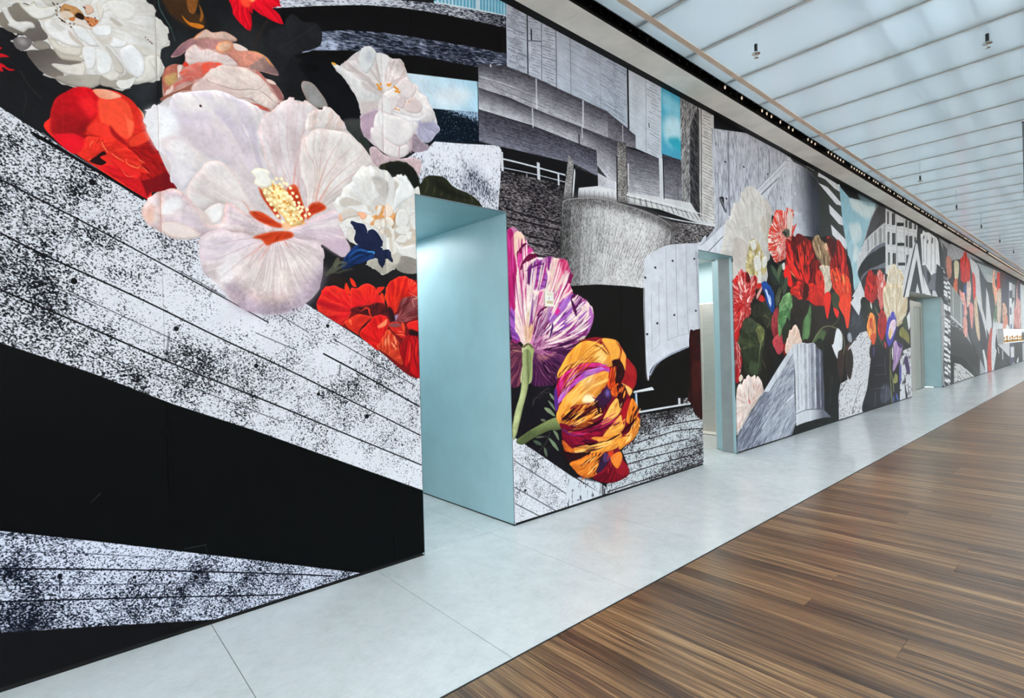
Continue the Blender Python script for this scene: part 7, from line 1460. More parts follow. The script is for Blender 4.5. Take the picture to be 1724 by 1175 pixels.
('P','26317 3195 532 -308 656 -1050 -377 -601 -975 422',(200,202,203),{}),
('S','26529 3383 1609 33',(40,40,42),{'w':1.5,'d':(7,44)}),
('P','28222 3920 424 54 3 -514 722 -277 -722 -619 -464 427 -343 377',(206,120,80),{'s':1,'v':(28333,2466,12,1,230,210,190,75,0.52,0.14),'m':26}),
('P','29174 3855 656 139 347 -255 -216 -480 -756 -130',(206,58,44),{'s':1,'m':16}),
('P','30094 4014 1457 132 360 -392 -1210 -457 -491 69',(84,60,56),{'s':1,'m':34}),
('P','31976 4104 1037 -78 -175 -922 -798 -1222 -1595 -16 -185 844 614 596',(60,58,74),{'s':1,'m':26}),
('P','29197 3083 1005 235 41 -702 -454 -710 -791 13',(196,176,156),{'s':1,'m':22}),
('P','30590 2674 706 72 745 -270 -513 -404 -913 -204',(176,120,90),{'s':1,'v':(31171,2066,14,1,226,206,190,75,0.54,0.14),'m':30}),
('P','30615 1868 1314 407 186 -591 -1551 -102',(200,130,110),{'s':1,'m':20}),
('P','31537 1730 499 127 541 -121 -124 -251 -889 1',(214,214,214),{'s':1}),
('P','32969 3795 994 9 -241 -1232 -413 -1088 -588 1 107 1568',(214,215,216),{}),
('P','33011 3406 1006 52 -70 -358 -1002 -42',(64,68,84),{}),
('P','33057 2630 967 29 -67 -341 -964 -20',(60,64,84),{}),
('P','33067 1866 1051 10 -78 -393 -1047 2',(62,72,110),{}),
('P','33957 3778 1263 -5 -344 -634 -836 17',(176,178,180),{}),
('L','34066 3706 1011 5 -1016 -450 837 -15',(90,92,98),{'n':5,'w':1.12,'o':70,'br':0.1,'j':0.0,'d':(4,35)}),
('P','33550 2722 1315 363 -700 -1392 -656 -209',(204,205,206),{}),
('P','35897 3839 1072 260 199 -864 -84 -1529 -1221 -225 -1277 214 -74 687 1013 729',(176,96,88),{'s':1,'v':(35863,1481,14,1,214,190,184,75,0.52,0.14),'m':28}),
('P','36127 3853 980 227 61 -845 -949 -40',(70,60,80),{'s':1,'m':16}),
('P','37326 3980 2030 2 -558 -2504 -1617 2',(196,204,204),{'m':8}),
('P','21875 2028 370 -100 39 -431 -310 -141 -180 71',(206,150,140),{'s':1,'m':16}),
('P','22712 2446 416 52 397 -174 -309 -679 -290 146',(206,130,124),{'s':1,'m':18}),
('P','23655 2479 480 287 289 -338 278 -462 11 -707 -461 4 -478 537',(196,176,146),{'s':1,'e':(39,190,80,60,50),'m':18}),
('P','23478 3488 524 -115 27 -574 -455 -134',(196,60,52),{'s':1,'m':18}),
('P','22408 3122 519 142 259 -355 -372 -459 -510 -90',(206,180,166),{'s':1,'m':20}),
('P','22121 3853 889 7 -21 -592 -576 -110 -379 47',(190,40,34),{'s':1,'m':18}),
('P','22014 3062 276 -91 -93 -256 -221 61',(44,70,120),{'s':1}),
('P','24225 2615 857 -484 891 -638 206 -331 -308 -324 -970 102 -339 867',(46,44,50),{}),
('P','26895 1492 582 172 299 -435 -579 -422 13 -770 -823 -44 -150 712',(176,66,54),{'s':1,'m':28}),
('P','27533 1491 696 706 603 -347 -604 -890 404 -276 -947 -692 -478 24 -10 791',(204,205,206),{'s':1,'m':10}),
('P','25129 856 372 31 561 -465 58 -456 -376 60',(206,208,208),{}),
('P','28052 2194 657 372 215 -173 -517 -547',(80,110,70),{'s':1,'m':16}),
('P','28902 1905 1713 -37 -128 -712 2157 -74 -134 -700 -3517 610 -383 453',(202,203,205),{}),
('P','28870 994 3640 -612 308 -415 -5133 25 617 524',(52,53,52),{'m':6}),
('S','28978 901 265 -278',(200,202,203),{'w':1.3,'d':(6,41)}),
('S','30242 736 101 -380',(200,202,203),{'w':1.7,'d':(6,40)}),
('S','28800 590 2038 -346 1403 -277',(110,110,110),{'w':0.6,'d':(5,39),'o':60}),
('P','32644 1082 1396 -17 -21 -1149 -1322 31',(70,74,92),{}),
('P','32866 826 1335 1 -57 -497 -1214 13',(206,207,208),{}),
('P','32866 16 1393 47 52 -160 -1381 34',(214,214,214),{}),
('P','34253 1089 3401 -154 -228 -1051 -3110 46',(48,49,48),{'m':6}),
('P','35137 137 704 139 -209 -347 -533 21',(200,202,203),{'s':1}),
('P','37654 935 2091 -30 -252 -1104 -1971 68',(170,176,176),{}),
('F','6783 1937 -164 81 -134 146',[(236,206,196),(140,14,20)],{'n':10,'x':11.5,'w':1.8,'d':(62,132),'cv':0.2,'o':85}),
('F','6783 1937 -75 182 -31 183',[(236,206,196),(140,14,20),(206,60,50)],{'n':12,'x':14.0,'w':1.8,'d':(60,131),'cv':0.2,'o':85}),
('F','6794 1938 171 156 76 155',[(226,180,170),(120,12,18),(206,60,50)],{'n':10,'x':11.5,'w':1.8,'d':(58,128),'cv':0.2,'o':85}),
('F','6772 1927 -146 -160 -112 -175',[(220,170,160),(120,12,18),(206,50,44)],{'n':14,'x':19.1,'w':1.8,'d':(61,132),'cv':0.2,'o':85}),
('F','6792 1918 50 -67 40 -58',[(230,190,180),(120,12,18)],{'n':6,'x':11.5,'w':1.5,'d':(59,129),'cv':0.4,'o':85}),
('F','6771 567 -44 177 -18 162',[(236,226,220),(196,160,146)],{'n':14,'x':17.8,'w':1.5,'d':(60,131),'cv':0.3,'o':70}),
('F','6798 564 148 163 95 171',[(236,226,220),(190,150,136)],{'n':12,'x':14.6,'w':1.5,'d':(58,128),'cv':0.3,'o':70}),
('F','6717 572 -166 -131 -73 -137',[(236,226,220),(196,160,146)],{'n':8,'x':11.3,'w':1.3,'d':(62,133),'cv':0.5,'o':70}),
('F','12203 2184 -32 286 -38 200',[(120,14,16),(226,60,40),(90,12,14)],{'n':16,'x':18.8,'w':1.7,'d':(26,86),'cv':0.5,'o':85}),
('F','12796 2314 17 194 19 212',[(200,44,34),(226,206,200)],{'n':14,'x':11.6,'w':1.4,'d':(24,82),'cv':0.4,'o':85}),
('F','13883 2235 -102 368 31 338',[(190,164,124),(232,224,208)],{'n':18,'x':24.6,'w':1.3,'d':(21,78),'cv':0.3,'o':65}),
('F','12716 1359 -51 259 99 282',[(120,14,18),(226,60,44)],{'n':12,'x':10.7,'w':1.6,'d':(24,83),'cv':0.6,'o':85}),
('F','12070 1303 23 270 -12 270',[(196,90,40),(246,190,110)],{'n':12,'x':12.5,'w':1.4,'d':(26,86),'cv':0.6,'o':85}),
('F','13687 1669 -129 386 202 397',[(180,152,110),(230,220,200)],{'n':16,'x':32.2,'w':2.0,'d':(22,79),'cv':0.4,'o':65}),
('F','22120 3046 64 475 149 534',[(130,16,18),(226,60,46)],{'n':16,'x':12.3,'w':1.2,'d':(10,52),'cv':0.6,'o':85}),
]
RNG = np.random.RandomState(7)
TAB = RNG.rand(256, 256).astype(np.float32)
def vn(x, y):
    xi = np.floor(x); yi = np.floor(y); fx = (x - xi).astype(np.float32); fy = (y - yi).astype(np.float32)
    xi = xi.astype(np.int32) & 255; yi = yi.astype(np.int32) & 255
    fx = fx * fx * (3 - 2 * fx); fy = fy * fy * (3 - 2 * fy); x1 = (xi + 1) & 255; y1 = (yi + 1) & 255
    a = TAB[yi, xi]; b = TAB[yi, x1]; c = TAB[y1, xi]; d = TAB[y1, x1]
    return (a + (b - a) * fx) + ((c + (d - c) * fx) - (a + (b - a) * fx)) * fy
def fbm(x, y, o=3):
    r = 0; w = 1; t = 0
    for i in range(o): r = r + w * vn(x * 2 ** i + 17.3 * i, y * 2 ** i + 5.1 * i); t += w; w *= .55
    return r / t
def sst(a, b, x): t = np.clip((x - a) / (b - a + 1e-9), 0, 1); return t * t * (3 - 2 * t)
def smooth_closed(p, n=5):
    out = []; N = len(p)
    for i in range(N):
        a, b, c, d = p[i - 1], p[i], p[(i + 1) % N], p[(i + 2) % N]
        for k in range(n):
            t = k / n; out.append(.5 * (2 * b + (c - a) * t + (2 * a - 5 * b + 4 * c - d) * t * t + (3 * b - a - 3 * c + d) * t ** 3))
    return np.array(out)
def blur(m, rx, ry):
    for ax, r in ((1, rx), (0, ry)):
        r = int(round(r))
        if r < 1: continue
        for _ in range(2):
            pad = [(0, 0), (0, 0)]; pad[ax] = (r + 1, r)
            c = np.cumsum(np.pad(m, pad), axis=ax, dtype=np.float64); k = 2 * r + 1
            m = ((c[:, k:] - c[:, :-k]) if ax == 1 else (c[k:] - c[:-k])) / k
    return m.astype(np.float32)
class Print:
    """one printed stretch of the mural, painted in wall coordinates"""
    def __init__(s, u0, u1, du, dv):
        s.u0, s.u1, s.H = u0, u1, 4.13
        s.nu = int((u1 - u0) * du); s.nv = int(s.H * dv); s.du = s.nu / (u1 - u0); s.dv = s.nv / s.H
        s.px = np.empty((s.nv, s.nu, 3), np.float32); s.px[:] = np.array((17, 17, 19)) / 255
    def window(s, p, pad=0):
        x0 = max(0, int((p[:, 0].min() - pad - s.u0) * s.du) - 1); x1 = min(s.nu, int((p[:, 0].max() + pad - s.u0) * s.du) + 2)
        y0 = max(0, int((p[:, 1].min() - pad) * s.dv) - 1); y1 = min(s.nv, int((p[:, 1].max() + pad) * s.dv) + 2)
        return (x0, x1, y0, y1) if x1 > x0 and y1 > y0 else None
    def mask(s, p, w):
        x0, x1, y0, y1 = w; W = x1 - x0; Hh = y1 - y0; SS = 3
        acc = np.zeros((Hh * SS, W + 2), np.float32)
        q = np.empty_like(p); q[:, 0] = (p[:, 0] - s.u0) * s.du - x0; q[:, 1] = (p[:, 1] * s.dv - y0) * SS
        for a, b in zip(q, np.roll(q, -1, 0)):
            if a[1] == b[1]: continue
            sg = 1.0 if b[1] > a[1] else -1.0
            lo, hi = (a, b) if a[1] < b[1] else (b, a)
            r0 = max(0, math.ceil(lo[1] - .5)); r1 = min(Hh * SS - 1, math.ceil(hi[1] - .5) - 1)
            if r1 < r0: continue
            r = np.arange(r0, r1 + 1); xc = lo[0] + (r + .5 - lo[1]) * (hi[0] - lo[0]) / (hi[1] - lo[1])
            xc = np.clip(xc, 0, W); i = xc.astype(np.int32); f = xc - i
            np.add.at(acc, (r, i), sg * (1 - f)); np.add.at(acc, (r, i + 1), sg * f)
        m = np.clip(np.abs(np.cumsum(acc, 1)[:, :W]), 0, 1)
        return m.reshape(Hh, SS, W).mean(1)
    def grid(s, w):
        x0, x1, y0, y1 = w
        return (s.u0 + (np.arange(x0, x1, dtype=np.float32) + .5) / s.du)[None, :], ((np.arange(y0, y1, dtype=np.float32) + .5) / s.dv)[:, None]
    def put(s, w, col, a):
        x0, x1, y0, y1 = w; d = s.px[y0:y1, x0:x1]; d += (col - d) * a[..., None]
    def fill(s, pts, col, O):
        p = smooth_closed(pts, 6) if O.get('s') else pts
        leafy = O.get('s') and ('v' in O or 'e' in O) and not O.get('f')
        if leafy and len(pts) > 5:
            ext = min(np.ptp(p[:, 0]), np.ptp(p[:, 1])); k = np.arange(len(p)) * .55; z = p[0, 0] * 91
            p = p + np.stack([vn(k + z, k * 0 + 3) - .5, vn(k + z, k * 0 + 40) - .5], 1) * ext * .035
        f = O.get('f', 0) / 1000; w = s.window(p, f)
        if not w: return
        m = s.mask(p, w)
        if f: m = blur(m, f * s.du * .5, f * s.dv * .5)
        if m.max() < .02: return
        U, V = s.grid(w); c = np.broadcast_to(np.array(col, np.float32) / 255, m.shape + (3,)).copy()
        def mix(t, k): c[...] = c + (np.array(k, np.float32) / 255 - c) * t[..., None]
        if 'g' in O:
            g = [x / 1000 for x in O['g'][:4]]; dx, dy = g[2] - g[0], g[3] - g[1]
            mix(sst(0, 1, ((U - g[0]) * dx + (V - g[1]) * dy) / (dx * dx + dy * dy)), O['g'][4:])
        if 'r' in O:
            g = [x / 1000 for x in O['r'][:3]]; mix(1 - sst(0, 1, np.hypot(U - g[0], V - g[1]) / g[2]), O['r'][3:])
        if 'v' in O:
            q = O['v']; X = U - q[0] / 1000; Y = V - q[1] / 1000; an = np.arctan2(Y, X); r = np.hypot(X, Y)
            k = 1 / (np.median(r) + .02)
            lr = np.log(r * k + .08); an = an + .14 * (vn(lr * 2.2 + 5, an * 1.5 + 9) - .5) + .018 * (vn(U * 45 + 0 * V, V * 45 + 0 * U) - .5)
            n = .52 * vn(an * q[2] + 31, lr * q[3] * 1.5 + 7) + .30 * vn(an * q[2] * 2.4 + 3, lr * q[3] * 2.6) + .18 * vn(an * q[2] * 5.5 + 13, lr * q[3] * 4)
            mix(sst(q[8] - q[9], q[8] + q[9], n) * q[7] / 100, q[4:7])
        if 'e' in O:
            rr = O['e'][0] / 1000; b = blur(m, rr * s.du * .6, rr * s.dv * .6); mix(np.clip((1 - b) * 1.9, 0, 1) * O['e'][4] / 100, O['e'][1:4])
        mo = O.get('m', 5) / 100
        if mo:
            n = fbm(U * 55 + 0 * V, V * 55 + 0 * U, 3) + .9 * vn(U * 13 + 0 * V + 50, V * 13 + 0 * U) + .35 * vn(U * 170 + 0 * V, V * 170 + 0 * U) - 1.125
            c *= 1 + mo * 1.7 * n[..., None]
            if leafy:                                        # painted roundness of petals and leaves
                ex = min(np.ptp(p[:, 0]), np.ptp(p[:, 1])) * .12; rx, ry = max(1, ex * s.du * .5), max(1, ex * s.dv * .5)
                if min(m.shape) > 6:
                    b = blur(m, rx, ry); gx = np.roll(b, -int(rx), 1) - np.roll(b, int(rx), 1); gy = np.roll(b, -int(ry), 0) - np.roll(b, int(ry), 0)
                    rel = np.clip(gx * .5 - gy * .85, -1, 1); c *= (1 + .17 * rel)[..., None]
        s.put(w, np.clip(c, 0, 1), m * O.get('o', 100) / 100)
    def concrete(s, pts, cols, O):
        p = smooth_closed(pts) if O.get('s') else pts
        w = s.window(p)
        if not w: return
        m = s.mask(p, w)
        if m.max() < .02: return
        U, V = s.grid(w); du, dv = O['d']; X = U * du + 0 * V; Y = V * dv + 0 * U
        if 'q' in O:
            ca, sa = math.cos(O['q']), math.sin(O['q']); X, Y = X * ca + Y * sa, Y * ca - X * sa
        st = O.get('st', 1); gs = O['g']; gx = gs * st
        fine = .62 * vn(X / gx, Y / gs) + .38 * vn(2.1 * X / gx + 9, 2.1 * Y / gs)
        bs = O['b']; sb = max(1, st * .7); blot = fbm(X / (bs * sb), Y / bs, 4)
        cov = O['c'] + O['a'] * 2 * (blot - .5)
        for q in O.get('gr', ()):
            a = [x / 1000 for x in q[:4]]; dx, dy = a[2] - a[0], a[3] - a[1]
            t = sst(0, 1, ((U - a[0]) * dx + (V - a[1]) * dy) / (dx * dx + dy * dy)); cov = cov + q[4] + (q[5] - q[4]) * t
        for q in O.get('bl', ()):
            d = np.hypot((U - q[0] / 1000) * du, (V - q[1] / 1000) * dv) / q[2]; cov = cov + q[3] * np.exp(-d * d * 1.6)
        sf = O['sf']; th = .5 + (np.clip(cov, -.2, 1.2) - .5) * O.get('k', .62)
        dark = sst(-sf, sf, th - fine)
        L = np.array(cols[0], np.float32) / 255; D = np.array(cols[1], np.float32) / 255
        c = L + (D - L) * dark[..., None]
        c = c * (1 - O['t'] * np.clip(cov, 0, 1))[..., None] * (1 + .10 * (blot - .5))[..., None]
        s.put(w, np.clip(c, 0, 1), m * O.get('o', 100) / 100)
    def lines(s, pts, col, O):
        du, dv = O['d']; rs = np.random.RandomState(int(pts[0, 0] * 1000) % 9999)
        a0, a1, b0, b1 = pts
        for i in range(O['n']):
            t = i / max(1, O['n'] - 1); p = a0 + (b0 - a0) * t; q = a1 + (b1 - a1) * t
            j = rs.uniform(-1, 1, 2) * O['j']; p = p + [0, j[0] / dv]; q = q + [0, j[1] / dv]
            br = O['br']; t0 = rs.rand() * br; t1 = 1 - rs.rand() * br; pp = p + (q - p) * t0; qq = p + (q - p) * t1
            segs = [(pp, qq)] if rs.rand() > br else [(pp, pp + (qq - pp) * .45), (pp + (qq - pp) * .55, qq)]
            for x, y in segs:
                d = (y - x) * [du, dv]; l = np.hypot(*d) + 1e-6; h = O['w'] / 2 * (.7 + .6 * rs.rand()); nn = np.array([-d[1], d[0]]) / l * h / [du, dv]
                s.fill(np.array([x + nn, y + nn, y - nn, x - nn]), col, {'o': O['o'] * (.6 + .4 * rs.rand()), 'm': 0})
    def stroke(s, pts, col, O):
        sc = np.array(O['d'], float); q = pts * sc; tp = O.get('tp', 0)
        if len(q) == 2: q = np.array([q[0], (q[0] + q[1]) / 2, q[1]])
        e = np.vstack([q[:1], q, q[-1:]]); c = []
        for i in range(1, len(e) - 2):
            a, b, g, h = e[i - 1:i + 3]
            for t in (0, .25, .5, .75): c.append(.5 * (2 * b + (g - a) * t + (2 * a - 5 * b + 4 * g - h) * t * t + (3 * b - a - 3 * g + h) * t ** 3))
        c = np.array(c + [q[-1]]); d = np.gradient(c, axis=0); d /= np.hypot(d[:, 0], d[:, 1])[:, None] + 1e-9
        t = np.linspace(0, 1, len(c)); w = np.full(len(c), O['w'] / 2)
        if tp == 1: w *= np.maximum(.12, 1 - t)
        if tp == 2: w *= np.maximum(.12, (1 - np.abs(2 * t - 1)) ** .55) * 1.15
        nn = np.stack([-d[:, 1], d[:, 0]], 1) * w[:, None]
        s.fill(np.vstack([c + nn, (c - nn)[::-1]]) / sc, col, {k: v for k, v in O.items() if k in 'mfo'})
    def flames(s, pts, cols, O):
        """feathered petal markings: tapering strokes strung along a curve"""
        sc = np.array(O['d'], float); a, b, c = pts * sc; rs = random.Random(int(pts[0, 0] * 1e5 + pts[2, 1] * 1e3)); t0 = O.get('t', (.15, .9)); ln = O.get('ln', (.15, .45))
        for i in range(O['n']):
            x = rs.uniform(-.5, .5) * O['x']; u0 = rs.uniform(*t0); u1 = min(1.02, u0 + rs.uniform(*ln)); pt = []
            for u in (u0, (u0 + u1) / 2, u1):
                d = 2 * (1 - u) * (b - a) + 2 * u * (c - b); n = np.array([-d[1], d[0]]) / (np.hypot(*d) + 1e-9)
                pt.append((1 - u) ** 2 * a + 2 * u * (1 - u) * b + u * u * c + n * x * (O['cv'] + (1 - O['cv']) * u))
            s.stroke(np.array(pt) / sc, rs.choice(cols), {'d': O['d'], 'w': O['w'] * rs.uniform(.5, 1.3), 'tp': 2, 'o': O['o'], 'm': 8})
    def dots(s, pts, col, O):
        du, dv = O['d']; a = np.arange(8) * PI / 4
        for p in pts: s.fill(np.stack([p[0] + O['r'] / du * np.cos(a), p[1] + O['r'] / dv * np.sin(a)], 1), col, {'s': 1, 'm': 5, 'o': O['o']})
    def material(s, name):
        img = bpy.data.images.new(name, s.nu, s.nv, alpha=False)
        g = np.ones((s.nv, s.nu, 4), np.float32); g[..., :3] = s.px; img.pixels.foreach_set(g.ravel()); img.update(); img.pack()
        t = NT(name); k = t.n('ShaderNodeTexImage'); k.image = img; k.extension = 'EXTEND'
        uv = t.n('ShaderNodeUVMap'); uv.uv_map = 'print'; t.l(uv.outputs[0], k.inputs[0]); t.l(k.outputs[0], t.b.inputs['Base Color'])
        t.set(Roughness=.4); t.b.inputs['Specular IOR Level'].default_value = .035
        wv = t.noise(t.pos(), 700, 1); t.bump(wv, .05, .0005)
        return t.m
def steps(s): return np.cumsum(np.array(s.split(), np.float64).reshape(-1, 2), 0) / 1000
SHAPES = [(k, steps(p), c, o) for k, p, c, o in ART]
PRINTS = []
for u0, u1, du, dv in ((-2.046, -.809, 150, 150), (-.809, .428, 620, 460), (.428, 1.665, 430, 380), (1.665, 2.902, 310, 320), (2.902, 5.376, 230, 280), (5.376, 9.087, 130, 215), (9.087, 15.272, 66, 155), (15.272, 24, 32, 105), (24, 42.1, 15, 80)):
    r = Print(u0, u1, du, dv)
    for k, p, c, o in SHAPES:
        if p[:, 0].max() < u0 - .3 or p[:, 0].min() > u1 + .3: continue
        if k == 'P': r.fill(p, c, o)
        elif k == 'K': r.concrete(p, c, o)
        elif k == 'L': r.lines(p, c, o)
        elif k == 'S': r.stroke(p, c, o)
        elif k == 'F': r.flames(p, c, o)
        else: r.dots(p, c, o)
    PRINTS.append((u0, u1, r, r.material('mural_print')))

# ------------------------------------------------------------------ materials
def mat_concrete():
    t = NT('polished_concrete'); p = t.pos()
    a = t.noise(p, 1.6, 5, .6); b = t.noise(p, 9, 5, .7); c = t.noise(t.mapping(p, (26, 70, 10)), 1.0, 5, .75)
    m1 = t.n('ShaderNodeMath', operation='ADD'); t.l(a, m1.inputs[0]); t.l(b, m1.inputs[1])
    m2 = t.n('ShaderNodeMath', operation='ADD'); t.l(m1.outputs[0], m2.inputs[0]); t.l(c, m2.inputs[1])
    m3 = t.n('ShaderNodeMath', operation='MULTIPLY'); t.l(m2.outputs[0], m3.inputs[0]); m3.inputs[1].default_value = 1 / 3
    t.l(t.ramp(m3.outputs[0], [(.34, (206, 207, 204)), (.5, (225, 225, 223)), (.66, (238, 238, 236))]), t.b.inputs['Base Color'])
    r = t.n('ShaderNodeMapRange'); t.l(b, r.inputs[0]); r.inputs[3].default_value = .16; r.inputs[4].default_value = .32; t.l(r.outputs[0], t.b.inputs['Roughness'])
    t.b.inputs['Specular IOR Level'].default_value = .32; t.b.inputs['Coat Weight'].default_value = .3; t.b.inputs['Coat Roughness'].default_value = .1; t.b.inputs['Coat IOR'].default_value = 1.5
    return t.m
def mat_wood():
    t = NT('brown_wood'); p = t.pos(); oi = t.n('ShaderNodeObjectInfo'); ge = t.n('ShaderNodeNewGeometry')
    rr = t.n('ShaderNodeMath', operation='ADD'); t.l(oi.outputs['Random'], rr.inputs[0]); t.l(ge.outputs['Random Per Island'], rr.inputs[1])
    off = t.n('ShaderNodeCombineXYZ'); 
    k = t.n('ShaderNodeMath', operation='MULTIPLY'); t.l(rr.outputs[0], k.inputs[0]); k.inputs[1].default_value = 37.0; t.l(k.outputs[0], off.inputs[1]); t.l(k.outputs[0], off.inputs[2])
    ad = t.n('ShaderNodeVectorMath', operation='ADD'); t.l(p, ad.inputs[0]); t.l(off.outputs[0], ad.inputs[1])
    wob = t.noise(t.mapping(ad.outputs[0], (2.5, .9, 1)), 1.0, 2)
    wx = t.n('ShaderNodeCombineXYZ'); t.l(wob, wx.inputs[0]); sc = t.n('ShaderNodeVectorMath', operation='SCALE'); t.l(wx.outputs[0], sc.inputs[0]); sc.inputs['Scale'].default_value = .08
    a2 = t.n('ShaderNodeVectorMath', operation='ADD'); t.l(ad.outputs[0], a2.inputs[0]); t.l(sc.outputs[0], a2.inputs[1])
    g1 = t.noise(t.mapping(a2.outputs[0], (120, 1.6, 1)), 1.0, 6, .72); g2 = t.noise(t.mapping(a2.outputs[0], (26, .6, 1)), 1.0, 4, .6)
    m = t.n('ShaderNodeMix', data_type='FLOAT'); m.inputs[0].default_value = .4; t.l(g1, m.inputs[2]); t.l(g2, m.inputs[3])
    sh = t.n('ShaderNodeMapRange'); fr = t.n('ShaderNodeMath', operation='FRACT'); t.l(rr.outputs[0], fr.inputs[0]); t.l(fr.outputs[0], sh.inputs[0]); sh.inputs[3].default_value = -.045; sh.inputs[4].default_value = .045
    s2 = t.n('ShaderNodeMath', operation='ADD'); t.l(m.outputs[0], s2.inputs[0]); t.l(sh.outputs[0], s2.inputs[1])
    t.l(t.ramp(s2.outputs[0], [(.36, (40, 30, 25)), (.45, (80, 57, 41)), (.51, (110, 80, 55)), (.57, (142, 106, 72)), (.67, (196, 160, 118))]), t.b.inputs['Base Color'])
    t.set(Roughness=.32); t.b.inputs['Specular IOR Level'].default_value = .5; t.b.inputs['Coat Weight'].default_value = .22; t.b.inputs['Coat Roughness'].default_value = .16; t.bump(g1, .06, .002)
    return t.m
def mat_ceiling():
    t = NT('ribbed_polycarbonate'); p = t.pos()
    wv = t.n('ShaderNodeTexWave'); wv.wave_type = 'BANDS'; wv.bands_direction = 'X'; wv.inputs['Scale'].default_value = 26; wv.inputs['Distortion'].default_value = 0; t.l(p, wv.inputs[0])
    bu = t.n('ShaderNodeBump'); bu.inputs['Strength'].default_value = .25; bu.inputs['Distance'].default_value = .002; t.l(wv.outputs['Fac'], bu.inputs['Height'])
    rf = t.n('ShaderNodeBsdfRefraction'); rf.inputs['IOR'].default_value = 1.02; rf.inputs['Roughness'].default_value = .2; rf.inputs['Color'].default_value = (.83, .93, .975, 1)
    tr = t.n('ShaderNodeBsdfTranslucent'); tr.inputs['Color'].default_value = (.82, .91, .96, 1)
    di = t.n('ShaderNodeBsdfDiffuse'); di.inputs['Color'].default_value = (.55, .66, .70, 1)
    gl = t.n('ShaderNodeBsdfGlossy'); gl.inputs['Roughness'].default_value = .11; gl.inputs['Color'].default_value = (.95, .98, 1, 1); t.l(bu.outputs[0], gl.inputs['Normal'])
    m1 = t.n('ShaderNodeMixShader'); m1.inputs[0].default_value = .42; t.l(rf.outputs[0], m1.inputs[1]); t.l(tr.outputs[0], m1.inputs[2])
    m2 = t.n('ShaderNodeMixShader'); m2.inputs[0].default_value = .12; t.l(m1.outputs[0], m2.inputs[1]); t.l(di.outputs[0], m2.inputs[2])
    fr = t.n('ShaderNodeFresnel'); fr.inputs[0].default_value = 1.7; t.l(bu.outputs[0], fr.inputs['Normal'])
    m3 = t.n('ShaderNodeMixShader'); t.l(fr.outputs[0], m3.inputs[0]); t.l(m2.outputs[0], m3.inputs[1]); t.l(gl.outputs[0], m3.inputs[2])
    t.l(m3.outputs[0], t.out.inputs[0]); return t.m
def mat_brushed(name, rgb, rough, axis=(1, 1, 60), metal=1.0):
    t = NT(name); n = t.noise(t.mapping(t.pos(), axis), 6, 3)
    t.l(t.ramp(n, [(.3, [x * .94 for x in rgb]), (.7, [min(255, x * 1.05) for x in rgb])]), t.b.inputs['Base Color'])
    t.set(Roughness=rough, Metallic=metal); return t.m
def mat_glass():
    t = NT('window_glass'); tr = t.n('ShaderNodeBsdfTransparent'); gl = t.n('ShaderNodeBsdfGlossy'); gl.inputs['Roughness'].default_value = .02
    fr = t.n('ShaderNodeFresnel'); fr.inputs[0].default_value = 1.45; m = t.n('ShaderNodeMixShader'); t.l(fr.outputs[0], m.inputs[0]); t.l(tr.outputs[0], m.inputs[1]); t.l(gl.outputs[0], m.inputs[2]); t.l(m.outputs[0], t.out.inputs[0]); return t.m
M_CONC = mat_concrete(); M_WOOD = mat_wood(); M_CEIL = mat_ceiling(); M_GLASS = mat_glass()
def mat_fill_glazing():
    t = NT('frosted_glazing'); tr = t.n('ShaderNodeBsdfTranslucent'); tr.inputs['Color'].default_value = (.85, .87, .88, 1); di = t.n('ShaderNodeBsdfDiffuse'); di.inputs['Color'].default_value = (.7, .72, .72, 1)
    m = t.n('ShaderNodeMixShader'); m.inputs[0].default_value = .55; t.l(tr.outputs[0], m.inputs[1]); t.l(di.outputs[0], m.inputs[2]); t.l(m.outputs[0], t.out.inputs[0]); return t.m
M_FILL_GLAZING = mat_fill_glazing()  # translucent material added on unseen end walls to brighten the hall
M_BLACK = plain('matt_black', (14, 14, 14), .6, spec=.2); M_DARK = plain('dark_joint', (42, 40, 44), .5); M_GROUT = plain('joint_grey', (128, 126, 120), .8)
M_SOFFIT = plain('painted_board', (236, 234, 226), .6, spec=.25, var=.05, scale=3); M_PLASTER = plain('pale_plaster', (150, 152, 152), .7)
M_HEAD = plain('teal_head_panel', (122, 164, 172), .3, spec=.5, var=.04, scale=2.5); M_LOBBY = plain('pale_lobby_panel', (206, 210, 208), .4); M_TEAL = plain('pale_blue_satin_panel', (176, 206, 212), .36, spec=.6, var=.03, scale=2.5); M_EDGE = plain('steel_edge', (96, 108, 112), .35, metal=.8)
M_STEEL = mat_brushed('brushed_steel', (206, 200, 192), .3, metal=.75); M_LIFT = mat_brushed('pale_lift_steel', (158, 157, 149), .4, metal=.35)
M_BEAM = plain('tan_beam', (206, 186, 166), .6); M_FRAME = plain('window_frame_grey', (120, 124, 126), .4, metal=.5)
M_COVER = plain('greige_strip', (196, 192, 184), .5); M_PIPE = plain('blue_grey_pipe', (120, 140, 152), .5); M_GREY = plain('grey_cladding', (92, 98, 100), .5); M_WHITE = plain('white_board', (232, 231, 228), .45); M_CHROME = plain('chrome', (200, 198, 192), .15, metal=1)
M_LAMP = emit('lamp_lens', (255, 232, 205), 1.1); M_STUD = plain('dark_metal', (34, 34, 36), .35, metal=.7)
M_GOLD = plain('gold_glaze', (176, 128, 52), .3, metal=.6, var=.2, scale=20); M_PLATE = plain('ivory_plastic', (226, 222, 208), .4); M_TAN = plain('tan_label', (190, 172, 138), .5); M_INK = plain('grey_ink', (120, 118, 116), .6)
M_CHIT = emit('display_light', (255, 252, 246), 14)

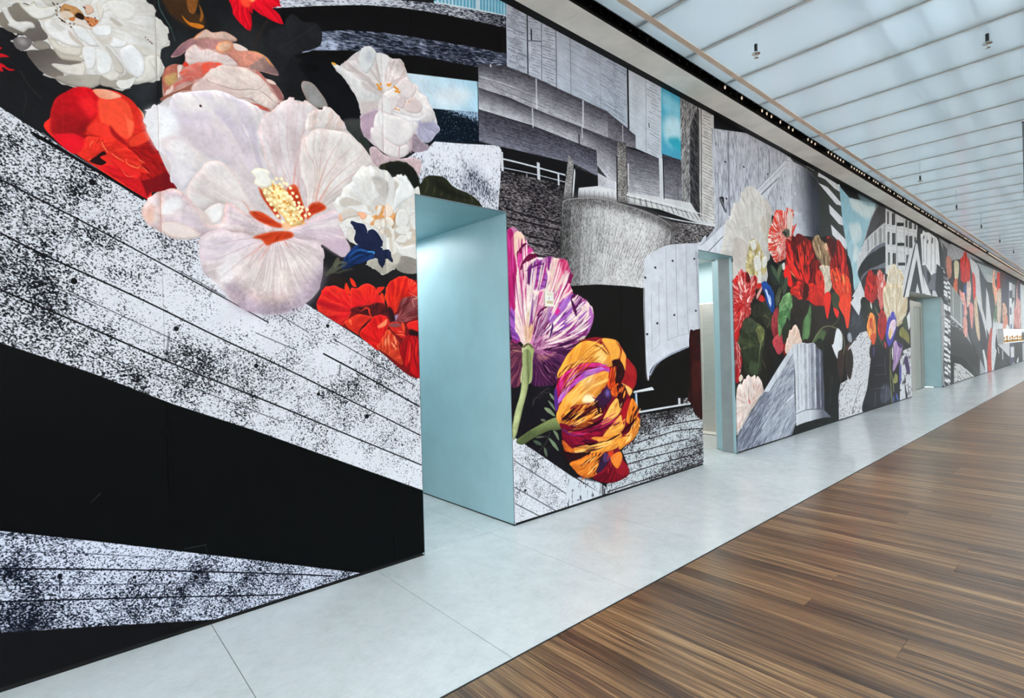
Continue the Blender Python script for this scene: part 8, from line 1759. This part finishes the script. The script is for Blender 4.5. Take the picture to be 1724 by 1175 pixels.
# ------------------------------------------------------------------ floor
floor = MB().box(-6, -9, -.06, 46, 3.2, -.022).build('floor', M_DARK); floor['kind'] = 'structure'
def slab_mesh(w, d, th, gap, bev, mat, name):
    mb = MB(); g = gap / 2; mb.box(g, g, -th, w - g, d - g, 0); me = mb.mesh(name, mat)
    bm = bmesh.new(); bm.from_mesh(me); bmesh.ops.bevel(bm, geom=[e for e in bm.edges if all(v.co.z > -1e-6 for v in e.verts)], offset=bev, segments=1, affect='EDGES'); bm.to_mesh(me); bm.free(); return me
Y_WOOD = -1.3201
MB().box(-6, -1.30, -.02, 46, 3.1, -.006).build('floor_grout', M_GROUT, floor)
sm = slab_mesh(.94, 1.315 + .03, .018, .003, .0012, M_CONC, 'concrete_slab')
for i in range(-4, 46):
    o = link('concrete_slab', sm, floor); o.location = (.6 + .94 * i, -1.313, 0)
for x0, x1, n in ((.6, 3.42, 3), (5.3, 8.12, 3), (14.7, 19.4, 5)):
    me = slab_mesh((x1 - x0) / n, 2.9, .018, .003, .0012, M_CONC, 'concrete_slab')
    for k in range(n):
        o = link('concrete_slab', me, floor); o.location = (x0 + k * (x1 - x0) / n, .033, 0)
MB().box(-6, Y_WOOD, -.02, 46, Y_WOOD + .006, .0015).build('trim_1', M_DARK, kind='structure')
# planks run away from the wall
rnd = random.Random(5); PW = .105; LENS = [.7, 1.15, 1.6, 2.1, 2.6]
pm = [slab_mesh(PW, L, .018, .0014, .0010, M_WOOD, 'wood_plank') for L in LENS]
planks = []
x = -2.6
while x < 42:
    y = Y_WOOD - .001; first = True
    while y > -8.8:
        k = rnd.randrange(5) if first else rnd.choice((2, 3, 4, 4)); first = False
        planks.append((x, y - LENS[k], k)); y -= LENS[k]
    x += PW
def shown(q):
    # how large a plank reads from where people stand at the mural
    cx, cy = q[0] + PW / 2, q[1] + LENS[q[2]] / 2; d = np.array([cx, cy + 3.124, -1.4]); z = d @ fw
    if z < .4: return 0
    X = (d @ r2) / z; Y = (d @ u2) / z
    if abs(X) > 1.02 or abs(Y) > .72: return 0
    return LENS[q[2]] * 1.4 / z ** 3
planks.sort(key=shown, reverse=True)
for x, y, k in planks[:300]:
    o = link('wood_plank', pm[k], floor); o.location = (x, y, 0)
mb = MB()
for x, y, k in planks[300:]: mb.box(x + .0007, y + .0007, -.018, x + PW - .0007, y + LENS[k] - .0007, 0)
MB.build(mb, 'far_planks', M_WOOD, floor)['kind'] = 'stuff'

# ------------------------------------------------------------------ wall behind the mural
wb = MB(); e = 0
cuts = [XMIN] + [v for d in DOORS for v in d] + [XMAX]
for i in range(0, len(cuts), 2): wb.box(cuts[i] + (.016 if i else 0), .012, 0, cuts[i + 1] - (.016 if i + 2 < len(cuts) else 0), .2, 4.6)
for d in DOORS: wb.box(d[0] - .016, .012, DOOR_H + .016, d[1] + .016, .2, 4.6)
wb.build('wall_back', M_PLASTER, kind='structure')
for i in range(0, len(cuts), 2):
    MB().box(cuts[i], .004, 0, cuts[i + 1], .0119, .021).build('baseboard_%d' % (i // 2 + 1), M_BLACK, kind='structure')
MB().box(XMIN, -.0743, WALL_H + .0005, XMAX, .0119, WALL_H + .075).build('trim_2', M_BLACK, kind='structure')

# ------------------------------------------------------------------ mural panels
murals = [
    (XMIN, 2.7118, 'printed mural of white hibiscus and red poppies over speckled concrete, left of first blue doorway'),
    (2.7118, 6.4303, 'printed mural of pink and orange tulips under grey concrete terraces, between two narrow blue doorways'),
    (6.4303, 18.3566, 'printed mural of red tulips and white peony above a fluted column, before lift doorway'),
    (18.3566, XMAX, 'far stretch of printed mural with rows of flowers over a dark road, beyond lift doorway')]
seams = sorted({round(.428 + 1.237 * k, 3) for k in range(-2, 34)} | {v for d in DOORS for v in d} | {XMIN, XMAX, 24.0})
seams = [s for s in seams if XMIN <= s <= XMAX]
for a, b, lab in murals:
    root = tag(empty('wall_mural', (max(a, -.8), 0, 0)), lab, 'mural'); bpy.context.view_layer.update()
    for s0, s1 in zip(seams, seams[1:]):
        if s0 < a - 1e-4 or s1 > b + 1e-4 or s1 - s0 < .004: continue
        mid = (s0 + s1) / 2; z0 = .021
        for d in DOORS:
            if d[0] <= mid <= d[1]: z0 = DOOR_H + .008
        u0, u1, r, m = next(q for q in PRINTS if q[0] <= mid <= q[1])
        g = .0006; mb = MB().box(s0 + g - root.location.x, 0, z0, s1 - g - root.location.x, .0115, WALL_H); me = mb.mesh('panel', m)
        uv = me.uv_layers.new(name='print')
        for lp in me.loops:
            co = me.vertices[lp.vertex_index].co; uv.data[lp.index].uv = ((co.x + root.location.x - u0) / (u1 - u0), co.z / r.H)
        link('panel', me, root)

# ------------------------------------------------------------------ doorway lobbies
def lobby(n, x0, x1, depth, floor_parts=True):
    d = empty('door_%d' % n, (x0, 0, 0), 'structure'); return d
TH = .012
# door_1: deep passage lined with pale blue panels
d1 = empty('door_1', (0, 0, 0), 'structure'); a, b = DOORS[0]
MB().box(b, .0005, .012, b + TH, 1.62, DOOR_H).build('side_panel', M_TEAL, d1); MB().box(b, 1.624, .012, b + TH, 2.9, DOOR_H).build('side_panel', M_TEAL, d1)
MB().box(a - TH, .0005, .012, a, 1.62, DOOR_H).build('side_panel', M_TEAL, d1); MB().box(a - TH, 1.624, .012, a, 2.9, DOOR_H).build('side_panel', M_TEAL, d1)
MB().box(a, .006, DOOR_H, b, 2.9, DOOR_H + .012).build('head_panel', M_HEAD, d1); MB().box(a - TH, 2.9, 0, b + TH, 2.912, DOOR_H).build('back_panel', M_TEAL, d1)
MB().box(b - .004, -.002, .0, b, .0005, DOOR_H).box(a, -.002, 0, a + .002, .0005, DOOR_H).box(a, -.002, DOOR_H, b, .006, DOOR_H + .008).build('edge_strip', M_EDGE, d1)
MB().box(b + .002, .01, 0, b + TH, 2.9, .012).box(a - TH, .01, 0, a - .002, 2.9, .012).build('base_joint', M_DARK, d1)
# door_2: short jamb, then a wider lift lobby with a steel door on its right side
d2 = empty('door_2', (0, 0, 0), 'structure'); a, b = DOORS[1]; X2 = 7.8
MB().prism([(b, .0005), (b + .013, .0005), (b + .07, .185), (b + .056, .19)], .006, DOOR_H).build('jamb_panel', M_TEAL, d2)
MB().prism([(b + .056, .205), (b + .07, .2), (b + .14, .205), (b + .14, .33), (b + .125, .33)], .006, DOOR_H).build('jamb_panel', M_TEAL, d2)
MB().prism([(b + .057, .19), (b + .075, .19), (b + .075, .206), (b + .057, .206)], 0, DOOR_H).build('jamb_joint', M_DARK, d2)
MB().box(a - TH, .0005, .006, a, 2.9, DOOR_H).build('side_panel', M_TEAL, d2)
MB().box(a, .006, DOOR_H, b + .02, .3, DOOR_H + .012).build('head_panel', M_HEAD, d2); MB().box(a, .3, DOOR_H + .18, X2, 2.9, DOOR_H + .19).build('lobby_ceiling', M_LOBBY, d2)
MB().box(a, .3, DOOR_H, b + .13, .31, DOOR_H + .18).build('lobby_bulkhead', M_DARK, d2)
MB().box(b + .125, .33, 0, X2, .34, DOOR_H + .19).box(a, 2.9, 0, X2, 2.912, DOOR_H + .19).build('lobby_wall', M_LOBBY, d2)
MB().box(X2 - .06, .34, 2.02, X2, 2.9, DOOR_H + .18).build('transom_panel', M_TEAL, d2)
MB().box(X2 - .05, .34, .004, X2 - .02, 1.16, 2.012).build('door_leaf', M_STEEL, d2); MB().box(X2 - .05, 1.166, .004, X2 - .02, 2.0, 2.012).build('door_leaf', M_STEEL, d2)
MB().box(X2 - .05, 2.0, 0, X2, 2.9, 2.02).build('lobby_wall', M_LOBBY, d2)
MB().box(7.51, .36, .0005, X2 - .05, 2.0, .006).build('threshold_plate', M_SOFFIT, d2); MB().box(7.5, .36, .0004, 7.51, 2.0, .0065).build('threshold_joint', M_DARK, d2)
MB().box(b - .003, -.002, 0, b, .0005, DOOR_H).box(a, -.002, DOOR_H, b, .006, DOOR_H + .008).build('edge_strip', M_EDGE, d2)
# door_3: wide lift bay
d3 = empty('door_3', (0, 0, 0), 'structure'); a, b = DOORS[2]
MB().box(b, .0005, .006, b + TH, .6, DOOR_H).build('side_panel', M_TEAL, d3); MB().box(a - TH, .0005, .006, a, .6, DOOR_H).build('side_panel', M_TEAL, d3)
MB().box(a, .006, DOOR_H, b, .6, DOOR_H + .012).build('head_panel', M_LIFT, d3); MB().box(a, .56, 0, b, .6, DOOR_H).build('bay_wall', M_LIFT, d3)
MB().box(b - .003, -.002, 0, b, .0005, DOOR_H).box(a, -.002, DOOR_H, b, .006, DOOR_H + .008).build('edge_strip', M_EDGE, d3)
def lift(x0, lab):
    t = tag(empty('elevator_door', (x0, .4, 0)), lab, 'elevator door')
    MB().box(0, -.07, 0, .42, .15, 2.34).box(1.29, -.02, 0, 1.68, .15, 2.34).box(.42, -.05, 2.2, 1.29, .15, 2.34).build('door_frame', M_LIFT, t)
    MB().box(.51, -.055, .012, .81, -.03, 2.19).build('door_panel', M_LIFT, t); MB().box(.814, -.055, .012, 1.12, -.03, 2.19).build('door_panel', M_LIFT, t)
    MB().box(.42, -.052, .012, .51, .1, 2.2).box(1.12, -.03, .012, 1.29, .1, 2.2).build('door_gap', M_BLACK, t); MB().box(.42, -.07, .001, 1.29, .15, .011).build('door_sill', M_STUD, t)  # solid black strips paint the shade of the gaps beside the leaves
    return t
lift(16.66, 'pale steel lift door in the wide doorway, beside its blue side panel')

# ------------------------------------------------------------------ ceiling
ceil_ = empty('ceiling', (0, 0, 0), 'structure'); ZS = WALL_H; YS0, YS1, YSL = -.0703, -.3382, -.4669
jx = .605; k = -7
while jx + .9 * k < 44:
    x0 = jx + .9 * k; MB().box(x0 + .0015, YS1, ZS, x0 + .8985, YS0 - .004, ZS + .05).build('soffit_panel', M_SOFFIT, ceil_); k += 1
MB().box(-6, YSL, ZS + .26, 45, YS1, ZS + .28).box(-6, YS1 - .004, ZS + .002, 45, YS1, ZS + .26).box(-6, YSL, ZS - .002, 45, YSL + .004, ZS + .26).build('lamp_channel', M_BLACK, ceil_)
PXW = .787; x = 4.63 - PXW * 14; bx = []
while x < 45:
    bx.append(x); x += PXW
pm1 = MB().box(.003, 0, 0, PXW - .003, 3.9, .012).mesh('ceiling_panel', M_CEIL)
for x in bx:
    for y in (-4.37, -8.275):
        o = link('ceiling_panel', pm1, ceil_); o.location = (x, y, ZS + .002)
bm1 = MB().box(-.028, -8.3, ZS + .022, .028, YSL, ZS + .13).mesh('ceiling_beam', M_BEAM)
for x in bx: o = link('ceiling_beam', bm1, ceil_); o.location = (x, 0, 0)
MB().box(-6, -3.2, ZS + .3, 45, -3.1, ZS + .42).box(-6, -5.6, ZS + .3, 45, -5.5, ZS + .42).build('ceiling_girder', M_BEAM, ceil_)
MB().box(-6, -.635, ZS - .004, 45, -.58, ZS + .001).build('edge_strip', M_BEAM, ceil_)
bt = MB().box(-.007, -8.3, ZS - .004, .007, -.635, ZS + .001).mesh('joint_cover', M_COVER)
for x in bx: o = link('joint_cover', bt, ceil_); o.location = (x, 0, 0)
for y in (-1.75, -2.05, -2.38, -2.7): MB().box(-6, y - .02, ZS + .13, 45, y + .02, ZS + .17).build('ceiling_pipe', M_PIPE, ceil_)
# sprinklers
def sprinkler(first=[]):
    if first:
        s = first[0]; c = s.copy(); C.objects.link(c)
        for ch in s.children: k = ch.copy(); C.objects.link(k); k.parent = c
        return c
    s = empty('fire_sprinkler'); first.append(s)
    MB().lathe([(.014, .072), (.014, .0)], 10).build('pipe', M_STUD, s)
    MB().lathe([(.016, .0), (.034, -.006), (.036, -.016), (.018, -.018), (.012, -.02)], 14).build('collar', M_CHROME, s)
    MB().box(-.012, -.003, -.046, -.008, .003, -.018).box(.008, -.003, -.046, .012, .003, -.018).lathe([(.004, -.018), (.004, -.05)], 8).build('yoke', M_CHROME, s)
    MB().lathe([(.02, -.05), (.021, -.053), (.006, -.055)], 12).build('deflector', M_CHROME, s)
    return s
ordn = ['nearest', 'second', 'third', 'fourth', 'fifth', 'sixth', 'seventh', 'eighth']
for i, x in enumerate((4.93, 11.15, 14.28, 17.40, 20.6, 23.75)):
    s = sprinkler(); s.location = (x, -1.0, ZS - .07); tag(s, 'chrome ceiling sprinkler in the row beside the lamp slot, %s from the camera' % ordn[i], 'sprinkler', 'ceiling sprinklers')
for i, x in enumerate((6.44,)):
    s = sprinkler(); s.location = (x, -2.41, ZS - .07); tag(s, 'chrome ceiling sprinkler hanging alone, well away from the row beside the lamp slot', 'sprinkler', 'ceiling sprinklers')

# spot lamps in the black slot
lm = MB().lathe([(.012, .11), (.012, .05), (.026, .045), (.03, .0)], 10).lathe([(.006, -.001), (.010, -.015), (.006, -.032)], 8, mi=1).mesh('spot_lamp', [M_STUD, M_LAMP])
dm = MB().lathe([(.012, .11), (.012, .05), (.026, .045), (.03, .0)], 10).lathe([(.009, -.001), (.013, -.02), (.008, -.04)], 8, mi=1).mesh('spot_lamp', [M_STUD, M_STUD])
N = 0; x = 3.36
while x < 24:
    lit = x > 5.5 and rnd.random() > .25
    o = link('spot_lamp', lm if lit else dm); o.location = (x, -.372, ZS + .07)
    tag(o, 'small lit spot lamp in the black ceiling slot' if lit else 'small unlit spot lamp in the black ceiling slot', 'spot lamp', 'lit spot lamps in the ceiling slot' if lit else 'unlit spot lamps in the ceiling slot'); N += 1; x += .1315
mb = MB()
while x < 41:
    mb.lathe([(.012, .11), (.026, .045), (.03, .0)], 6, x, 0); mb.lathe([(.009, -.001), (.012, -.02), (.008, -.04)], 6, x, 0, 1); x += .1315
o = mb.build('far_spot_lamps', [M_STUD, M_LAMP]); o.location = (0, -.372, ZS + .07); o['kind'] = 'stuff'; tag(o, 'far end of the row of small lit lamps in the black slot', 'spot lamps')

# ------------------------------------------------------------------ window side and ends of the concourse
win = []
for i in range(11):
    w = empty('window_%d' % (i + 1), (-3 + i * 4.1, -8.6, 0), 'structure')
    MB().box(0, -.05, 0, .08, .05, ZS).box(2.04, -.04, 0, 2.09, .04, ZS).box(.08, -.05, 0, 4.1, .05, .1).box(.08, -.05, ZS - .1, 4.1, .05, ZS).box(.08, -.03, 2.6, 4.1, .03, 2.65).build('window_frame', M_FRAME, w)
    MB().box(.08, -.004, .1, 4.1, .004, ZS - .1).build('glass_pane', M_GLASS, w)
MB().box(-6, -8.75, 0, 45, -8.66, 1.5).box(-6, -8.75, 3.3, 45, -8.66, 4.6).build('wall_window_side', M_WHITE, kind='structure')  # unseen solid bands added to hold back window light from the mural
MB().box(-6.1, -9, 0, -6, 3, 4.6).build('wall_left', M_FILL_GLAZING, kind='structure')  # unseen end, made translucent to light faces turned this way
MB().box(45, -9, 0, 45.1, .2, 4.6).build('wall_right', M_FILL_GLAZING, kind='structure')  # unseen far end, made translucent to brighten floor and ceiling reflections
MB().box(-6, .012, 0, XMIN, .2, 4.6).build('wall_front', M_PLASTER, kind='structure')
MB().box(XMAX, .012, 0, 45, .2, 4.6).build('wall_far', M_PLASTER, kind='structure')

# ------------------------------------------------------------------ loose things
t = tag(empty('wall_plate', (3.155, -.001, 1.8)), 'small ivory control plate with a tan window, on the pink tulip of the mural', 'control plate')
MB().box(-.053, -.012, -.062, .053, 0, .062).build('housing', M_PLATE, t, bevel=.003)
MB().box(-.032, -.0135, -.038, .036, -.0121, -.014).build('window', M_TAN, t)
MB().box(-.03, -.0135, -.006, .036, -.0121, .018).build('button_panel', M_WHITE, t)
MB().box(-.012, -.0145, -.002, -.004, -.0136, .014).box(-.012, -.0145, .011, 0, -.0136, .014).box(-.012, -.0145, .0045, -.002, -.0136, .0075).box(-.012, -.0145, -.002, 0, -.0136, .001).box(.018, -.0145, .008, .03, -.0136, .012).build('marking', M_INK, t)
MB().box(-.03, -.0135, .036, .02, -.0121, .042).build('marking', M_TAN, t)

# grey panel hanging at the right edge
t = tag(empty('hanging_panel', (9.29, -2.40, 3.14)), 'dark grey flat panel hanging from the ceiling at the right edge of the picture', 'panel')
MB().box(0, -1.2, -1.0, .06, 0, .93).build('board', M_GREY, t, bevel=.004); MB().box(-.004, -1.2, .93, .064, .004, .94).build('cap', M_DARK, t)
for y in (-.2, -1.0): MB().lathe([(.006, .94), (.006, .985)], 8, .03, y).build('hanger', M_CHROME, t)

# lit white display shelf at the far end
t = tag(empty('display_shelf', (29.07, 0, 1.08)), 'lit white wall shelf with golden vases at the far end of the mural', 'shelf')
MB().box(0, -.03, 0, 8.0, -.001, .53).build('back_board', M_WHITE, t); MB().box(-.03, -.17, -.05, 8.0, -.001, 0).build('shelf_board', M_WHITE, t); MB().box(-.03, -.17, .53, 8.0, -.001, .56).build('top_board', M_WHITE, t); MB().box(-.03, -.17, 0, 0, -.001, .53).build('end_board', M_WHITE, t)
MB().box(.05, -.13, .52, 8.0, -.11, .5295).build('light_strip', M_CHIT, t)
for i, (x, s, k) in enumerate(((31.7, .75, 0), (32.6, .95, 1), (33.5, .7, 0), (34.4, 1.0, 1), (35.2, .75, 0), (36.1, .9, 1), (36.9, .7, 0), (37.6, .9, 1))):
    s *= .55; x = 29.9 + i * .9; v = empty('gold_vase', (x, -.1, 1.0805))
    MB().lathe([(.06 * s, 0), (.1 * s, .05 * s), (.11 * s, .11 * s), (.05 * s, .18 * s), (.06 * s, .2 * s)], 12).build('body', M_GOLD, v)
    mb = MB(); q = random.Random(i)
    for j in range(7 if k else 4):
        an = q.random() * 6.28; r = .005 + .015 * q.random(); z = .2 * s + .06 + .08 * q.random(); mb.prism([(math.cos(an) * r * 3 + c, math.sin(an) * r + e_) for c, e_ in ((-.02, 0), (0, -.015), (.02, 0), (0, .015))], z - .03, z + .03); mb.prism([(c, e_) for c, e_ in ((-.005, -.005), (.005, -.005), (.005, .005), (-.005, .005))], .19 * s, z)
    mb.build('flower_sprig', M_GOLD, v)
    tag(v, '%s golden vase with a sprig on the lit white shelf, %s from its near end' % ('tall' if k else 'low', ordn[i] if i else 'first'), 'vase', 'golden vases on the white shelf')
